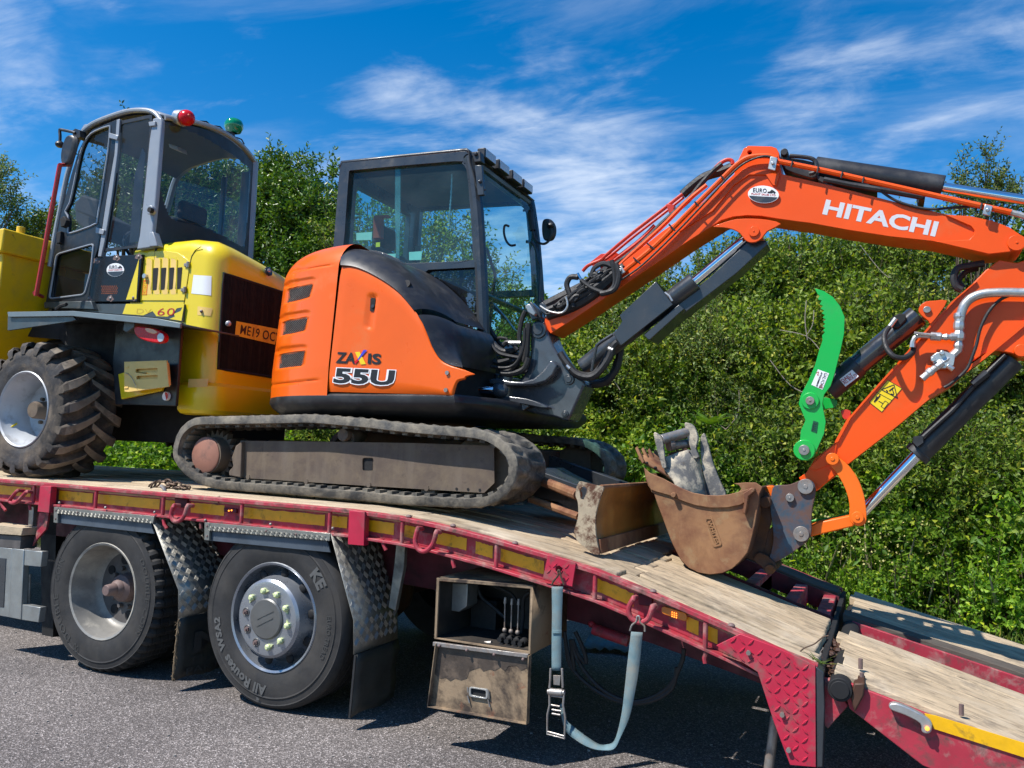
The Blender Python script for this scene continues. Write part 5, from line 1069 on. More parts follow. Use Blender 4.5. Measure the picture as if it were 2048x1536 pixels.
mb = MB(); a = onY(z('l', (300, 895)), .85); b = onY(z('l', (545, 897)), .92); mb.cyl(a, b, .027, n=20); mb.obj('swing_cylinder_rod', m_chrome, EX); mb = MB(); mb.ball(onY(z('l', (575, 900)), .93), .05, (1.2, 1, 1)); mb.obj('rod_end', m_cast, EX)
mb = MB(); mb.prism(z('l', (290, 960), (300, 860), (380, 780), (560, 790), (560, 830), (640, 860), (560, 990), (640, 1040), (560, 1060), (400, 1020)), 1.08, 1.5); mb.obj('boom_bracket', m_dgrey, EX, bevel=.012)
for p, r in (((820, 512), .052), ((1015, 828), .034), ((990, 1050), .022)):
    mb = MB(); c = onY(z('l', p), .988); mb.cyl(c, c+Vector((0, .03, 0)), r, n=24); mb.cyl(c-Vector((0, .006, 0)), c, r*.62, n=20); mb.obj('pivot_pin', m_dgrey, EX, bevel=.003)
mb = MB(); mb.prism(z('l', (700, 945), (760, 1000), (700, 1040), (640, 1065), (635, 1050), (665, 1010)), .95, .97); mb.obj('swing_stop', m_steel, EX); mb = MB(); mb.ball(onY(z('l', (663, 1033)), .945), .018); mb.obj('swing_stop_pin', m_chrome, EX)
# ---- boom
bm_ = z('e', (222, 1255), (268, 1312), (430, 1210), (700, 1028), (980, 838), (1180, 700), (1330, 606), (1400, 562), (1480, 538), (1560, 530), (1650, 534), (1760, 552), (1900, 572)) + z('f', (600, 592), (860, 640), (1130, 682), (1440, 716), (1620, 755), (1812, 801), (1960, 785), (2035, 760), (2075, 715), (2035, 680), (1950, 622), (1830, 575), (1700, 547), (1530, 536), (1200, 456), (800, 352), (415, 262), (400, 200), (398, 120), (380, 88), (345, 76), (190, 72), (160, 90), (115, 185)) + z('e', (1480, 258), (1350, 380), (1200, 500), (1000, 640), (800, 800), (640, 930), (420, 1080), (240, 1180))
mb = MB(); mb.prism(bm_, 1.02, 1.24, [[(z('f', (200, 118))[0]+4.5*math.cos(t), z('f', (200, 118))[1]+4.5*math.sin(t)) for t in np.linspace(0, 6.28, 13)[:-1]]]); boom = mb.obj('boom', m_orange2, EX, bevel=.004)
# thicker side plates welded on the boom: peak plate, lug plate, end plate
ep = z('f', (1445, 716), (1530, 712), (1680, 705), (1712, 670), (1715, 640), (1690, 612), (1520, 537), (1700, 547), (1830, 575), (1950, 622), (2035, 680), (2075, 715), (2035, 760), (1960, 785), (1812, 801))
mb = MB(); mb.prism(ep, 1.004, 1.0195); mb.obj('boom_end_plate', m_orange2, boom, bevel=.002)
lug = cr(z('e', (1340, 606), (1400, 610), (1470, 622), (1520, 650), (1550, 690), (1580, 708), (1625, 706), (1665, 680), (1700, 635), (1790, 586), (1700, 560), (1600, 552), (1500, 555), (1420, 575)), 2)
mb = MB(); mb.prism(lug, 1.002, 1.0195); mb.prism(lug, 1.2405, 1.256); splitobj(mb, 'boom_cylinder_lug', m_orange2, boom, bevel=.002)
pk = z('e', (1480, 258), (1530, 130), (1545, 90), (1575, 74), (1735, 76), (1768, 92), (1776, 130), (1790, 245), (1700, 225), (1600, 208), (1540, 225), (1440, 300), (1425, 345), (1490, 285), (1470, 262))
mb = MB(); mb.prism(z('e', (1115, 640), (1300, 520), (1385, 410), (1430, 330), (1540, 228), (1600, 210), (1700, 228), (1785, 250), (1760, 335), (1735, 330), (1690, 262), (1580, 262), (1480, 330), (1340, 500)), 1.008, 1.0195); mb.obj('boom_peak_plate', m_orange2, boom, bevel=.002)
for p, r in ((z('e', (1610, 635)), .030), (z('f', (2000, 724)), .040)): mb = MB(); c = onY(p, .992); mb.cyl(c, c+Vector((0, .27, 0)), r, n=28); mb.cyl(c-Vector((0, .003, 0)), c, r*.15, n=10); mb.obj('boom_pin', m_orange2, boom, bevel=.002)
SB = SY(1.0188)
decal('maker_lettering', 'HITACHI', SB, (z('f', (688, 534)), z('f', (1448, 686)), z('f', (716, 432))), m_wtext, boom, .035)
def euro(parent, S, c, rx, ry, tilt):
    """oval dealer sticker: S(p, lift) surface"""
    cx, cy = c; E_ = []
    R_ = lambda x, y: (cx + x*math.cos(tilt)-y*math.sin(tilt), cy + x*math.sin(tilt)+y*math.cos(tilt))
    E_ = [R_(rx*math.cos(t), ry*math.sin(t)) for t in np.linspace(0, 2*math.pi, 33)[:-1]]
    mb = MB(); mb.add([S(p, .0012) for p in E_], [tuple(range(32))]); o = mb.obj('dealer_sticker', m_white, parent, smooth=0)
    g = [R_(rx*.96*math.cos(t), ry*.96*math.sin(t)) for t in np.linspace(.25, math.pi-.25, 15)]; mb = MB(); mb.add([S(p, .0018) for p in g], [tuple(range(15))]); mb.obj('sticker_band', m_dgrey, o, smooth=0)
    decal('sticker_lettering', 'EURO', lambda p: S(p, .0024), (R_(-rx*.68, -ry*.18), R_(rx*.20, -ry*.18), R_(-rx*.68, -ry*.68)), m_btext, o, .02, 1.1); decal('sticker_lettering', 'PLANT SALES LTD', lambda p: S(p, .0024), (R_(-rx*.78, ry*.12), R_(rx*.80, ry*.12), R_(-rx*.78, -ry*.10)), m_rtext, o, .02)
    mb = MB(); mb.add([S(R_(rx*a, ry*b), .0024) for a, b in ((.26, -.18), (.26, -.34), (.42, -.40), (.52, -.62), (.66, -.50), (.80, -.30), (.70, -.12), (.62, -.28), (.55, -.18))], [tuple(range(9))]); mb.obj('digger_emblem', m_btext, o, smooth=0)
    for k in range(3): decal('sticker_lettering', ('WWW.EUROPLANTSALES.COM', 'CORK CO IRELAND', '087 256 0000')[k], lambda p: S(p, .0026), (R_(-rx*(.7-.15*k), ry*(.40+.18*k)), R_(rx*(.7-.15*k), ry*(.40+.18*k)), R_(-rx*(.7-.15*k), ry*(.29+.18*k))), m_wtext, o, .01) if False else None
euro(boom, lambda p, l: onY(p, 1.0185-l-.011), z('f', (292, 400)), 31, 17.5, .06)
# ---- arm (stick)
st = z('g', (1700, -8), (1560, 112), (1420, 262), (1190, 530), (1000, 740), (850, 912), (765, 1070), (640, 1165), (580, 1265), (530, 1300), (560, 1340), (645, 1392), (700, 1345), (770, 1290), (860, 1205), (1200, 942), (1400, 772), (1560, 682), (1650, 592), (1700, 515), (1780, 465), (1870, 442), (1960, 458), (2020, 482), (2080, 485), (2200, 300), (2400, -80), (2520, -330), (2440, -420), (2300, -350), (2150, -200), (2000, -150), (1880, -170), (1790, -100))
mb = MB(); mb.prism(st, 1.045, 1.215); arm = mb.obj('dipper_arm', m_orange2, EX, bevel=.004)
fl = z('g', (1700, -8), (1560, 112), (1420, 262), (1190, 530), (1000, 740), (850, 912), (765, 1070)); 
mb = MB(); A = [onY(p, 1.03) for p in fl]; B = [p+Vector((.022, 0, .012)) for p in A]; mb.grid([[a, b, b+Vector((0, .20, 0)), a+Vector((0, .20, 0))] for a, b in zip(A, B)], closed=True); mb.obj('arm_flange', m_orange2, arm)
fl = z('g', (860, 1207), (1200, 945), (1400, 775), (1560, 684), (1650, 596), (1780, 500), (2000, 320), (2200, 150)); mb = MB(); A = [onY(p, 1.03) for p in fl]; B = [p+Vector((-.006, 0, .018)) for p in A]; mb.grid([[a, b, b+Vector((0, .20, 0)), a+Vector((0, .20, 0))] for a, b in zip(A, B)], closed=True); mb.obj('arm_flange', m_orange2, arm)
mb = MB(); mb.prism(z('g', (700, 1130), (790, 1060), (775, 1140), (740, 1210), (640, 1250), (600, 1230)), 1.035, 1.0455); mb.obj('arm_nose_plate', m_orange2, arm, bevel=.002)
thl = cr(z('g', (1530, 105), (1450, 105), (1385, 112), (1345, 145), (1340, 180), (1370, 215), (1405, 242), (1420, 262), (1480, 190)), 2)
mb = MB(); mb.prism(thl, 1.02, 1.044); mb.prism(thl, 1.216, 1.24); splitobj(mb, 'thumb_cylinder_lug', m_orange2, arm, bevel=.002)
mb = MB(); mb.disc(z('g', (1395, 165)), 1.008, .018, .24, 20); mb.obj('lug_pin', m_steel, arm, bevel=.002)
mb = MB(); mb.prism(cr(z('g', (815, 850), (840, 838), (880, 850), (870, 900), (840, 905), (825, 890)), 2), 1.05, 1.07); mb.obj('arm_eye', m_redpaint, arm, bevel=.002)
mb = MB(); mb.disc(z('g', (2032, 440)), 1.02, .032, .22, 24); mb.obj('bucket_cylinder_pin', m_orange2, arm, bevel=.003)
# lettered stickers
SA = SY(1.0435)
ws = z('g', (1130, 640), (1226, 697), (1090, 856), (1006, 790))
mb = MB(); mb.add([SA(p) for p in ws], [(0, 1, 2, 3)]); ow = mb.obj('warning_sticker', m_ysign, arm, smooth=0)
SA2 = SY(1.0425)
def line(mb, S, a, b, w):
    a, b = Vector((*a, 0)), Vector((*b, 0)); d = (b-a).normalized(); n = Vector((-d.y, d.x, 0))*w; mb.add([S(((a+n).x, (a+n).y)), S(((b+n).x, (b+n).y)), S(((b-n).x, (b-n).y)), S(((a-n).x, (a-n).y))], [(0, 1, 2, 3)])
mb = MB(); T3 = z('g', (1172, 672), (1195, 762), (1087, 705))
for i in range(3): line(mb, SA2, T3[i-1], T3[i], .9)
line(mb, SA2, *z('g', (1140, 715), (1170, 690)), 1.4); line(mb, SA2, *z('g', (1150, 735), (1170, 740)), 1.6); line(mb, SA2, *z('g', (1120, 708), (1130, 720)), 1.3); line(mb, SA2, *z('g', (1160, 700), (1172, 735)), 1.0)
line(mb, SA2, *z('g', (1040, 790), (1060, 752)), 1.8); line(mb, SA2, *z('g', (1050, 780), (1078, 745)), 1.6); line(mb, SA2, *z('g', (1068, 782), (1096, 798)), .8)
mb.add([SA2((z('g', (1078, 738))[0]+1.6*math.cos(t), z('g', (1078, 738))[1]+1.6*math.sin(t))) for t in np.linspace(0, 6.28, 9)[:-1]], [tuple(range(8))])
bx = z('g', (1112, 780), (1134, 795), (1106, 832), (1085, 818))
for i in range(4): line(mb, SA2, bx[i-1], bx[i], .5)
line(mb, SA2, *z('g', (1050, 720), (1158, 778)), .5)
for i in range(4): line(mb, SA2, ws[i-1], ws[i], .5)
mb.obj('warning_pictogram', m_btext, ow, kind='stuff', smooth=0)
# ---- hydraulic cylinders
def ram(nm, a, b, r, m, parent=EX, n=24, cap=True):
    mb = MB(); mb.cyl(a, b, r, n=n); return mb.obj(nm, m, parent, bevel=.003)
# boom cylinder and guards
y_ = 1.10
a0 = onY(z('l', (1015, 828)), y_); a1 = onY(z('e', (1610, 640)), y_)
bend = onY(z('r', (1960, 385)), y_)
P0 = onY(z('r', (960, 1190)), y_); 
ram('boom_cylinder_barrel', P0, onY(z('e', (1225, 968)), y_-.03), .058, m_dgrey)
ram('boom_cylinder_rod', onY(z('e', (1215, 975)), y_-.03), onY(z('e', (1590, 660)), y_-.0), .030, m_chrome)
mb = MB(); mb.prism(z('r', (1300, 700), (1635, 385), (1795, 600), (1310, 985), (1245, 882), (1322, 758)), .985, 1.0); mb.prism(z('r', (1240, 885), (1322, 758), (1300, 700), (1635, 385), (1650, 395), (1320, 710), (1345, 760), (1260, 890)), .9855, 1.22); cg = mb.obj('cylinder_guard', m_dgrey, EX, bevel=.003)
mb = MB(); mb.prism(z('r', (1525, 885), (1800, 640), (1850, 600), (1900, 640), (1580, 930), (1560, 925)), 1.0, 1.2); mb.prism(z('e', (1085, 1128), (1330, 930), (1570, 705), (1690, 695), (1702, 722), (1500, 910), (1200, 1140), (915, 1352), (885, 1312), (1085, 1165)), 1.06, 1.2); splitobj(mb, 'rod_guard', m_dgrey, EX, bevel=.004)
mb = MB(); mb.tube([onY(z('r', p), 1.0) for p in ((1720, 490), (1760, 520), (1790, 570))], .008, 8); mb.obj('guard_clip', m_zinc, EX)
mb = MB(); mb.tube(cr([onY(z('r', p), .97) for p in ((1235, 880), (1100, 970), (1075, 1030), (1040, 1220))], 4, False), .010, 8); mb.obj('guard_bracket', m_dgrey, EX)
# arm cylinder along the top of the boom
A0 = onY(z('f', (440, 190)), 1.13); A1 = onY(z('f', (1500, 352)), 1.13)
ram('arm_cylinder_barrel', onY(z('f', (640, 220)), 1.13), A1, .062, m_black); ram('arm_cylinder_rod', A1, onY(z('f', (2300, 478)), 1.13), .026, m_chrome)
mb = MB(); mb.prism(cr(z('f', (408, 110), (435, 92), (462, 112), (470, 150), (650, 185), (660, 290), (560, 280), (450, 240), (415, 200)), 2), 1.06, 1.20); mb.obj('arm_cylinder_end', m_black, EX, bevel=.008)
mb = MB(); mb.disc(z('f', (432, 112)), 1.03, .020, .20, 16); mb.obj('arm_cylinder_pin', m_black, EX, bevel=.003)
mb = MB(); mb.tube(cr([onY(z('f', p), 1.04) for p in ((470, 140), (560, 148), (620, 160), (648, 190), (640, 245), (600, 262))], 4, False), .012, 8); mb.tube(cr([onY(z('f', p), 1.05) for p in ((700, 300), (900, 340), (1100, 372), (1370, 420))], 4, False), .016, 8); mb.prism(z('f', (740, 298), (1000, 330), (1060, 375), (900, 360), (760, 330)), 1.06, 1.2); mb.prism(z('f', (1330, 390), (1385, 400), (1380, 436), (1340, 430)), 1.05, 1.2); mb.prism(z('f', (650, 270), (740, 300), (720, 330), (790, 345), (730, 340), (660, 300)), 1.05, 1.2); splitobj(mb, 'cylinder_plumbing', m_black, EX)
# bucket cylinder
ram('bucket_cylinder_barrel', onY(z('g', (1970, 505)), 1.13), onY(z('g', (1338, 1132)), 1.13), .060, m_black); ram('bucket_cylinder_rod', onY(z('g', (1340, 1130)), 1.13), onY(z('t', (655, 560)), 1.13), .029, m_chrome)
ram('cylinder_gland', onY(z('g', (1350, 1120)), 1.13), onY(z('g', (1318, 1150)), 1.13), .066, m_black)
mb = MB(); mb.tube([onY(z('g', p), 1.06) for p in ((1920, 470), (1740, 650), (1690, 700), (1560, 850), (1360, 1030))], .011, 8); mb.tube([onY(z('g', p), 1.05) for p in ((1800, 590), (1700, 670))], .02, 8); mb.prism(z('g', (1305, 1020), (1365, 1015), (1370, 1060), (1330, 1090), (1300, 1060)), 1.04, 1.16); splitobj(mb, 'bucket_cylinder_pipe', m_black, EX)
# thumb cylinder
ram('thumb_cylinder_barrel', onY(z('g', (1330, 208)), 1.13), onY(z('g', (905, 560)), 1.13), .060, mat('semi_gloss_black_paint', (.035, .036, .038), .22, .1, .1, 5, coat=.6)); ram('thumb_cylinder_sleeve', onY(z('g', (930, 540)), 1.13), onY(z('g', (725, 712)), 1.13), .064, m_black)
mb = MB(); mb.prism(z('g', (1145, 225), (1205, 190), (1250, 195), (1255, 235), (1200, 290), (1160, 280)), 1.04, 1.13); mb.obj('cylinder_valve_block', m_void, EX, bevel=.005)
mb = MB(); mb.tube([onY(z('g', p), 1.03) for p in ((1185, 225), (1140, 285))], .012, 8); mb.tube([onY(z('g', p), 1.03) for p in ((1305, 420), (1300, 370))], .012, 8); splitobj(mb, 'hose_end', m_zinc, EX)
mb = MB(); mb.tube(cr([onY(z('g', p), yy2) for p, yy2 in zip(((1140, 285), (1108, 340), (1120, 420), (1170, 480), (1240, 490), (1295, 455), (1305, 415)), (1.03, 1.0, .96, .94, .96, 1.0, 1.02))], 5, False), .014, 10); mb.obj('thumb_hose', m_rubber, EX)
ab = z('g', (805, 635), (890, 570), (935, 615), (845, 685)); SC_ = SY(1.062)
mb = MB(); mb.prism(ab, 1.062, 1.066); o = mb.obj('cylinder_sticker', m_white, EX, smooth=0)
decal('sticker_lettering', 'ALL BOLTS', SY(1.061), (z('g', (838, 672)), z('g', (925, 612)), z('g', (826, 655))), m_rtext, o, .02); decal('sticker_lettering', 'DAILY', SY(1.061), (z('g', (828, 656)), z('g', (896, 606)), z('g', (812, 640))), m_rtext, o, .02)
# ---- galvanised pipework and valve on the arm
y_ = 1.0
mb = MB(); mb.tube(cr([onY(z('g', p), y_) for p in ((2300, 60), (2048, 52), (1900, 50), (1780, 58), (1700, 85), (1650, 130), (1625, 190), (1612, 250))], 5, False), .023, 12); mb.obj('breaker_pipe', m_zinc, arm)
mb = MB(); pts = [(1612, 190, .024), (1612, 215, .027), (1611, 240, .021), (1611, 260, .026), (1610, 290, .026), (1610, 310, .020), (1610, 330, .028), (1608, 360, .028), (1607, 380, .018), (1606, 410, .024), (1604, 440, .020), (1560, 480, .020), (1530, 500, .030), (1500, 520, .030)]
mb.tube([onY(z('g', p[:2]), y_) for p in pts], [p[2] for p in pts], 8); mb.obj('pipe_fitting', m_zinc, arm, smooth=20)
mb = MB(); mb.prism(z('g', (1418, 485), (1460, 455), (1510, 445), (1585, 470), (1575, 540), (1520, 560), (1460, 560), (1440, 530)), .975, 1.03); mb.disc(z('g', (1497, 455)), .955, .012, .03, 8); mb.disc(z('g', (1437, 500)), .955, .012, .03, 8)
pts = [(1500, 520, .022), (1460, 550, .022), (1455, 556, .018), (1430, 575, .018), (1425, 578, .022), (1405, 595, .022), (1400, 598, .018), (1372, 622, .018), (1360, 632, .020)]; mb.tube([onY(z('g', p[:2]), y_-.02) for p in pts], [p[2] for p in pts], 8)
mb.cyl(onY(z('g', (1530, 540)), y_-.02), onY(z('g', (1572, 570)), y_-.02), .014, n=8); mb.obj('shut_off_valve', m_zinc, arm, bevel=.003, smooth=25)
mb = MB(); pts = [(1595, 350, .018), (1560, 350, .022), (1545, 350, .014), (1525, 350, .018), (1500, 350, .014), (1485, 348, .022), (1420, 345, .022), (1415, 344, .013), (1340, 342, .012), (1310, 355, .012), (1298, 385, .012), (1296, 420, .015)]
mb.tube([onY(z('g', p[:2]), y_-.01) for p in pts], [p[2] for p in pts], 8); mb.tube([onY(z('g', p), y_-.03) for p in ((1455, 340), (1308, 322))], .007, 6); mb.obj('ball_valve', m_zinc, arm, smooth=25)
mb = MB(); mb.tube(cr([onY(z('g', p), y_+.01) for p in ((2200, 40), (2048, 60), (1960, 68), (1880, 105), (1810, 180), (1755, 290), (1728, 400), (1700, 480), (1660, 570), (1560, 660), (1510, 690))], 5, False), .008, 8); mb.obj('grease_hose', m_rubber, arm)
mb = MB(); mb.tube(cr([onY(z('f', p), 1.1) for p in ((1780, 865), (1680, 880), (1600, 900), (1575, 960), (1590, 1020), (1630, 1045))], 5, False), .018, 8); mb.tube(cr([onY(z('f', p), 1.16) for p in ((1740, 900), (1660, 920), (1610, 980), (1640, 1030))], 5, False), .014, 8); splitobj(mb, 'arm_hose', m_rubber, EX)
# ---- green thumb
tL = [(653, 60), (668, 72), (664, 98), (682, 104), (676, 130), (690, 140), (682, 160), (698, 172), (690, 190), (704, 202), (696, 220), (710, 232), (700, 250), (706, 262), (698, 278), (706, 290), (698, 306), (704, 318), (694, 340), (688, 372)]
tL = [(x-6 if i % 2 == 0 and 0 < i < 19 else x+3, y) for i, (x, y) in enumerate(tL)]
to = [(638, 22)] + tL + [(668, 440), (640, 540), (598, 640), (545, 740), (530, 800), (558, 868), (576, 912), (545, 980), (540, 1040), (508, 1078), (504, 1132), (538, 1180), (592, 1184), (632, 1158), (662, 1090), (702, 1000), (713, 920), (700, 860), (690, 800), (702, 738), (746, 680), (772, 600), (815, 430), (836, 330), (840, 215), (808, 140), (760, 80), (700, 40)]
P = z('g', *to)
mb = MB(); mb.prism(P, .975, .995); th = mb.obj('thumb', m_green, EX, bevel=.002)
mb = MB(); mb.prism(P, 1.265, 1.285); mb.obj('thumb_far_plate', m_green, EX, bevel=.002)
mb = MB()
for a, b in (((700, 40), (815, 150)), ((838, 200), (815, 430))): pass
for pa in ((770, 110), (825, 260), (790, 500), (740, 660)): c = onY(z('g', pa), .995); mb.cyl(c+Vector((-.02, 0, 0)), c+Vector((-.02, .27, 0)), .02, n=10)
mb.obj('thumb_spacers', m_green, EX, kind='stuff')
for p, r, m2 in (((607, 780), .045, 1), ((567, 1112), .055, 1)):
    mb = MB(); c = onY(z('g', p), .965); mb.cyl(c, c+Vector((0, .33, 0)), r, n=28); o = mb.obj('thumb_boss', m_green, EX, bevel=.003); mb = MB(); c2 = c-Vector((0, .012, 0)); mb.cyl(c2, c, r*.5, n=20); mb.cyl(c2-Vector((0, .003, 0)), c2, r*.14, n=8); mb.obj('thumb_pin', m_steel, o, bevel=.002)
mb = MB(); mb.prism(cr(z('g', (690, 760), (740, 765), (788, 778), (780, 820), (735, 832), (690, 830)), 2), 1.255, 1.28); mb.obj('thumb_lug', m_green, EX, bevel=.002)
mb = MB(); P = z('g', (660, 568), (735, 595), (690, 705), (615, 672)); mb.add([SY(.9735)(p) for p in P], [(0, 1, 2, 3)]); o = mb.obj('thumb_sticker', m_white, th, smooth=0)
ST = SY(.9725); decal('sticker_lettering', 'GALVONE', ST, (z('g', (704, 590)), z('g', (664, 690)), z('g', (726, 598))), m_btext, o, .0)
decal('sticker_lettering', 'ATTACHMENTS', ST, (z('g', (682, 584)), z('g', (645, 680)), z('g', (692, 590))), m_btext, o, .06); decal('sticker_lettering', 'TEL 086 000', ST, (z('g', (664, 590)), z('g', (634, 670)), z('g', (673, 594))), m_btext, o, .0) if False else None
mb = MB(); tri = z('g', (650, 590), (664, 584), (660, 612))
for i in range(3): line(mb, ST, tri[i-1], tri[i], .5)
tri = z('g', (668, 690), (690, 694), (684, 668))
for i in range(3): line(mb, ST, tri[i-1], tri[i], .5)
splitobj(mb, 'sticker_triangle', m_rtext, o, smooth=0)
mb = MB(); mb.prism(z('g', (628, 912), (662, 924), (652, 998), (612, 984)), .9725, .9755); o = mb.obj('maker_tag', mat('dark_green_tag', (.004, .09, .035), .4), th, bevel=.001); decal('tag_lettering', '3TIT', SY(.9715), (z('g', (652, 932)), z('g', (642, 988)), z('g', (630, 925))), m_btext, o, .02)
# ---- links
lk = cr(z('t', (412, 120), (400, 70), (425, 45), (470, 48), (520, 85), (570, 125), (625, 195), (670, 275), (705, 380), (722, 480), (727, 580), (712, 620), (670, 638), (625, 630), (592, 600), (580, 560), (584, 480), (572, 400), (545, 320), (505, 240), (455, 170)), 2)
mb = MB(); mb.prism(lk, .985, 1.01); mb.prism(lk, 1.25, 1.275); splitobj(mb, 'bucket_link', m_orangeflat, EX, bevel=.003)
for p, r in (((440, 75), .032), ((650, 567), .030)): mb = MB(); c = onY(z('t', p), .962); mb.cyl(c, c+Vector((0, .32, 0)), r, n=24); mb.cyl(c-Vector((0, .004, 0)), c, r*.35, n=12); mb.obj('link_pin', m_orangeflat, EX, bevel=.003)
mb = MB(); mb.prism(z('t', (600, 548), (330, 603), (250, 636), (215, 700), (255, 728), (420, 690), (620, 640)), 1.03, 1.21); mb.obj('tipping_link', m_orangeflat, EX, bevel=.006)
mb = MB(); mb.tube([onY(z('t', p), 1.22) for p in ((590, 520), (480, 560), (250, 600))], .006, 6); mb.obj('green_hose', m_green, EX)
# ---- quick hitch
qh = cr(z('h', (1392, 470), (1440, 466), (1490, 462), (1545, 440), (1585, 428), (1632, 448), (1648, 490), (1642, 550), (1628, 610), (1622, 700), (1618, 785), (1560, 845), (1480, 900), (1400, 945), (1352, 958), (1372, 880), (1386, 800), (1378, 700), (1366, 600), (1374, 520)), 2)
mb = MB(); mb.prism(qh, .975, .995); q1 = mb.obj('quick_hitch', m_bluehitch, EX, bevel=.003)
mb = MB(); mb.prism(qh, 1.265, 1.285); mb.obj('quick_hitch_far_plate', m_bluehitch, EX, bevel=.003)
for p, r in (((1585, 475), .040), ((1558, 770), .040), ((1488, 545), .022)):
    mb = MB(); c = onY(z('h', p), .958); mb.cyl(c, c+Vector((0, .34, 0)), r, n=28); mb.cyl(c-Vector((0, .003, 0)), c, r*.3, n=12); mb.obj('hitch_pin', m_steel, EX, bevel=.003)
mb = MB(); mb.prism(z('h', (1400, 700), (1440, 800), (1460, 880), (1380, 940), (1330, 940), (1300, 900), (1340, 760)), 1.0, 1.26); mb.obj('hitch_hook', m_rustdk, EX, bevel=.006)
mb = MB(); mb.prism(cr(z('h', (1330, 480), (1382, 478), (1385, 560), (1340, 560)), 2), 1.05, 1.2); mb.obj('hitch_nose', m_orangeflat, EX, bevel=.004)
# ---- ditching bucket
yB0, yB1 = .80, 1.42
bo = z('h', (583, 357), (597, 382), (620, 392), (700, 425), (800, 478), (880, 512), (960, 528), (1040, 531), (1110, 524), (1170, 508), (1188, 490), (1172, 468), (1140, 456), (1210, 450), (1275, 450), (1318, 478), (1300, 520), (1290, 600), (1270, 720), (1240, 840), (1225, 885), (1180, 940), (1130, 985), (1070, 1012), (990, 1022), (920, 1010), (860, 980), (815, 935), (785, 880), (755, 820), (725, 740), (700, 672), (668, 590), (645, 520), (628, 508), (622, 490), (608, 470), (592, 420))
mb = MB(); mb.prism(bo, yB0, yB0+.016); bk = mb.obj('ditching_bucket', m_rust, EX, bevel=.003)
mb = MB(); mb.prism(bo, yB1, yB1+.016); mb.obj('bucket_far_side', m_rust, EX, bevel=.003)
sh = [onY(p, yB0+.016) for p in cr(z('h', (590, 400), (650, 520), (700, 672), (755, 820), (785, 880), (815, 935), (860, 980), (920, 1010), (990, 1022), (1070, 1012), (1130, 985), (1180, 940), (1225, 885), (1250, 800), (1280, 660), (1296, 520), (1310, 482)), 3, False)]
mb = MB(); mb.grid([[p, p+Vector((0, yB1-yB0-.016, 0))] for p in sh]); mb.obj('bucket_shell', m_rustdk, EX, solid=-.012)
rimp = z('h', (583, 357), (620, 392), (700, 425), (800, 478), (880, 512), (960, 528), (1040, 531), (1110, 524), (1170, 508), (1260, 480), (1230, 560), (1180, 590), (1100, 606), (1000, 608), (900, 592), (820, 565), (740, 530), (660, 508), (625, 495), (600, 440))
mb = MB(); mb.prism(rimp, yB0-.012, yB0+.0005); mb.obj('bucket_rim_plate', m_rust, bk, bevel=.003)
mb = MB(); mb.prism(z('h', (1195, 520), (1255, 480), (1270, 490), (1268, 505), (1232, 535), (1212, 650), (1196, 640), (1205, 560)), yB0-.04, yB0); mb.obj('bucket_wear_lug', m_rust, bk, bevel=.004)
mb = MB(); mb.disc(z('h', (765, 528)), yB0-.038, .014, .04, 16); mb.obj('rim_knob', m_rust, bk, bevel=.003)
lg = rounded([Vector((*p, 0)) for p in z('h', (960, 662), (1005, 660), (1068, 838), (1020, 852), (1008, 838), (958, 690))], 5); lgi = rounded([Vector((*p, 0)) for p in z('h', (972, 678), (1000, 676), (1054, 832), (1024, 838), (970, 690))], 4)
mb = MB(); mb.prism(cxy(lg), yB0-.005, yB0, [cxy(lgi)]); mb.obj('maker_badge_frame', m_rust, bk)
vs_, fs_ = text_tris('WHITES', .03); bl_, br_, tl_ = [Vector((*p, 0)) for p in z('h', (974, 690), (1028, 834), (1000, 682))]
mb = MB(); P = [(bl_+(br_-bl_)*u+(tl_-bl_)*v) for u, v in vs_]; Pn = [onY((p.x, p.y), yB0-.006) for p in P]; mb.add(Pn, fs_)
me_e = {}
for f_ in fs_:
    for i in range(len(f_)): e = (f_[i], f_[(i+1) % len(f_)]); k = tuple(sorted(e)); me_e[k] = me_e.get(k, 0)+1
for (a, b), c_ in me_e.items():
    if c_ == 1: mb.add([Pn[a], Pn[b], Pn[b]+Vector((0, .006, 0)), Pn[a]+Vector((0, .006, 0))], [(0, 1, 2, 3)])
mb.obj('maker_lettering', m_rust, bk, smooth=20)
ear = cr(z('h', (1290, 500), (1330, 498), (1378, 545), (1382, 600), (1372, 700), (1350, 780), (1310, 930), (1240, 925), (1210, 905), (1240, 860), (1270, 720), (1290, 600)), 2)
for y in (.965+.03, 1.23): mb = MB(); mb.prism(ear, y, y+.02); mb.obj('bucket_ear', m_rustdk, EX, bevel=.003)
mb = MB(); mb.disc(z('h', (1332, 572)), .90, .030, .40, 18); mb.disc(z('h', (1362, 990)), .92, .026, .36, 18); splitobj(mb, 'bucket_pin', m_rustdk, EX, bevel=.003)
mb = MB(); mb.prism(cr(z('h', (1300, 880), (1380, 930), (1405, 975), (1385, 1015), (1345, 1015), (1310, 970), (1260, 930)), 2), .96, .985); mb.obj('hitch_safety_link', m_rustdk, EX, bevel=.004)
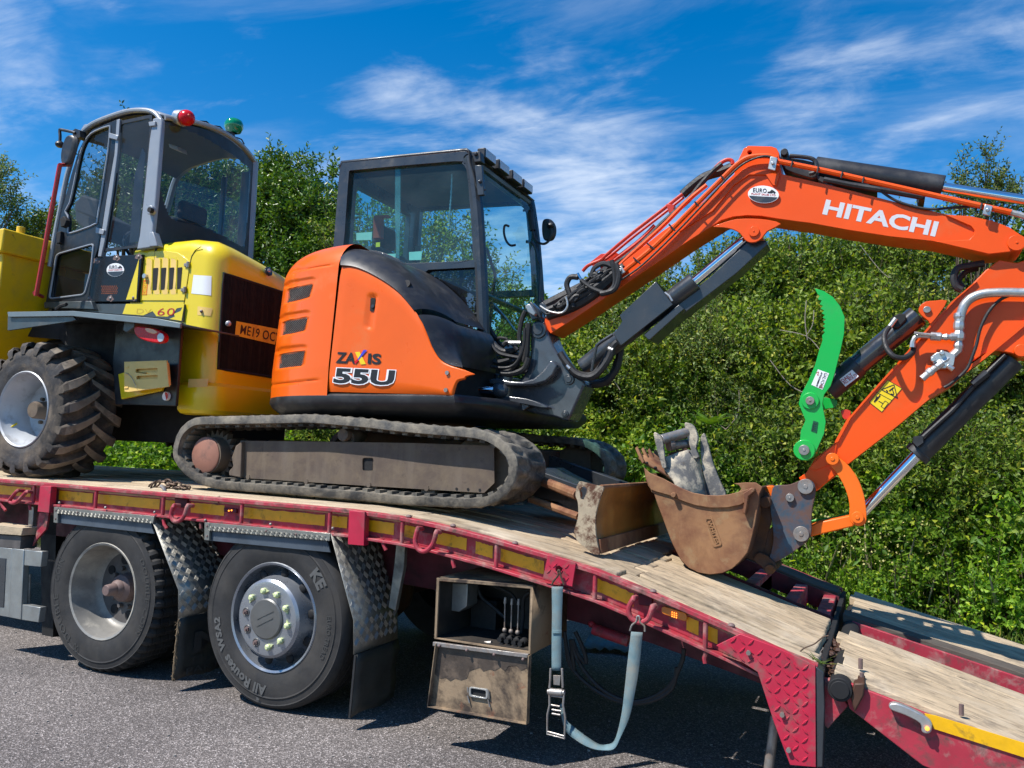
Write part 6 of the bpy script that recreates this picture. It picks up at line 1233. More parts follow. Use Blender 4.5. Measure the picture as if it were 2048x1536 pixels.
# ---- pipes and hoses of the boom
def pipe(pts, ys_, r, nm, m, k='e', sub=5, n=8):
    ys_ = ys_ if hasattr(ys_, '__len__') else [ys_]*len(pts); mb = MB(); mb.tube(cr([onY(z(k, p) if k else p, y) for p, y in zip(pts, ys_)], sub, False), r, n); return mb.obj(nm, m, EX)
pipe(((700, 948), (740, 910), (960, 730), (1200, 490), (1400, 290), (1500, 195), (1580, 148), (1700, 138), (1760, 158)), .985, .015, 'boom_pipe', m_orange2)
pipe(((380, 175), (700, 240), (1000, 308), (1400, 398), (1760, 478), (1960, 522)), .985, .015, 'boom_pipe', m_orange2, 'f')
pipe(((640, 940), (800, 790), (1000, 610), (1180, 430), (1300, 330)), 1.03, .013, 'boom_pipe', m_orange2)
pipe(((480, 900), (520, 860), (600, 826), (640, 790), (800, 655), (1000, 500), (1140, 390)), 1.10, .011, 'boom_pipe', m_redpaint)
pipe(((560, 850), (640, 815), (820, 670), (1020, 515), (1150, 410)), 1.14, .009, 'boom_pipe', m_redpaint)
pipe(((1330, 250), (1380, 195), (1430, 165), (1465, 170), (1470, 195)), 1.10, .012, 'boom_pipe', m_redpaint)
pipe(((690, 830), (860, 700), (960, 600)), 1.16, .018, 'boom_pipe', m_redpaint)
pipe(((1140, 395), (1200, 340), (1290, 275), (1400, 240), (1480, 205)), 1.12, .028, 'boom_hose', m_rubber)
pipe(((690, 860), (800, 780), (900, 690), (1010, 580), (1100, 500), (1180, 430), (1250, 340), (1330, 250), (1400, 190)), 1.05, .016, 'boom_hose', m_rubber)
pipe(((730, 960), (860, 870), (1000, 740), (1160, 580), (1330, 400), (1460, 260), (1560, 180), (1680, 140), (1760, 160)), .968, .006, 'boom_hose', m_rubber)
pipe(((240, 1130), (380, 1060), (480, 1010), (600, 950), (680, 850)), 1.08, .040, 'boom_hose', m_rubber)
pipe(((250, 1190), (400, 1140), (540, 1060), (680, 940), (760, 870)), 1.02, .034, 'boom_hose', m_rubber)
pipe(((240, 1160), (420, 1090), (560, 1010), (700, 900)), 1.0, .022, 'boom_hose', m_rubber)
mb = MB()
for i in range(22):
    t0 = random.uniform(0, .55); t1 = t0 + random.uniform(.25, .45); off = random.uniform(-26, 34); Q = []
    for k in range(5):
        t = t0+(t1-t0)*k/4; Q.append(onY(z('e', (250+470*t, 1175-330*t+off+random.uniform(-14, 14))), random.uniform(.97, 1.02)))
    mb.tube(cr(Q, 4, False), random.uniform(.007, .015), 6)
mb.obj('boom_hose_bundle', m_rubber, EX, kind='stuff')
pipe(((450, 940), (400, 940), (375, 985), (390, 1040), (410, 1090), (420, 1140)), .99, .018, 'looped_hose', m_rubber)
pipe(((470, 960), (520, 1000), (580, 1030), (640, 1040), (690, 990), (690, 900), (670, 830)), .98, .015, 'looped_hose', m_rubber)
pipe(((560, 1000), (600, 950), (560, 920), (540, 940), (560, 880), (620, 850), (680, 870)), 1.0, .017, 'looped_hose', m_rubber)
pipe(((600, 1050), (690, 1020), (720, 930), (700, 850)), .96, .017, 'looped_hose', m_rubber)
pipe(((200, 1130), (260, 1165), (340, 1175), (380, 1130), (370, 1070)), .95, .007, 'wire_loop', m_zinc)
pipe(((445, 915), (465, 950), (480, 970)), .99, .010, 'hose_fitting', m_chrome)
pipe(((570, 900), (600, 880)), .98, .010, 'hose_fitting', m_chrome)
mb = MB(); mb.prism(z('e', (530, 840), (600, 785), (700, 775), (725, 790), (700, 840), (640, 900), (560, 890)), 1.16, 1.18); mb.obj('pipe_bracket', m_redpaint, EX, bevel=.002)
mb = MB(); mb.prism(z('e', (1030, 455), (1085, 460), (1080, 510), (1050, 515)), 1.06, 1.10); mb.obj('pipe_bracket', m_redpaint, EX, bevel=.002)
for k, pts in (('e', ((700, 880), (735, 862), (762, 905), (728, 925))), ('f', ((340, 142), (388, 152), (372, 240), (322, 228))), ('f', ((1785, 465), (1838, 478), (1820, 545), (1768, 532)))):
    mb = MB(); mb.prism(z(k, *pts), .962, .972); c = onY((sum(p[0] for p in z(k, *pts))/4, sum(p[1] for p in z(k, *pts))/4), .962); mb.cyl(c-Vector((0, .012, 0)), c, .010, n=6); mb.obj('pipe_clamp', m_zinc, EX, bevel=.003)
for k, a, b in (('e', (955, 755), (905, 715)), ('e', (1090, 632), (1050, 590)), ('e', (1245, 470), (1220, 440)), ('e', (1420, 300), (1395, 270)), ('e', (860, 850), (815, 810)), ('f', (480, 215), (488, 175)), ('f', (655, 255), (662, 210)), ('f', (815, 290), (825, 248)), ('f', (960, 325), (968, 285)), ('f', (1755, 500), (1765, 458))):
    mb = MB(); mb.tube([onY(z(k, a), .966), onY(z(k, b), .966)], .005, 6); mb.obj('cable_tie', m_rubber, EX)
pipe(((1960, 522), (2010, 535), (2100, 560), (2300, 600)), .99, .015, 'pipe_fitting', m_zinc, 'f')
pipe(((1080, 375), (1180, 440), (1300, 480), (1420, 500), (1560, 490), (1720, 478)), 1.01, .007, 'boom_hose', m_rubber, 'f')
# hoses round the swing post
for pts, y, r in ((((740, 390), (715, 450), (700, 560), (715, 640), (690, 720), (640, 770), (580, 790)), .97, .016), (((430, 700), (440, 620), (470, 585), (520, 610), (570, 660), (640, 680), (700, 690)), .95, .013), (((445, 560), (500, 570), (540, 610), (600, 650), (680, 640)), 1.0, .020),
    (((370, 725), (440, 722), (520, 745), (600, 755), (660, 740), (700, 690), (725, 620), (735, 500)), .93, .010), (((440, 720), (450, 690), (500, 690), (560, 720), (640, 700)), .96, .018), (((500, 440), (510, 500), (560, 580), (600, 620)), 1.1, .014),
    (((600, 610), (620, 590), (660, 600), (690, 640)), .97, .016), (((760, 470), (750, 560), (745, 660), (730, 720)), .98, .022), (((580, 790), (660, 790), (730, 760), (760, 690)), .95, .020),
    (((960, 660), (1000, 720), (1060, 790), (1140, 815), (1200, 790), (1270, 700), (1300, 620), (1330, 590)), .97, .022), (((980, 700), (1040, 770), (1110, 800), (1180, 790), (1250, 700), (1290, 600)), 1.02, .020), (((1110, 850), (1180, 860), (1260, 840), (1320, 760), (1340, 680), (1350, 620)), 1.15, .024), (((1120, 830), (1200, 850), (1290, 800), (1330, 700)), 1.22, .022)):
    mb = MB(); mb.tube(cr([onY(z('l', p), y) for p in pts], 5, False), r, 8); mb.obj('hydraulic_hose', m_rubber, EX)
mb = MB()
for p, q in (((635, 595), (710, 595)), ((1005, 740), (1025, 760)), ((1270, 630), (1300, 640))): mb.tube([onY(z('l', p), .96), onY(z('l', q), .96)], .014, 8)
mb.obj('hose_fitting', m_zinc, EX, kind='stuff')
mb = MB(); mb.prism(z('r', (415, 610), (460, 590), (520, 680), (500, 710), (440, 670)), .93, .97); mb.obj('boom_work_lamp', m_alupl, EX, bevel=.006)
mb = MB(); mb.prism(z('r', (470, 570), (540, 640), (570, 720), (480, 745), (430, 640)), .98, 1.05); mb.prism(z('r', (545, 600), (580, 575), (640, 640), (610, 700), (560, 660)), 1.0, 1.06); splitobj(mb, 'lamp_bracket', m_dgrey, EX, bevel=.005)
mb = MB()
for i in range(26):
    p = (random.uniform(360, 700), random.uniform(560, 770)); q = (p[0]+random.uniform(-90, 90), p[1]+random.uniform(-50, 60)); r_ = (q[0]+random.uniform(-60, 60), q[1]+random.uniform(-30, 50)); y = random.uniform(1.0, 1.3)
    mb.tube(cr([onY(z('l', p), y), onY(z('l', q), y), onY(z('l', r_), y+.05)], 4, False), random.uniform(.008, .016), 6)
mb.obj('hose_bundle', m_rubber, EX, kind='stuff')
# ================================================================== second bucket, lying inside the first
B2 = thing('toothed_bucket', 'clay-caked grey toothed bucket lying inside the rusty ditching bucket', 'bucket', onY(z('h', (900, 500)), 1.1))
mb = MB(); mb.prism(cr(z('h', (643, 150), (655, 140), (690, 165), (700, 200), (712, 300), (722, 355), (700, 362), (688, 330), (665, 250)), 2), .98, 1.005); mb.obj('bucket_ear', m_mudgrey, B2, bevel=.003)
mb = MB(); mb.prism(cr(z('h', (835, 85), (850, 78), (885, 92), (910, 140), (918, 180), (905, 240), (925, 290), (885, 300), (872, 240), (845, 150)), 2), 1.10, 1.135); mb.obj('bucket_ear', m_mudgrey, B2, bevel=.003)
mb = MB(); mb.cyl(onY(z('h', (690, 185)), 1.0), onY(z('h', (850, 140)), 1.12), .030, n=16); mb.cyl(onY(z('h', (740, 225)), 1.05), onY(z('h', (880, 205)), 1.16), .026, n=16); mb.cyl(onY(z('h', (735, 218)), 1.04), onY(z('h', (760, 215)), 1.06), .036, n=16); splitobj(mb, 'bucket_pin', m_steel, B2, bevel=.002)
sl_ = cr(z('h', (932, 182), (948, 148), (960, 150), (985, 230), (1015, 340), (1055, 440), (1100, 560), (1010, 640), (985, 560), (950, 400), (935, 300)), 2)
mb = MB(); mb.prism(sl_, 1.14, 1.165); mb.obj('bucket_side', m_mudgrey, B2, bevel=.004)
fr1 = z('h', (722, 290), (790, 265), (860, 245), (900, 262), (932, 300)); fr2 = z('h', (710, 365), (770, 350), (840, 335), (900, 345), (945, 380)); fr3 = z('h', (770, 440), (820, 425), (880, 420), (930, 440), (965, 470)); fr4 = z('h', (830, 620), (870, 620), (910, 620), (950, 620), (1000, 620))
mb = MB(); yy_ = (1.02, 1.05, 1.08, 1.12, 1.15); mb.grid([[onY(p, y-.02*k) for p, y in zip(f, yy_)] for k, f in enumerate((fr1, fr2, fr3, fr4))]); mb.obj('bucket_shell', m_mudgrey, B2, solid=-.02, smooth=60)
mb = MB(); mb.prism(z('h', (735, 270), (845, 235), (870, 262), (725, 300)), 1.08, 1.10); mb.obj('ear_web', m_rustdk, B2)
lipA = [onY(p, 1.0) for p in z('h', (548, 300), (600, 345), (690, 395), (785, 455), (800, 520))]; lipB = [onY(p, 1.30) for p in z('h', (650, 275), (690, 320), (740, 350), (790, 400), (820, 500))]
mb = MB(); mb.grid([[a, b] for a, b in zip(lipA, lipB)]); lipo = mb.obj('bolt_on_edge', m_rust, B2, solid=-.022)
for i in range(4):
    t = i/3.2; b = lipA[0].lerp(lipB[0], t) + Vector((.03, 0, -.03)); tip = onY(z('h', (530+38*i, 238+6*i)), 1.0+.09*i); d = (tip-b); s = Vector((0, 1, 0))
    mb = MB(); w = .022; mb.add([b+s*w, b-s*w, b+d*.5-s*w*.9, tip-s*.008, tip+s*.008, b+d*.5+s*w*.9] + [q+Vector((.012, 0, .012)) for q in (b+s*w, b-s*w, b+d*.5-s*w*.9, tip-s*.008, tip+s*.008, b+d*.5+s*w*.9)], [(0, 1, 2, 3, 4, 5), (6, 7, 8, 9, 10, 11), (0, 1, 7, 6), (1, 2, 8, 7), (2, 3, 9, 8), (3, 4, 10, 9), (4, 5, 11, 10), (5, 0, 6, 11)]); mb.obj('bucket_tooth', m_rust, B2, bevel=.002)
    for j in (0, 1):
        q = lipA[1].lerp(lipB[1], t).lerp(lipA[2].lerp(lipB[2], t), j*.6); mb = MB(); mb.ball(q+Vector((-.0, -.0, .016)), .011, (1, 1, .7), 8, 5); mb.obj('edge_bolt', m_void, B2)
# ================================================================== DUMPER
DU = thing('site_dumper', 'yellow wheeled site dumper with grey glazed cab and deep-lugged tyres parked behind the excavator', 'dumper', (-.8, 1.2, 1.16))
# ---- wheels
wc = Vector((-1.085, .15, 1.650)); RT = .490; WT = .44
mb = MB(); mb.lathe(wc, [(.268, .012), (.275, .0), (.268, -.006), (.258, .004), (.252, .04), (.236, .06), (.226, .11), (.212, .13), (.205, .19), (.16, .21), (.09, .215), (.0, .215)], 72); dw = mb.obj('wheel', m_dumprim, DU, smooth=30)
mb = MB(); mb.lathe(wc, [(.0, .07), (.055, .072), (.062, .085), (.066, .17), (.08, .21)], 28)
for k in range(8): a = k*math.pi/4; q = wc+Vector((.12*math.cos(a), .19, .12*math.sin(a))); mb.cyl(q, q+Vector((0, .03, 0)), .014, n=6)
mb.obj('hub', m_tframe, dw)
mb = MB(); q = wc+Vector((-.2, .10, -.10)); mb.tube([q, q+Vector((0, -.04, -.03))], .006, 6); mb.obj('valve_stem', m_yellow, dw)
mb = MB(); mb.lathe(wc, [(.262, .03), (.272, .004), (.30, -.004), (.33, -.010), (.345, -.006), (.37, -.012), (.40, -.010), (.425, .0), (.440, .03), (.446, .09), (.450, WT/2), (.446, WT-.09), (.440, WT-.03), (.41, WT+.0), (.34, WT+.01), (.27, WT-.01)], 96)
mb.cur = 0; lug_o = len(mb.f)
NL = 19
def lugpt(a, y, r): return wc + Vector((r*math.cos(a), y, r*math.sin(a)))
lugs = []
for k in range(NL*2):
    s = k % 2; a0 = 2*math.pi*(k/2)/NL + (.0 if not s else 0.0); sec = []
    # lug runs from shoulder sidewall over the tread towards the centre, sweeping in angle
    prof_l = [(-.016, .405, 0, .022), (-.012, .455, .0, .032), (.010, .482, .02, .040), (.06, .496, .05, .040), (.13, .498, .11, .034), (.20, .498, .18, .030), (.245, .494, .235, .026)]
    for y, r, da, w in prof_l:
        yy2 = y if not s else WT-y; aa = a0 + da*1.25; rb = min(r-.004, .443 if y > .02 else r-.022) if y > -.011 else r-.010
        w_ = w/.46
        sec.append([lugpt(aa-w_, yy2, rb), lugpt(aa-w_*.78, yy2, r), lugpt(aa+w_*.78, yy2, r), lugpt(aa+w_, yy2, rb)])
    n0 = len(mb.v); mb.mi_l = None; mb.grid(sec)
    n1 = len(mb.v); mb.f += [tuple(range(n0, n0+4)), tuple(range(n1-4, n1))]; mb.mi += [0, 0]
    lugs.append((n0, n1))
# tread faces take the dusty colour
ctr = []
for i in range(lug_o, len(mb.f)):
    f = mb.f[i]; c = sum((mb.v[j] for j in f), Vector())/len(f); r = math.hypot(c.x-wc.x, c.z-wc.z)
    mb.mi[i] = 1 if r > .484 and .03 < c.y-wc.y < WT-.03 else 0
ty = mb.obj('tyre', [m_muddytyre, m_lugtop], dw, smooth=35, bevel=.004)
d = dup(dw, DU); d.location = (2*(wc.x+.8), 0, 0); d.rotation_euler = (0, 0, math.pi); d.location.y = 2*(1.2-1.2)
d2 = dup(dw, DU, (-1.75, 0, 0))
mb = MB(); mb.cyl((wc.x, .5, wc.z), (wc.x, 1.9, wc.z), .08, n=14); mb.box(-2.8, .1, .85, 1.55, 1.45, 1.75); mb.obj('chassis', m_void, DU, bevel=.01)
# ---- rear side plates, fender and lamps
mb = MB(); mb.prism(z('b', (770, 150), (1200, 150), (1160, 700), (760, 690), (745, 400)), .46, .485); mb.obj('rear_side_plate', m_doorblack, DU, bevel=.004)
mb = MB(); mb.prism(z('b', (60, 110), (480, 105), (800, 140), (790, 300), (740, 480), (760, 700), (400, 260), (60, 230)), .58, .62); mb.obj('wheel_arch_liner', m_void, DU)
ft = z('b', (50, 78), (480, 72), (1030, 120), (1192, 152), (1188, 186), (1024, 165), (478, 106), (52, 112))
mb = MB(); mb.prism(ft, .12, .135); fd = mb.obj('fender', m_bluesteel, DU, bevel=.003)
T1 = [onY(p, .125) for p in z('b', (50, 80), (480, 74), (1030, 122), (1192, 154))]; mb = MB(); mb.grid([[p+Vector((0, y, .0)) for p in T1] for y in (0, .52)]); mb.obj('fender_top', m_dumpgrey, fd, solid=-.012)
mb = MB(); mb.prism(z('b', (52, 112), (478, 106), (500, 130), (470, 140), (50, 200)), .14, .16); mb.obj('fender_skirt', m_dumpgrey, fd)
mb = MB(); mb.prism(z('b', (820, 140), (890, 145), (885, 180), (835, 215), (810, 200)), .21, .46); mb.obj('lamp_bracket', m_dumpgrey, DU, bevel=.005)
tl = cr(z('b', (884, 205), (888, 180), (912, 172), (960, 178), (1020, 188), (1066, 210), (1086, 236), (1080, 270), (1050, 284), (1000, 280), (940, 262), (900, 238)), 3)
mb = MB(); mb.prism(tl, .17, .21); o = mb.obj('tail_lamp', m_redlens, DU, bevel=.008, seg=3)
mb = MB(); mb.prism(cr(z('b', (960, 184), (1010, 192), (1040, 212), (1020, 224), (985, 216), (965, 205)), 2), .1675, .172); mb.obj('indicator_lens', m_amber, o, bevel=.001); mb = MB(); mb.prism(cr(z('b', (1045, 225), (1068, 220), (1082, 240), (1074, 270), (1050, 276), (1038, 250)), 2), .1675, .172); mb.obj('reversing_lens', m_clearlens, o, bevel=.001)
# wheel chock in its holder
mb = MB(); mb.prism(z('b', (780, 490), (845, 470), (1080, 560), (1060, 600), (800, 655)), .43, .455); mb.obj('chock_holder', m_yellow, DU, bevel=.003)
ck = z('b', (820, 408), (1100, 398), (1115, 572), (850, 608), (822, 606)); h1 = rounded(z('b', (895, 456), (1040, 450), (1042, 476), (895, 480)), 2.5); h2 = rounded(z('b', (900, 502), (1042, 496), (1042, 520), (900, 524)), 2.5)
mb = MB(); mb.prism(ck, .36, .372, [h1, h2]); o = mb.obj('wheel_chock', m_chock, DU, bevel=.002)
mb = MB(); mb.prism(z('b', (840, 418), (1085, 408), (1098, 560), (862, 592)), .385, .43); mb.obj('chock_body', m_chock, o, bevel=.004)
for yq in (440, 485, 575): mb = MB(); mb.prism(z('b', (820, yq), (845, yq-4), (845, yq+8), (820, yq+10)), .355, .36); mb.obj('chock_tooth', m_chock, o, bevel=.001)
mb = MB(); mb.tube(cr([onY(z('b', p), .352) for p in ((830, 480), (860, 500), (880, 530), (900, 575))], 3, False), .002, 5); mb.obj('chock_wire', m_steel, o)
mb = MB(); mb.disc(z('b', (1092, 635)), .44, .030, .02, 24); o = mb.obj('round_reflector', m_white, DU); c = onY(z('b', (1092, 635)), .4385)
mb = MB(); mb.add([c+Vector((.027*math.cos(t), 0, .027*math.sin(t))) for t in np.linspace(-1.2, 1.9, 10)], [tuple(range(10))]); mb.obj('reflector_red', m_redlens, o, smooth=0)
# ---- bonnet: rounded hood wrapping the rear corner
ZT = onY((326, 492), .74).z; ZB = 1.80
BX, BY0, BY1, BR = .20, .62, 1.95, .14
plan = [(-.66, BY0), (-.45, BY0), (-.25, BY0), (-.10, BY0)] + [(BX-BR+BR*math.sin(t), BY0+BR-BR*math.cos(t)) for t in np.linspace(0, math.pi/2, 12)] + [(BX+.015*math.sin(math.pi*(y-.8)/1.0), y) for y in np.linspace(.85, 1.75, 14)] + [(BX-BR+BR*math.cos(t), BY1-BR+BR*math.sin(t)) for t in np.linspace(0, math.pi/2, 10)] + [(-.2, BY1), (-.66, BY1)]
def inset(pl, d):
    out = []
    for i, (x, y) in enumerate(pl):
        a = pl[max(0, i-1)]; b = pl[min(len(pl)-1, i+1)]; tx, ty_ = b[0]-a[0], b[1]-a[1]; l = math.hypot(tx, ty_) or 1
        out.append((x - ty_/l*d, y + tx/l*d))
    return out
def ztop(x, y): return ZT + .01 - .17*max(0, (y-.80)) - (.02 if x > .0 else 0)
G = []
for k in range(22):
    v = k/21; row = []
    if v < .62: d = 0; f = v/.62
    for (x, y), (xi, yi) in zip(plan, inset(plan, 1)):
        zt = ztop(x, y); r = .11 if x < -.05 else .11 + .07*min(1, (x+.05)/.25); zl = zt - r
        nx, ny = xi-x, yi-y
        if v < .62: zz_ = ZB + (zl-ZB)*v/.62; dd = 0
        else: t = (v-.62)/.38*math.pi/2; zz_ = zl + r*math.sin(t); dd = r*(1-math.cos(t))
        row.append(Vector((x+nx*dd, y+ny*dd, zz_)))
    G.append(row)
cxm = sum(p[0] for p in plan)/len(plan); G.append([Vector((p.x*.5+(-.25)*.5, p.y*.4+1.28*.6, p.z+.02)) for p in G[-1]])
mb = MB(); mb.grid(G); bon = mb.obj('bonnet', m_yellow, DU, smooth=50)
def SBn(lf=0.):
    def f(p):
        q = onY(p, BY0-lf)
        cx_, cy_ = BX-BR, BY0+BR
        if q.x <= cx_: return q
        d = ray(*p); ox, oy = CC.x-cx_, CC.y-cy_; R = BR+lf; a = d.x*d.x+d.y*d.y; b = ox*d.x+oy*d.y; disc = b*b-a*(ox*ox+oy*oy-R*R)
        if disc > 0:
            s = (-b-math.sqrt(disc))/a; q2 = CC+d*s
            if q2.x >= cx_-1e-4 and q2.y <= cy_+1e-4: return q2
        q = onX(p, BX+lf); q.x += .015*math.sin(math.pi*max(0, min(1, (q.y-.8)/1.0))); return q
    return f
def gridpatch(S, poly, m, parent, name, nx=14, ny=10, kind=None):
    """a patch over a curved surface: quad given by four photo corners"""
    a, b, c, d_ = [Vector((*p, 0)) for p in poly]; G = []
    for j in range(ny):
        t = j/(ny-1); row = []
        for i in range(nx): s = i/(nx-1); p = a.lerp(b, s).lerp(d_.lerp(c, s), t); row.append(S((p.x, p.y)))
        G.append(row)
    mb = MB(); mb.grid(G); o = mb.obj(name, m, parent, smooth=60)
    if kind: o['kind'] = kind
    return o
# hatch with arched vents
S0 = SBn(.006)
hp_ = z('s', (372, 205), (440, 175), (600, 168), (730, 190), (800, 235), (862, 290), (800, 708), (304, 706))
mb = MB(); mb.prism(hp_, BY0-.006, BY0-.0005); hat = mb.obj('vent_hatch', mat('light_yellow_hatch', (.80, .60, .03), .36, 0, .04, 3, coat=.3), bon, bevel=.003)
for i in range(4):
    x0 = 385+88*i; t0 = (225, 215, 215, 228)[i]
    mb = MB(); P = z('s', (x0+8, 640), (x0+0, 600), (x0+8, t0+60), (x0+12, t0+22), (x0+30, t0), (x0+62, t0+2), (x0+74, t0+30), (x0+66, 600), (x0+58, 640)); mb.prism(rounded(P, 3), BY0-.0065, BY0-.0055); mb.obj('vent_arch', m_chock, hat, smooth=0)
    mb = MB(); mb.prism(z('s', (x0+6, t0+20), (x0+34, t0+2), (x0+64, t0+6), (x0+72, t0+24), (x0+68, t0+62), (x0+50, t0+34)), BY0-.0072, BY0-.0064); mb.obj('vent_shade_lip', m_yellow, hat, smooth=0)
    mb = MB(); mb.prism(rounded(z('s', (460+88*i, 358-2*i), (520+86*i, 352-2*i), (500+86*i, 590-4*i), (436+88*i, 596-4*i)), 2), BY0-.0085, BY0-.0072); mb.obj('vent_slot', m_void, hat, smooth=0)
    mb = MB(); P = [onY(p, BY0-.008) for p in z('s', (x0+75, t0+40), (x0+68, 620))]; mb.tube(P, .006, 6); mb.obj('vent_rib', m_yellow, hat)
mb = MB(); mb.prism(z('s', (362, 486), (412, 486), (396, 648), (344, 646)), BY0-.0075, BY0-.006); o = mb.obj('fuel_label', m_otext, hat, smooth=0); decal('label_lettering', 'DIESEL', SY(BY0-.0085), (z('s', (388, 640)), z('s', (402, 492)), z('s', (352, 638))), m_ysign, o, .02)
mb = MB(); mb.disc(z('s', (365, 440)), BY0-.03, .018, .03, 14); mb.obj('hatch_lock', m_zinc, hat)
for p in ((840, 320), (806, 590)):
    mb = MB(); c = SBn(.012)(z('s', p)); mb.cyl(c+Vector((0, 0, -.022)), c+Vector((0, 0, .022)), .012, n=10); mb.box(c.x-.035, c.x, c.y-.006, c.y+.006, c.z-.012, c.z+.012); mb.obj('hatch_hinge', m_steel, bon, bevel=.002)
mb = MB(); mb.tube([SBn(.001)(p) for p in z('s', (985, 122), (920, 165), (880, 230), (866, 290), (835, 480), (800, 720), (770, 960))], .003, 5); mb.obj('bonnet_seam', m_void, bon)
gridpatch(SBn(.002), z('s', (900, 430), (1095, 442), (1090, 652), (876, 630)), m_white, bon, 'blank_white_sticker')
gridpatch(SBn(.002), z('s', (945, 768), (1105, 790), (1085, 872), (940, 862)), m_chock, bon, 'handle_recess'); mb = MB(); mb.ball(SBn(.006)(z('s', (985, 822))), .012); mb.obj('handle_bolt', m_steel, bon)
# radiator grille and number plate on the rear face
gr = gridpatch(SBn(.003), z('s', (1225, 410), (2060, 690), (1900, 1560), (1165, 1440)), m_grille, bon, 'radiator_grille', 20, 14)
mb = MB()
for i in range(60):
    t = i/59; a = Vector((*z('s', (1225, 410)), 0)).lerp(Vector((*z('s', (2060, 690)), 0)), t); b = Vector((*z('s', (1165, 1440)), 0)).lerp(Vector((*z('s', (1900, 1560)), 0)), t); S = SBn(.0045); mb.tube([S((a.x, a.y)), S((a.lerp(b, .5).x, a.lerp(b, .5).y)), S((b.x, b.y))], .0028, 4, cap=False)
mb.obj('grille_ribs', m_grille, gr, kind='stuff', smooth=0)
gc_ = [Vector((*p, 0)) for p in z('s', (1225, 410), (2060, 690), (1900, 1560), (1165, 1440))]; gl_ = [gc_[i].lerp(gc_[(i+1) % 4], t/8) for i in range(4) for t in range(8)]; mb = MB(); mb.tube([SBn(.004)((q.x, q.y)) for q in gl_], .009, 6, closed=True); mb.obj('grille_recess_shade', m_void, bon)  # near-black tube painting in the shade of a recess round the grille
npc = z('s', (1362, 928), (1800, 1016), (1762, 1182), (1345, 1082)); gridpatch(SBn(.012), npc, m_plate, bon, 'number_plate', 6, 3)
decal('number_plate_lettering', 'ME19 OCY', SBn(.0135), (z('s', (1398, 1066)), z('s', (1815, 1165)), z('s', (1412, 965))), m_btext, bon, .012, 1.05)
mb = MB(); c = SBn(.03)(z('s', (1275, 955))); mb.ball(c, .022, (1, 1, 1)); mb.obj('plate_lamp', m_clearlens, bon)
mb = MB(); c = SBn(.004)(z('s', (1688, 398))); mb.tube([c, c+Vector((.012, 0, .004))], .036, 24); mb.tube([c+Vector((.012, 0, .004)), c+Vector((.014, 0, .005))], .028, 24); o = mb.obj('maker_badge', m_dgrey, bon); mb = MB(); mb.ball(c+Vector((.014, -.002, .006)), .018, (.4, 1, 1)); mb.obj('badge_emblem', m_clearlens, o)
mb = MB(); mb.prism(z('o', (1245, 1440), (1262, 1428), (1290, 1436), (1300, 1465), (1285, 1490), (1240, 1470)), .9, .92); mb.obj('lifting_eye', m_chock, DU, bevel=.004)
# lower counterweight
xl_ = onY((352, 780), .565).x; plan_cw = [(xl_, BY0+.3), (xl_, BY0+.02), (xl_+.02, BY0)] + plan[4:-2] + [(xl_, BY1)]
G = []
for zq, e in ((1.655, -.03), (1.665, .02), (1.69, .045), (1.80, .055), (1.86, .05), (1.885, .02), (1.89, -.02)):
    G.append([Vector((x, y, zq)) for x, y in inset(plan_cw, -e)])
mb = MB(); mb.grid(G); mb.obj('rear_counterweight', m_yellow, DU, smooth=28)
gridpatch(SBn(.057), z('b', (1245, 522), (1378, 520), (1370, 572), (1240, 578)), m_chock, bon, 'step_recess', 4, 3)
# decal strip below the hatch: worn yellow sticker with model number
mb = MB(); mb.prism(z('b', (440, 22), (840, 24), (1215, 26), (1205, 145), (1030, 118), (500, 72), (430, 60)), .60, .66); mb.obj('body_side_panel', m_dumpgrey, DU, bevel=.003)
dk = z('s', (172, 742), (800, 742), (770, 925), (640, 905), (700, 880), (690, 850), (760, 820), (780, 780), (720, 790), (680, 850), (620, 880), (500, 875), (460, 820), (360, 866), (135, 850))
mb = MB(); mb.add([onY(p, .5985) for p in dk], [tuple(range(len(dk)))]); o = mb.obj('worn_model_sticker', m_yellow, DU, smooth=0)
decal('model_number', '60', SY(.597), (z('s', (505, 868)), z('s', (690, 868)), z('s', (520, 788))), m_rtext, o, .0, 1.1); decal('faded_lettering', 'DV', SY(.5975), (z('s', (285, 845)), z('s', (440, 850)), z('s', (292, 795))), mat('faded_ghost_lettering', (.62, .40, .03), .5), o, -.01)
# ---- cab side
YD = .60
frame_pts = z('o', (292, 1560), (330, 1340), (352, 1230), (385, 1060), (412, 960), (440, 860), (468, 795), (510, 750), (570, 712), (700, 664), (770, 648), (830, 645), (885, 652), (918, 672), (938, 700))
mb = MB(); mb.tube(cr([onY(p, YD) for p in frame_pts], 3, False), .020, 10); cabf = mb.obj('cab_roof_rail', m_greyframe, DU)
mb = MB(); mb.prism(z('a', (1008, 185), (1060, 178), (1068, 205), (1052, 420), (1030, 700), (1000, 1000), (1010, 1040), (900, 1055), (920, 960), (955, 640), (985, 330)), YD-.02, YD+.02); mb.obj('cab_corner_post', m_greyframe, DU, bevel=.012, seg=3)
mb = MB(); mb.prism(z('a', (985, 940), (1010, 935), (1040, 1030), (985, 1035)), YD-.03, YD+.03); mb.obj('post_foot', m_greyframe, DU, bevel=.006)
dout = z('a', (300, 1415), (345, 1150), (400, 830), (470, 560), (520, 400), (560, 320), (610, 262), (770, 195), (768, 260), (755, 420), (700, 740), (650, 1040), (620, 1120), (585, 1390))
dw1 = cr(z('a', (432, 800), (462, 745), (490, 620), (530, 430), (560, 345), (600, 290), (660, 258), (715, 240), (728, 252), (715, 400), (690, 560), (645, 850), (630, 885), (560, 915), (470, 945), (448, 935), (452, 870), (448, 830)), 2)
dw2 = rounded(z('a', (375, 1085), (620, 1015), (600, 1200), (560, 1350), (325, 1380)), 8)
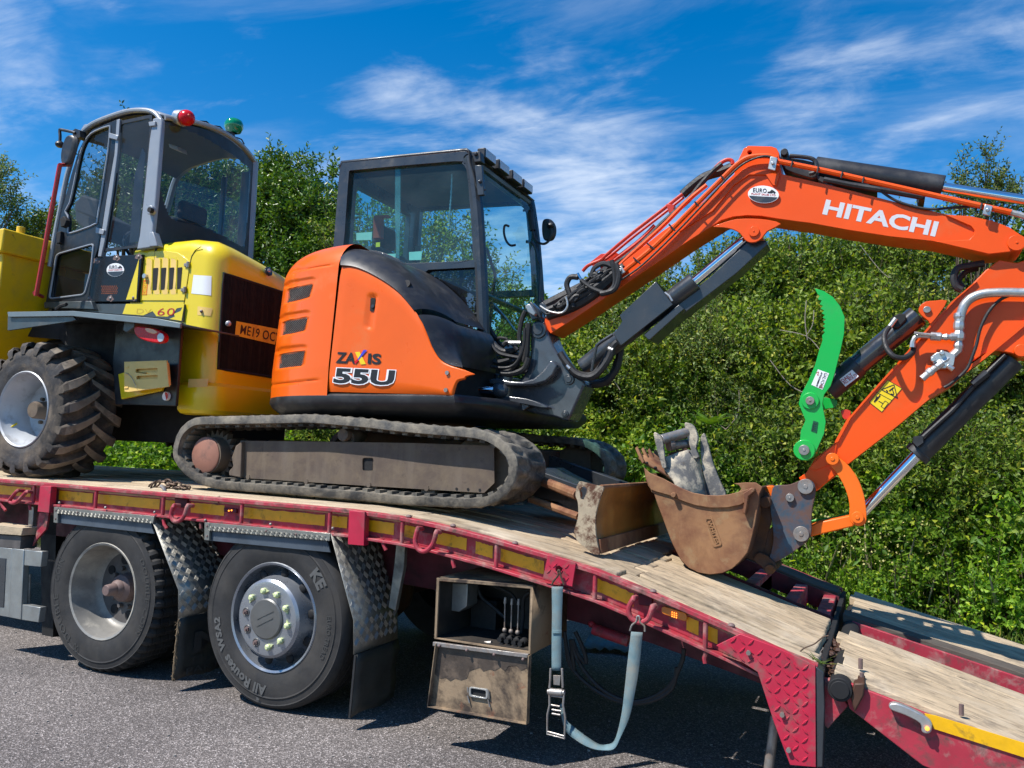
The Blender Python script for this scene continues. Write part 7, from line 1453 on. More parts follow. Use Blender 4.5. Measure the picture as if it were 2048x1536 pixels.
mb = MB(); mb.prism(dout, YD-.012, YD+.02, [dw1, dw2]); dr = mb.obj('cab_door', m_doorblack, DU, bevel=.003)
mb = MB(); mb.tube([onY(p, YD-.014) for p in dw1], .008, 6, closed=True); mb.obj('window_seal', m_greyframe, dr); mb = MB(); mb.tube([onY(p, YD-.014) for p in dw2], .008, 6, closed=True); mb.obj('window_seal', m_greyframe, dr)
mb = MB(); mb.add([onY(p, YD+.004) for p in dw1], [tuple(range(len(dw1)))]); mb.obj('door_window', g_grey, dr, smooth=0)
mb = MB(); mb.add([onY(p, YD+.004) for p in dw2], [tuple(range(len(dw2)))]); mb.obj('lower_door_window', g_dark, dr, smooth=0)
mb = MB(); mb.prism(z('a', (770, 195), (790, 190), (775, 420), (735, 720), (690, 1000), (668, 1100), (645, 1100), (700, 740), (755, 420)), YD-.02, YD+.02); mb.obj('door_hinge_post', m_greyframe, DU, bevel=.004)
for pts in (((718, 280), (780, 300), (772, 330), (715, 315)), ((632, 905), (688, 925), (680, 955), (630, 945)), ((980, 210), (1025, 205), (1022, 235), (985, 238))): mb = MB(); mb.prism(z('a', *pts), YD-.035, YD-.015); mb.obj('window_hinge', m_greyframe, DU, bevel=.003)
sw_ = z('a', (792, 205), (1005, 160), (1000, 300), (930, 1000), (905, 1040), (675, 1070), (690, 1000), (742, 720), (778, 420))
swi = rounded(z('a', (800, 225), (990, 185), (985, 330), (918, 990), (890, 1025), (695, 1048), (708, 980), (760, 640)), 5)
mb = MB(); mb.prism(sw_, YD-.006, YD+.006, [swi]); mb.obj('side_window_border', m_black, DU); mb = MB(); mb.add([onY(p, YD) for p in swi], [tuple(range(len(swi)))]); mb.obj('side_window', g_grey, DU, smooth=0)
mb = MB(); mb.prism(z('a', (855, 1010), (890, 560), (940, 380), (960, 420), (915, 1000)), YD+.002, YD+.004); mb.obj('window_dark_band', m_black, DU, smooth=0)
bp_ = z('a', (560, 1400), (600, 1112), (690, 1098), (938, 1085), (905, 1398))
mb = MB(); mb.prism(bp_, YD-.01, YD+.03); bpn = mb.obj('lower_side_panel', mat('glossy_black_panel', (.012, .012, .013), .25, 0, .1, 5, coat=.1, spec=.25), DU, bevel=.004)
mb = MB(); mb.prism(z('a', (918, 1115), (900, 1380), (832, 1386)), YD-.0115, YD-.0105); mb.obj('yellow_flash', m_yellow, bpn, smooth=0)
for p in ((635, 1128), (770, 1108), (585, 1378), (728, 1376), (915, 1100), (880, 1372)): mb = MB(); mb.ball(onY(z('a', p), YD-.012), .012, (1, .5, 1), 10, 6); mb.obj('panel_bolt', m_steel, bpn); mb = MB(); mb.add([onY(z('a', (p[0]+(22+6*math.sin(3*t))*math.cos(t), p[1]+(20+5*math.cos(5*t))*math.sin(t))), YD-.0108) for t in np.linspace(0, 6.28, 15)[:-1]], [tuple(range(14))]); mb.obj('rust_ring', m_hubrust, bpn, smooth=0)
euro(bpn, lambda p, l: onY(p, YD-.0105-l), z('a', (762, 1188)), 17.5, 13.5, -.05)
mb = MB()
for i in range(9):
    for k in range(5): c = z('a', (672+12*i+6*(k % 2), 1296+12*k)); mb.disc(c, YD-.0115, .0035, .001, 6)
mb.obj('speaker_holes', m_otext, bpn, kind='stuff', smooth=0)
mb = MB(); mb.prism(z('a', (290, 1400), (600, 1392), (620, 1450), (290, 1440)), YD-.04, YD+.04); mb.obj('cab_sill', m_dumpgrey, DU, bevel=.006)
# ---- rear glass, bowed outwards
XP = onY(z('a', (1040, 600)), YD).x; XP0 = onY(z('a', (1065, 215)), YD).x; XP1 = onY(z('a', (1000, 1000)), YD).x; YFd = YD+.99
def rg(y, zc):
    xb = np.interp(zc, [2.8, 3.85], [XP1+.02, XP0+.0]); return Vector((xb + .11*math.sin(math.pi*(y-YD)/(YFd-YD))**.8, y, zc))
ZR0, ZR1 = 2.80, onY(z('a', (1065, 205)), YD).z
clear = cr([(*p, 0) for p in z('a', (1085, 235), (1110, 225), (1300, 290), (1480, 390), (1600, 480), (1650, 530), (1645, 700), (1620, 1000), (1605, 1035), (1520, 990), (1400, 930), (1250, 880), (1140, 855), (1105, 800), (1070, 700), (1060, 600), (1070, 420))], 3); clear = cxy(clear)
mb = MB(); NY, NZ = 90, 90; G = [[rg(YD+.012+(YFd-YD-.03)*i/NY, ZR0+(ZR1+.06*math.sin(math.pi*i/NY)-ZR0)*j/NZ) for i in range(NY+1)] for j in range(NZ+1)]
mb.grid(G)
for i, f in enumerate(mb.f): c = sum((mb.v[k] for k in f), Vector())/4; u, w_ = toimg(c); mb.mi[i] = 0 if inpoly(u, w_, clear) else 1
mb.obj('rear_glass', [g_grey, m_black], DU, smooth=60)
mb = MB(); mb.tube([rg(YD+.02+(YFd-YD-.04)*i/24, ZR1+.035+.06*math.sin(math.pi*i/24)) for i in range(25)], .021, 10); mb.obj('rear_roof_rail', m_greyframe, DU)
mb = MB(); mb.tube([rg(YFd-.0, zq) for zq in np.linspace(ZR0, ZR1+.03, 6)], .035, 10); mb.obj('cab_corner_post', m_greyframe, DU)
# roof: from near rail to far rail
ra = cr([onY(p, YD) for p in z('o', (468, 795), (510, 750), (570, 712), (700, 664), (770, 648), (830, 645), (885, 652), (918, 672))], 3, False)
rl = ra + [Vector((ra[-1].x+.02, YD, ra[-1].z-.01))]
mb = MB(); mb.grid([[p+Vector((.14*math.sin(math.pi*t)*(max(0, (k-len(rl)*.6))/len(rl))*2, (YFd-YD)*t, .035*math.sin(math.pi*t)+.0)) for k, p in enumerate(rl)] for t in np.linspace(0, 1, 12)]); mb.obj('cab_roof', m_greyframe, DU, solid=.015, smooth=60)
mb = MB(); mb.grid([[p+Vector((.10*math.sin(math.pi*t)*(max(0, (k-len(rl)*.6))/len(rl))*2, .02+(YFd-YD-.04)*t, .035*math.sin(math.pi*t)-.03)) for k, p in enumerate(rl)] for t in np.linspace(0, 1, 12)]); mb.obj('headlining', m_liner, DU, smooth=60)
mb = MB(); mb.prism(z('o', (985, 840), (1035, 855), (1040, 880), (990, 862)), 1.0, 1.1); mb.obj('interior_lamp', m_white, DU, bevel=.003)
# far side frame with window
ff = [onY(p, YD)+Vector((0, YFd-YD, 0)) for p in cr(frame_pts, 2, False)]
mb = MB(); mb.tube(ff, .03, 8); mb.obj('far_roof_rail', m_greyframe, DU)
xw0, xw1 = onY(z('a', (470, 900)), YD).x, XP-.06
mb = MB(); mb.box(xw0-.05, XP, YFd-.01, YFd+.02, 2.45, 2.98); mb.box(xw0+.55, xw0+.60, YFd-.01, YFd+.02, 2.98, 3.80); mb.box(XP-.14, XP, YFd-.01, YFd+.02, 2.98, 3.82); splitobj(mb, 'far_side_wall', m_dumpgrey, DU, bevel=.01)
mb = MB(); mb.add([(xw0, YFd, 2.98), (XP, YFd, 2.98), (XP, YFd, 3.82), (xw0, YFd, 3.82)], [(0, 1, 2, 3)]); mb.obj('far_side_window', g_grey, DU, smooth=0)
# front frame
xf = onY(z('a', (380, 900)), YD).x
mb = MB(); mb.box(xf-.02, xf+.02, YD, YFd, 2.45, 2.75); mb.obj('front_wall', m_dumpgrey, DU)
# interior
sx, sy_ = XP-.30, YD+.48
mb = MB(); mb.box(sx-.25, sx+.22, sy_-.25, sy_+.25, 2.72, 2.86); mb.box(sx+.10, sx+.22, sy_-.24, sy_+.24, 2.80, 3.22); mb.box(sx+.12, sx+.20, sy_-.14, sy_+.14, 3.22, 3.38); mb.obj('driver_seat', m_seat, DU, bevel=.05, seg=3)
mb = MB(); mb.box(xf+.0, XP, YD+.04, YFd-.03, 2.44, 2.50); mb.obj('cab_floor', m_void, DU)
mb = MB(); mb.tube([(xf+.25, sy_, 2.6), (xf+.38, sy_, 3.0)], .02, 8); c = Vector((xf+.40, sy_, 3.04)); mb.tube([c+Vector((.06*math.sin(t)*0-.07*math.cos(t), .17*math.sin(t), .15*math.cos(t))) for t in np.linspace(0, 2*math.pi, 21)[:-1]], .013, 6, closed=True); mb.obj('steering_wheel', m_black, DU)
mb = MB(); mb.prism(z('o', (478, 1135), (568, 1165), (572, 1290), (440, 1235), (435, 1185)), YD+.25, YD+.30); mb.prism(z('o', (430, 1180), (580, 1260), (570, 1400), (440, 1300)), YD+.35, YD+.7); splitobj(mb, 'dashboard', m_void, DU, bevel=.02)
mb = MB(); mb.tube([onY(p, YD+.5) for p in z('o', (470, 1030), (435, 1120), (415, 1200))], .008, 6); mb.obj('wiper', m_black, DU)
# door furniture and small fittings
mb = MB(); mb.prism(z('a', (395, 850), (420, 830), (440, 860), (425, 900), (400, 905)), YD-.05, YD-.01); mb.prism(z('a', (370, 940), (400, 930), (395, 1010), (372, 1015)), YD-.04, YD-.01); splitobj(mb, 'door_handle', m_void, dr, bevel=.006)
mb = MB(); mb.disc(z('a', (985, 790)), YD-.055, .035, .04, 20); o = mb.obj('door_latch_rubber', m_greyframe, DU, bevel=.004); mb = MB(); mb.disc(z('a', (985, 790)), YD-.075, .02, .03, 16); mb.obj('latch_button', m_void, o)
mb = MB(); mb.tube([onY(z('b', p), .5) for p in ((370, 62), (400, 40), (440, 28))], .014, 6); mb.obj('bent_rubber', m_rubber, DU)
# mirror and red pole
mb = MB(); P = cr(z('o', (392, 792), (412, 790), (426, 812), (422, 860), (405, 920), (388, 955), (368, 962), (354, 945), (352, 900), (362, 850), (376, 810)), 2); mb.plate([onY(p, YD-.20) for p in P], (.035, .03, 0)); mm = mb.obj('wing_mirror', m_black, DU, bevel=.012)
mb = MB(); mb.tube(cr([onY(p, YD-.12) for p in z('o', (350, 845), (352, 800), (350, 762), (362, 760), (420, 772), (440, 780))], 3, False), .012, 8); mb.ball(onY(z('o', (350, 845)), YD-.14), .035, (1, 1, .8)); mb.prism(z('o', (422, 765), (440, 752), (465, 760), (470, 800), (450, 810), (425, 790)), YD-.06, YD); mb.obj('mirror_arm', m_black, DU, bevel=.004)
mb = MB(); mb.prism(z('o', (462, 770), (490, 725), (525, 722), (500, 760), (470, 800)), YD-.01, YD+.03); mb.obj('work_lamp', m_clearlens, DU, bevel=.01)
mb = MB(); mb.tube([onY(p, .34) for p in ((119.6, 330), (72, 592))], .017, 10); mb.tube([onY(z('o', (350, 965)), .34), onY(z('o', (408, 965)), .5)], .015, 8); mb.tube([onY(z('a', (228, 1340)), .34), onY(z('a', (280, 1365)), .5)], .015, 8); splitobj(mb, 'red_grab_pole', m_redpole, DU)
# beacons (part of the cab)
c = rg(YD+.12, ZR1+.10) + Vector((-.03, 0, .0)); c = onY(z('o', (1092, 690)), .70)
mb = MB(); mb.tube([c+Vector((-.10, 0, .02)), c+Vector((-.03, 0, .0))], [.055, .062], 18); o = mb.obj('beacon_base', m_zinc, DU, bevel=.004); mb = MB(); mb.ball(c, .060, (1.05, 1, 1), 24, 14); mb.obj('red_beacon_lens', m_redlens, o, smooth=80)
mb = MB(); mb.ball(c+Vector((.045, -.02, 0)), .018, (1, 1, 1), 10, 6); mb.obj('beacon_lamp', m_redpaint, o)
c = onX(z('o', (1368, 745)), -.50)
G_ = [(.0, .075), (.035, .072), (.065, .055), (.078, .025), (.078, .0), (.06, -.04), (.035, -.05)]
mb = MB(); mb.grid([[c+Vector((r*math.cos(t), r*math.sin(t), h)) for t in np.linspace(0, 2*math.pi, 25)[:-1]] for r, h in G_], closed=True); o = mb.obj('green_beacon', m_greenlens, DU, smooth=60)
mb = MB(); mb.tube([c+Vector((0, 0, -.05)), c+Vector((0, 0, -.09)), c+Vector((-.02, -.03, -.16))], .014, 8); mb.box(c.x-.06, c.x+.03, c.y-.06, c.y+.03, c.z-.17, c.z-.14); mb.obj('beacon_stalk', m_black, o)
wp = [rg(YD+.16+(.78-.16)*i/14*1.0, ZR1+.06+.06*math.sin(math.pi*(.15+.5*i/14))+.012*math.sin(i*2.1)) for i in range(15)]; mb = MB(); mb.tube(wp, .006, 5); mb.obj('beacon_cable', m_rubber, DU)
# ---- skip: tipping body ahead of the cab, its rear wall facing the camera side
xs_ = -1.585; zr1 = onX((5, 455), xs_).z; zr0 = onX((5, 503), xs_).z; ys0 = onX((5, 480), xs_).y
mb = MB(); mb.box(xs_-2.0, xs_, ys0, 2.25, zr0, zr1); sk = mb.obj('skip', m_yellowskip, DU, bevel=.012)
sec = [(xs_-.045, zr0+.004), (xs_-.05, zr0-.25), (xs_-.10, zr0-.50), (xs_-.30, zr0-.80)]
mb = MB(); P = [Vector((x, ys0+.04, q)) for x, q in sec] + [Vector((xs_-1.6, ys0+.04, sec[-1][1])), Vector((xs_-1.95, ys0+.04, zr0+.004))]; mb.plate(P, (0, 2.2-ys0-.04, 0)); mb.obj('skip_body', m_yellowskip, DU, bevel=.01)
for y in (ys0+.55, 1.75): mb = MB(); mb.plate([Vector((x+.02, y, q)) for x, q in sec[:3]] + [Vector((xs_-.10, y, sec[2][1])), Vector((xs_-.10, y, zr0))], (0, .05, 0)); mb.obj('skip_rib', m_yellowskip, DU, bevel=.004)
mb = MB(); c = onX(z('a', (136, 935)), xs_-.05); mb.cyl(c+Vector((0, 0, -.03)), c+Vector((0, 0, .035)), .03, n=12); mb.obj('skip_lug', m_yellowskip, sk, bevel=.003)
mb = MB(); mb.box(-3.5, -1.45, .75, 1.75, 1.45, 2.25); mb.obj('front_chassis', m_void, DU, bevel=.02)
# ================================================================== VEGETATION
def leafmat(name, c1, c2, rough=.42, trans=.30, spec=.5):
    m = bpy.data.materials.new(name); m.use_nodes = True; t = m.node_tree; N = t.nodes; L = t.links; b = N['Principled BSDF']; out = N['Material Output']
    gi = N.new('ShaderNodeNewGeometry'); rp = N.new('ShaderNodeValToRGB'); e = rp.color_ramp.elements; e[0].color = (*c1, 1); e[1].color = (*c2, 1); e[0].position = .1; e[1].position = .9
    k = rp.color_ramp.elements.new(.97); k.color = (c2[0]*1.7, c2[1]*1.25, c2[2], 1)
    oi = N.new('ShaderNodeObjectInfo'); mr = N.new('ShaderNodeMapRange'); mr.inputs[3].default_value = .72; mr.inputs[4].default_value = 1.25; L.new(oi.outputs['Random'], mr.inputs[0])
    L.new(gi.outputs['Random Per Island'], rp.inputs[0]); vm = N.new('ShaderNodeVectorMath'); vm.operation = 'SCALE'; L.new(rp.outputs[0], vm.inputs[0]); L.new(mr.outputs[0], vm.inputs[3])
    L.new(vm.outputs[0], b.inputs['Base Color']); b.inputs['Roughness'].default_value = rough; b.inputs['Specular IOR Level'].default_value = spec
    tr = N.new('ShaderNodeBsdfTranslucent'); sc2 = N.new('ShaderNodeVectorMath'); sc2.operation = 'MULTIPLY'; L.new(vm.outputs[0], sc2.inputs[0]); sc2.inputs[1].default_value = (1.5, 1.6, .6); L.new(sc2.outputs[0], tr.inputs[0])
    mx = N.new('ShaderNodeMixShader'); mx.inputs[0].default_value = trans; L.new(b.outputs[0], mx.inputs[1]); L.new(tr.outputs[0], mx.inputs[2]); L.new(mx.outputs[0], out.inputs[0]); return m
l_glossy = leafmat('glossy_dark_leaves', (.035, .090, .010), (.11, .20, .020), .36, .22, .4)
l_hedge = leafmat('thicket_leaves', (.060, .118, .014), (.22, .295, .038), .5, .34, .35)
l_sage = leafmat('grey_green_leaves', (.085, .14, .035), (.21, .27, .065), .46, .32, .4)
l_bramble = leafmat('bramble_leaves', (.065, .16, .012), (.23, .37, .03), .5, .38, .35)
l_grass = leafmat('grass_blades', (.06, .12, .015), (.20, .26, .05), .5, .3)
l_fern = leafmat('fern_fronds', (.09, .19, .02), (.15, .27, .03), .5, .35)
l_yellow = leafmat('pale_flower_heads', (.45, .42, .12), (.62, .58, .25), .7, .2)
m_twig = mat('twig_bark', (.10, .075, .05), .85, 0, .3, 12); m_palebark = mat('pale_dead_twig', (.30, .25, .20), .85, 0, .3, 12)
def mesh_np(name, V, F, m):
    me = bpy.data.meshes.new(name); nv, nf = len(V), len(F); k = F.shape[1]
    me.vertices.add(nv); me.vertices.foreach_set('co', V.astype(np.float32).ravel()); me.loops.add(nf*k); me.loops.foreach_set('vertex_index', F.astype(np.int32).ravel())
    me.polygons.add(nf); me.polygons.foreach_set('loop_start', np.arange(0, nf*k, k, dtype=np.int32)); me.polygons.foreach_set('loop_total', np.full(nf, k, np.int32)); me.update(); me.validate(); me.materials.append(m); return me
def unit(a): return a/np.maximum(1e-9, np.linalg.norm(a, axis=-1, keepdims=True))
rng = np.random.default_rng(11)
def leaves(P, D, length, width, fold=.25):
    """two-triangle folded leaves at P pointing along D"""
    n = len(P); r = unit(rng.normal(size=(n, 3))); S = unit(np.cross(D, r)); N_ = np.cross(S, D); Lg = length*rng.uniform(.65, 1.25, (n, 1)); Wd = width*rng.uniform(.75, 1.2, (n, 1))
    a = P; m_ = P + D*Lg*.5; b = P + D*Lg - N_*Lg*.08; l = m_ + S*Wd*.5 + N_*Wd*fold; q = m_ - S*Wd*.5 + N_*Wd*fold
    V = np.stack([a, l, b, q], 1).reshape(-1, 3); i = np.arange(n)*4; F = np.concatenate([np.stack([i, i+1, i+2], 1), np.stack([i, i+2, i+3], 1)]); return V, F
def shoots_mesh(name, centers, dirs, lens, nl, length, width, m, droop=.25, spread=.85):
    n = len(centers); t = np.linspace(.12, 1, nl)[None, :, None]; bend = rng.normal(size=(n, 1, 3))*.18; bend[..., 2] -= droop
    C_ = centers[:, None]; Dd = dirs[:, None]; L_ = lens[:, None, None]
    P = C_ + Dd*t*L_ + bend*(t**2)*L_*.5
    T_ = unit(Dd + bend*t); o = unit(np.cross(T_, rng.normal(size=(n, 1, 3)))); ang = (np.arange(nl)*2.4)[None, :, None] + rng.uniform(0, 6.28, (n, 1, 1))
    s = o*np.cos(ang) + np.cross(T_, o)*np.sin(ang); Dl = unit(T_*.55 + s*spread + rng.normal(size=P.shape)*.2); P = P + rng.normal(size=P.shape)*.006
    V, F = leaves(P.reshape(-1, 3), Dl.reshape(-1, 3), length, width); me = mesh_np(name, V, F, m)
    # stems: thin three-sided tubes from base to tip
    a = centers; b = P[:, nl//2]; c = P[:, -1]; r0 = .0045; VV = []; 
    off = np.array([[1, 0, 0], [-.5, .87, 0], [-.5, -.87, 0]])
    for pts, r in ((a, r0), (b, r0*.7), (c, r0*.25)): VV.append(pts[:, None] + off[None]*r)
    VV = np.stack(VV, 1).reshape(-1, 3); i = np.arange(n)[:, None]*9; q = []
    for k in (0, 3):
        for j in range(3): q.append(np.concatenate([i+k+j, i+k+(j+1) % 3, i+k+3+(j+1) % 3, i+k+3+j], 1))
    return me, mesh_np(name+'_twigs', VV, np.concatenate(q), m_twig)
def blob(n, R, lump=.25, inner=.45, seed=0):
    g = np.random.default_rng(seed); d = unit(g.normal(size=(n, 3))); d[:, 2] = np.where(d[:, 2] < -.35, -d[:, 2], d[:, 2])
    k = unit(g.normal(size=(9, 3))); w = (np.maximum(0, d@k.T)**6).sum(1)*lump
    r = (g.uniform(inner**2, 1, n)**.5)*(1-lump*.5+w); return d*r[:, None]*np.array(R), d
def bush_mesh(nm, n, R, nl, ll, lw, m, sl=.30, up=.5, seed=0, lump=.3, inner=.45, droop=.2):
    P, d = blob(n, R, lump, inner, seed); D = unit(d*np.array([1, 1, .6]) + rng.normal(size=P.shape)*.35 + np.array([0, 0, up])); L_ = rng.uniform(.5, 1.2, n)*sl
    return shoots_mesh(nm, P, D, L_, nl, ll, lw, m, droop)
def put(nm, meshes, loc, label, cat, group, scale=1, rot=0, trunk=None, names=('foliage', 'twigs')):
    t = thing(nm, label, cat, loc, group)
    for me, n2 in zip(meshes, names):
        o = bpy.data.objects.new(n2, me); COL.objects.link(o); o.parent = t; o['kind'] = 'stuff'
    t.scale = (scale, scale, scale*random.uniform(.92, 1.1)) if not hasattr(scale, '__len__') else scale; t.rotation_euler = (0, 0, rot); return t
def branchwork(t, base, tips, r0, m=m_twig, nm='trunk'):
    mb = MB(); b = Vector(base)
    for tip in tips:
        tip = Vector(tip); mid = b.lerp(tip, .5) + Vector((random.uniform(-.15, .15), random.uniform(-.15, .15), .15)); pts = cr([b, b.lerp(mid, .5)+Vector((0, 0, .1)), mid, tip], 4, False); mb.tube(pts, [max(.006, r0*(1-i/len(pts))) for i in range(len(pts))], 6)
    me_o = mb.obj(nm, m); q = Vector(t.location); me_o.data.transform(Matrix.Translation(-q)); inv = Matrix.Rotation(-t.rotation_euler.z, 4, 'Z'); me_o.data.transform(inv)
    for v in me_o.data.vertices: v.co.x /= t.scale.x; v.co.y /= t.scale.y; v.co.z /= t.scale.z
    me_o.parent = t; return me_o
l_light = leafmat('yellow_green_leaves', (.10, .17, .014), (.28, .36, .04), .5, .36, .35); l_deep = leafmat('deep_green_leaves', (.040, .105, .012), (.14, .26, .025), .45, .3, .4)
HED = [bush_mesh('thicket_foliage_%s' % w, n_, (1.15, 1.0, 1.15), 12, ll_, lw_, m_, sl_, .55, i+3) for i, (w, n_, ll_, lw_, m_, sl_) in enumerate((('a', 1450, .064, .033, l_hedge, .34), ('b', 1250, .070, .038, l_light, .30), ('c', 1400, .055, .024, l_sage, .42), ('d', 1000, .082, .048, l_deep, .32), ('e', 1500, .058, .030, l_hedge, .40)))]
# dense thicket on the bank: y rows from the verge back
def bank_top(x):      # crown heights read off the photograph (world z of the skyline at y about 7)
    return float(np.interp(x, [-30, -12, -8, -5, -3.2, -2.0, -1.0, -.2, .5, 1.2, 1.9, 2.5, 3.0, 3.8, 5.2, 7, 12, 30], [3.6, 3.2, 2.8, 2.6, 2.6, 2.8, 3.0, 3.0, 3.15, 3.6, 4.2, 4.35, 4.45, 4.35, 4.25, 4.5, 4.6, 4.6]))
GL = 'shrubs merging into one thicket along the bank'
LB = ('leafy green shrub within the dense thicket on the bank behind the truck')
cnt = 0
MARKS = ((-400, 40, 'past the rear tyre of the dumper'), (40, 190, 'behind the dumper cab door'), (190, 345, 'behind the dumper bonnet'), (345, 480, 'behind the dumper number plate'), (480, 600, 'behind the excavator rear cover'), (600, 760, 'behind the excavator cab window'), (760, 900, 'behind the excavator black top cover'), (900, 1040, 'behind the excavator windscreen'),
    (1040, 1130, 'behind the grey swing post'), (1130, 1220, 'behind the boom foot hoses'), (1220, 1310, 'behind the boom cylinder guard'), (1310, 1400, 'above the toothed bucket'), (1400, 1490, 'under the bend of the boom'), (1490, 1580, 'just before the green thumb'), (1580, 1670, 'behind the green thumb'), (1670, 1760, 'behind the thumb cylinder'), (1760, 1850, 'behind the orange dipper arm'), (1850, 1950, 'behind the bucket cylinder'), (1950, 2600, 'past the bucket cylinder'))
def mark(c, front):
    px, py = toimg(Vector(c)); w = next((m for a, b, m in MARKS if a <= px < b), 'beyond the edge'); rowt = 'top of the thicket' if py < 560 else 'upper thicket' if py < 680 else 'middle of the thicket' if py < 800 else 'foot of the thicket'
    return '%s shrub in the %s, %s' % (front, rowt, w)
for y, k in ((5.6, .42), (6.5, .72), (7.5, 1.0)):
    x = -13.0
    while x < 10.5:
        xx = x + random.uniform(-.3, .3); top = bank_top(xx)*k + random.uniform(-.25, .1)
        if y < 6 and xx < -3: top = 1.55+random.uniform(-.2, .1)
        h = hillz(xx, y); nrow = max(1, round((top-h)/1.25)); sc = random.uniform(.85, 1.1)
        for r in range(nrow):
            cz = top - .95*sc - r*1.05
            if cz < h-.3: break
            me = HED[random.choices(range(5), (3, 2.2, 1.6, 1.6, 2))[0]]
            if y < 6 and random.random() < .2: continue
            ctr_ = (xx+random.uniform(-.3, .3), y - .18*r + random.uniform(-.15, .15), cz); put('shrub', me, ctr_, mark(ctr_, {5.6: 'front-row leafy', 6.5: 'second-row leafy', 7.5: 'rearmost leafy'}[y]), 'shrub', GL, sc, random.uniform(0, 6.28)); cnt += 1
        x += 1.28*sc
print('shrubs', cnt)
# low bright scrub nearer the verge, right of the bucket and beneath the dumper
BR = [bush_mesh('bramble_foliage_%s' % w, 480, (.72, .6, .50), 9, .072, .046, l_bramble, .34, .45, i+30, .3, .2, .5) for i, w in enumerate('ab')]
LWB = 'low bramble with broad pale leaves spilling over the grass at the foot of the thicket'; GB = 'brambles at the foot of the thicket'
for x, y, zc, s in ((3.4, 5.0, .62, .95), (4.35, 4.9, .66, .9), (5.15, 4.8, .62, .9), (6.0, 4.7, .72, 1.0), (7.0, 4.7, .8, 1.1), (4.6, 5.2, 1.12, .8), (2.6, 5.1, .55, .9), (1.6, 5.1, .5, .9), (.6, 5.1, .5, .9), (-.6, 5.1, .5, .9), (-1.8, 5.1, .6, 1), (-3.2, 5.0, .75, 1.05), (-4.4, 5.0, .8, 1.1), (-5.6, 5.0, .85, 1.1), (-6.8, 5.2, .85, 1.2), (-8.2, 5.2, .9, 1.2), (8.0, 4.8, .9, 1.2)):
    put('bramble', BR[int(x*3) % 2], (x, y, zc), LWB if x < -1 else 'broad pale-leaved bramble %s' % mark((x, y, zc), 'x').split(', ')[1], 'bramble', GB, s, random.uniform(0, 6.28))
for i in range(26):
    x = -4 + i*.47 + random.uniform(-.15, .15); y = 4.35 + random.uniform(-.15, .35)
    put('low_plant', BR[i % 2], (x, y, hillz(x, y)+.20), 'small broad-leaved verge plant %s' % mark((x, y, .3), 'x').split(', ')[1], 'plant', 'small plants in the verge', (random.uniform(.45, .7),)*3, random.uniform(0, 6.28))
# taller weeds with flower heads
WD, WT_ = shoots_mesh('weed_foliage', np.stack([rng.uniform(-.35, .35, 60), rng.uniform(-.25, .25, 60), np.zeros(60)], 1), unit(rng.normal(size=(60, 3))*.22 + np.array([0, 0, 1])), rng.uniform(.45, .85, 60), 11, .075, .026, l_bramble, .1)
fp_ = np.stack([rng.uniform(-.4, .4, 260), rng.uniform(-.3, .3, 260), rng.uniform(.55, .95, 260)], 1); V, F = leaves(fp_, unit(rng.normal(size=fp_.shape)+np.array([0, 0, .6])), .022, .02); FL = mesh_np('flower_heads', V, F, l_yellow)
for i, (x, y) in enumerate(((3.9, 4.45), (5.3, 4.3), (6.1, 4.25), (4.6, 4.4), (6.8, 4.3), (3.2, 4.6), (2.4, 4.7))):
    t = put('wild_flower_clump', (WD, WT_, FL) if i % 3 != 1 else (WD, WT_), (x, y, hillz(x, y)), 'tall weeds %s %s' % ('with creamy flower heads' if i % 3 != 1 else 'without flowers', mark((x, y, .6), 'x').split(', ')[1]), 'weeds', 'flowering weeds in the verge', random.uniform(.8, 1.15), i*1.3, names=('foliage', 'stems', 'flower_heads'))
# grass on the verge
n = 26000; gx = rng.uniform(-9, 8.5, n); gy = 3.55 + 1.9*rng.random(n)**1.1; gz = np.array([hillz(a, b) for a, b in zip(gx, gy)]); P = np.stack([gx, gy, gz], 1)
V, F = leaves(P, unit(rng.normal(size=P.shape)*.32 + np.array([0, 0, 1])), .26, .009, .1); o = bpy.data.objects.new('verge_grass', mesh_np('verge_grass', V, F, l_grass)); COL.objects.link(o); tagm(o, 'rough green grass growing along the verge beyond the truck', 'grass', kind='stuff')
n = 160; gx = rng.uniform(2.5, 7.5, n); gy = rng.uniform(4.1, 4.9, n); P = np.stack([gx, gy, np.full(n, .15)], 1); V, F = leaves(P, unit(rng.normal(size=P.shape)*.3 + np.array([0, 0, 1])), .75, .007, .1); me = mesh_np('dry_grass', V, F, mat('dry_grass_stalk', (.42, .36, .20), .8, 0, .2, 9)); o = bpy.data.objects.new('dry_grass', me); COL.objects.link(o); tagm(o, 'straw coloured dry grass stalks standing in the verge', 'dry grass', kind='stuff')
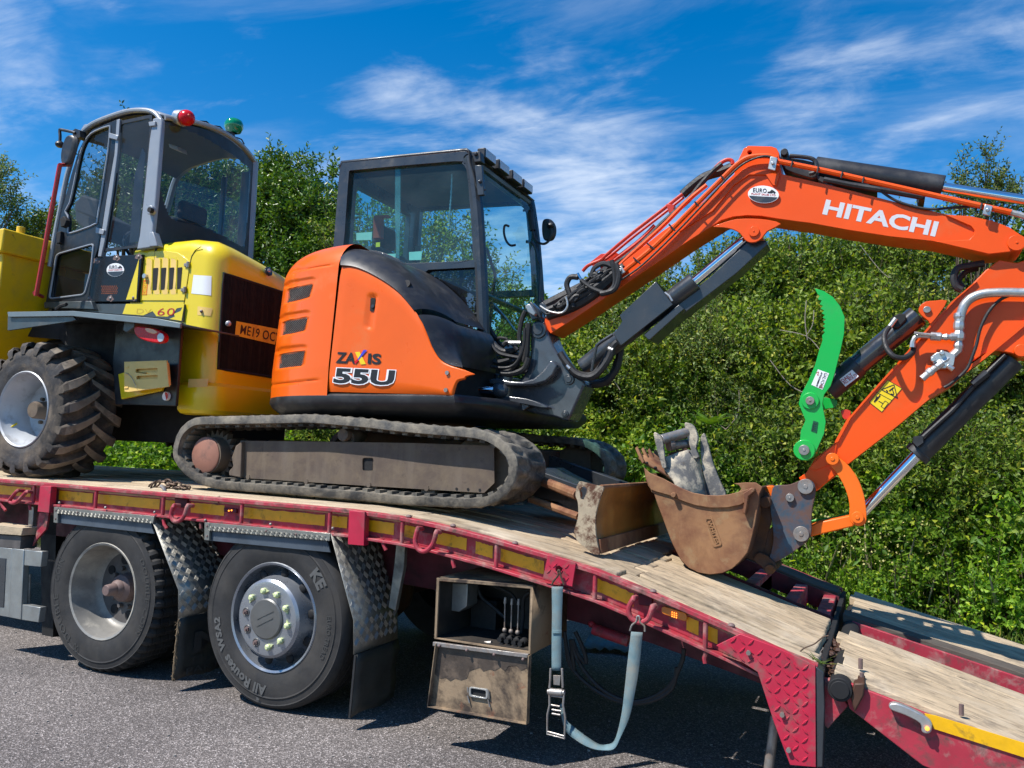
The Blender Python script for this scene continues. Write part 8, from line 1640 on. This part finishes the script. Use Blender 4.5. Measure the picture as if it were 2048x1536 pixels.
# ---- individual trees
def tree(nm, label, blobs, m, base, ll, lw, n_per, nl=11, r0=.10, sl=.32, group=None, droop=.1, up=.6, inner=.35, seed=50):
    r0 = r0*.7
    t = thing(nm, label, 'tree', base, group); Ps, Ds = [], []; tips = []
    for i, (c, R) in enumerate(blobs):
        n_ = int(n_per*R[0]*R[2]); P, d = blob(n_, R, .45, inner, seed+i); P = P + np.array(c) - np.array(base); Ps.append(P); Ds.append(unit(d*np.array([1, 1, .7]) + rng.normal(size=P.shape)*.4 + np.array([0, 0, up]))); tips.append(Vector(c)); 
        for _ in range(3): tips.append(Vector(c)+Vector((random.uniform(-.6, .6)*R[0], random.uniform(-.6, .6)*R[1], random.uniform(-.2, .7)*R[2])))
    P = np.concatenate(Ps); D = np.concatenate(Ds); me, tw = shoots_mesh(nm+'_crown', P, D, rng.uniform(.5, 1.25, len(P))*sl, nl, ll, lw, m, droop)
    for a, b in ((me, 'crown'), (tw, 'twigs')): o = bpy.data.objects.new(b, a); COL.objects.link(o); o.parent = t; o['kind'] = 'stuff'
    branchwork(t, base, tips, r0); return t
def B(px, py, y, rx, rz, ry=None): c = onY((px, py), y); return ((c.x, c.y, c.z), (rx, ry or rx, rz))
tree('broadleaf_tree', 'tall dark glossy-leaved tree rising between the dumper cab and the excavator cab', [B(560, 430, 5.6, .60, .62), B(550, 375, 5.6, .26, .40), B(598, 415, 5.5, .32, .36), B(605, 475, 5.4, .58, .42), B(530, 490, 5.6, .75, .6), B(628, 530, 5.3, .50, .40), B(560, 560, 5.5, .9, .6), B(490, 430, 5.8, .6, .7)], l_glossy, (-3.6, 6.0, .8), .075, .036, 1600, 12, .14, .25)
tree('broadleaf_tree', 'dark tree seen through the dumper cab windows, its tips showing above the cab roof', [B(262, 400, 5.6, .55, .65), B(230, 440, 5.6, .5, .6), B(330, 440, 5.6, .8, .55), B(266, 290, 5.6, .05, .30), B(262, 340, 5.6, .2, .3), B(420, 440, 5.8, .8, .55), B(280, 480, 5.6, .9, .6), B(400, 470, 5.7, .9, .6)], l_glossy, (-7.0, 6.4, .8), .075, .036, 1000, 12, .16, .34)
tree('broadleaf_tree', 'grey-green tree at the left edge above the yellow skip', [B(-30, 345, 6.0, .32, .28), B(-10, 365, 6.0, .30, .2), B(-15, 410, 6.0, .40, .22), B(-50, 430, 6.0, .6, .3), B(22, 425, 6.1, .2, .10)], l_sage, (-13.9, 6.6, .8), .075, .030, 800, 11, .12, .32)
tree('sparse_tree', 'small distant leafy tree showing low between the skip and the red pole', [B(85, 490, 7.2, .9, .5), B(120, 478, 7.2, .8, .5), B(60, 510, 7.2, .8, .5)], l_hedge, (-12.0, 7.4, .8), .08, .035, 450, 10, .10, .4)
tree('open_branched_tree', 'open branched tree seen through the excavator cab glass', [B(745, 420, 5.2, .30, .35), B(770, 500, 5.2, .5, .35), B(835, 415, 5.4, .28, .45), B(850, 480, 5.3, .5, .38), B(720, 540, 5.2, .6, .4), B(905, 520, 5.3, .5, .35), B(900, 600, 5.2, .7, .5), B(800, 590, 5.2, .8, .5), B(975, 580, 5.4, .25, .22), B(1010, 650, 5.4, .4, .3)], l_hedge, (-1.6, 5.9, .8), .06, .028, 620, 10, .07, .30)
tree('sapling', 'pair of slender leafy stems standing up above the hitachi boom against the sky'.replace('hitachi ', 'orange '), [B(1923, 365, 6.4, .04, .26), B(1930, 400, 6.4, .06, .18), B(1975, 340, 6.4, .05, .30), B(1990, 385, 6.4, .09, .18), B(1955, 410, 6.4, .20, .14), B(2005, 400, 6.4, .16, .18), B(1985, 440, 6.4, .35, .2)], l_sage, (5.3, 6.6, .8), .045, .02, 1500, 12, .03, .22, up=1.1, inner=.05)
# thin shoots along the thicket skyline
tops = [(1150, 640), (1180, 620), (1215, 600), (1300, 570), (1345, 520), (1375, 500), (1405, 505), (1440, 490), (1475, 495), (1560, 480), (1590, 482), (1640, 492), (1700, 500), (1745, 505), (1800, 500), (1850, 490), (1100, 690), (1020, 640), (1330, 540)]
Pc = []; Dc = []
for px, py in tops:
    for _ in range(9):
        c = onY((px+random.uniform(-22, 22), py+random.uniform(5, 60)), random.uniform(6.6, 7.4)); Pc.append(tuple(c)); Dc.append((random.uniform(-.3, .3), random.uniform(-.3, .3), 1))
Pc = np.array(Pc); base_ = np.array([2.5, 7.0, 3.5]); me, tw = shoots_mesh('skyline_shoots', Pc-base_, unit(np.array(Dc)), rng.uniform(.25, .6, len(Pc)), 16, .055, .026, l_sage, .05)
put('shrub_shoots', (me, tw), tuple(base_), 'upright leafy shoots sticking out along the skyline of the thicket', 'shoots', None)
# dead pale twigs in the thicket
mb = MB()
for pts in (((1615, 680), (1610, 640), (1613, 600)), ((1612, 672), (1625, 650), (1628, 620)), ((1640, 700), (1612, 672), (1560, 660)), ((1720, 490), (1760, 540), (1785, 560)), ((1440, 870), (1475, 830), (1478, 780)), ((1540, 720), (1580, 770), (1620, 790)), ((1880, 1180), (1900, 1120), (1905, 1080)), ((1870, 980), (1910, 1000), (1925, 1010)), ((1420, 850), (1445, 880), (1455, 905)), ((1190, 700), (1215, 740), (1240, 780)), ((1450, 900), (1460, 870), (1440, 850)), ((1515, 900), (1530, 950), (1525, 980))):
    mb.tube(cr([onY(p, 5.15 if p[1] > 560 else 6.4) for p in pts], 4, False), .0045, 5)
tagm(mb.obj('dead_twigs', m_palebark), 'pale bare dead twigs poking out of the green thicket', 'twigs', kind='stuff')
# fern fronds
def frond(c, d, L_):
    V = []; F = []; d = Vector(d).normalized(); s = d.cross(Vector((0, 0, 1))).normalized(); 
    for i in range(34):
        t = i/33; p = Vector(c) + d*L_*t + Vector((0, 0, -.28*L_*t*t)); w = L_*.34*(1-t)**.8*(.4+.6*min(1, t*5))
        for sg_ in (-1, 1): tip = p + s*sg_*w + d*w*.35 + Vector((0, 0, -.15*w)); a = p + d*.0045; b = p - d*.0045; k = len(V); V += [a, tip, b]; F.append((k, k+1, k+2))
    return V, F
for i, (px, py, y, lb) in enumerate(((1420, 850, 4.95, 'light green bracken fern frond behind the two buckets'), (1960, 975, 4.75, 'arching bracken fern frond in the bank beyond the bucket cylinder'), (225, 905, 4.9, 'small bracken fern under the dumper beside its rear tyre'))):
    c = onY((px, py), y); t = thing('fern', lb, 'fern', tuple(c)); 
    for k in range(6):
        a = k*1.05+i; V, F = frond(c, (math.cos(a)*.8, math.sin(a)*.6-.2, .55), .34 if i else .30); mb = MB(); mb.add(V, F); mb.obj('frond', l_fern, t, smooth=0)
# grass tuft caught on the ramp hinge
mb = MB()
for i in range(14):
    c = onY(z('j', (820+random.uniform(-20, 60), 810)), .06+random.uniform(0, .03)); d = Vector((random.uniform(-.08, .10), random.uniform(-.02, .02), random.uniform(.0, .06))); mb.plate([c, c+Vector((.004, 0, .004)), c+d], (0, .002, 0))
tagm(mb.obj('caught_grass_tuft', l_grass, smooth=0), 'green grass blades caught at the hinge between deck and ramp', 'grass', kind='stuff')
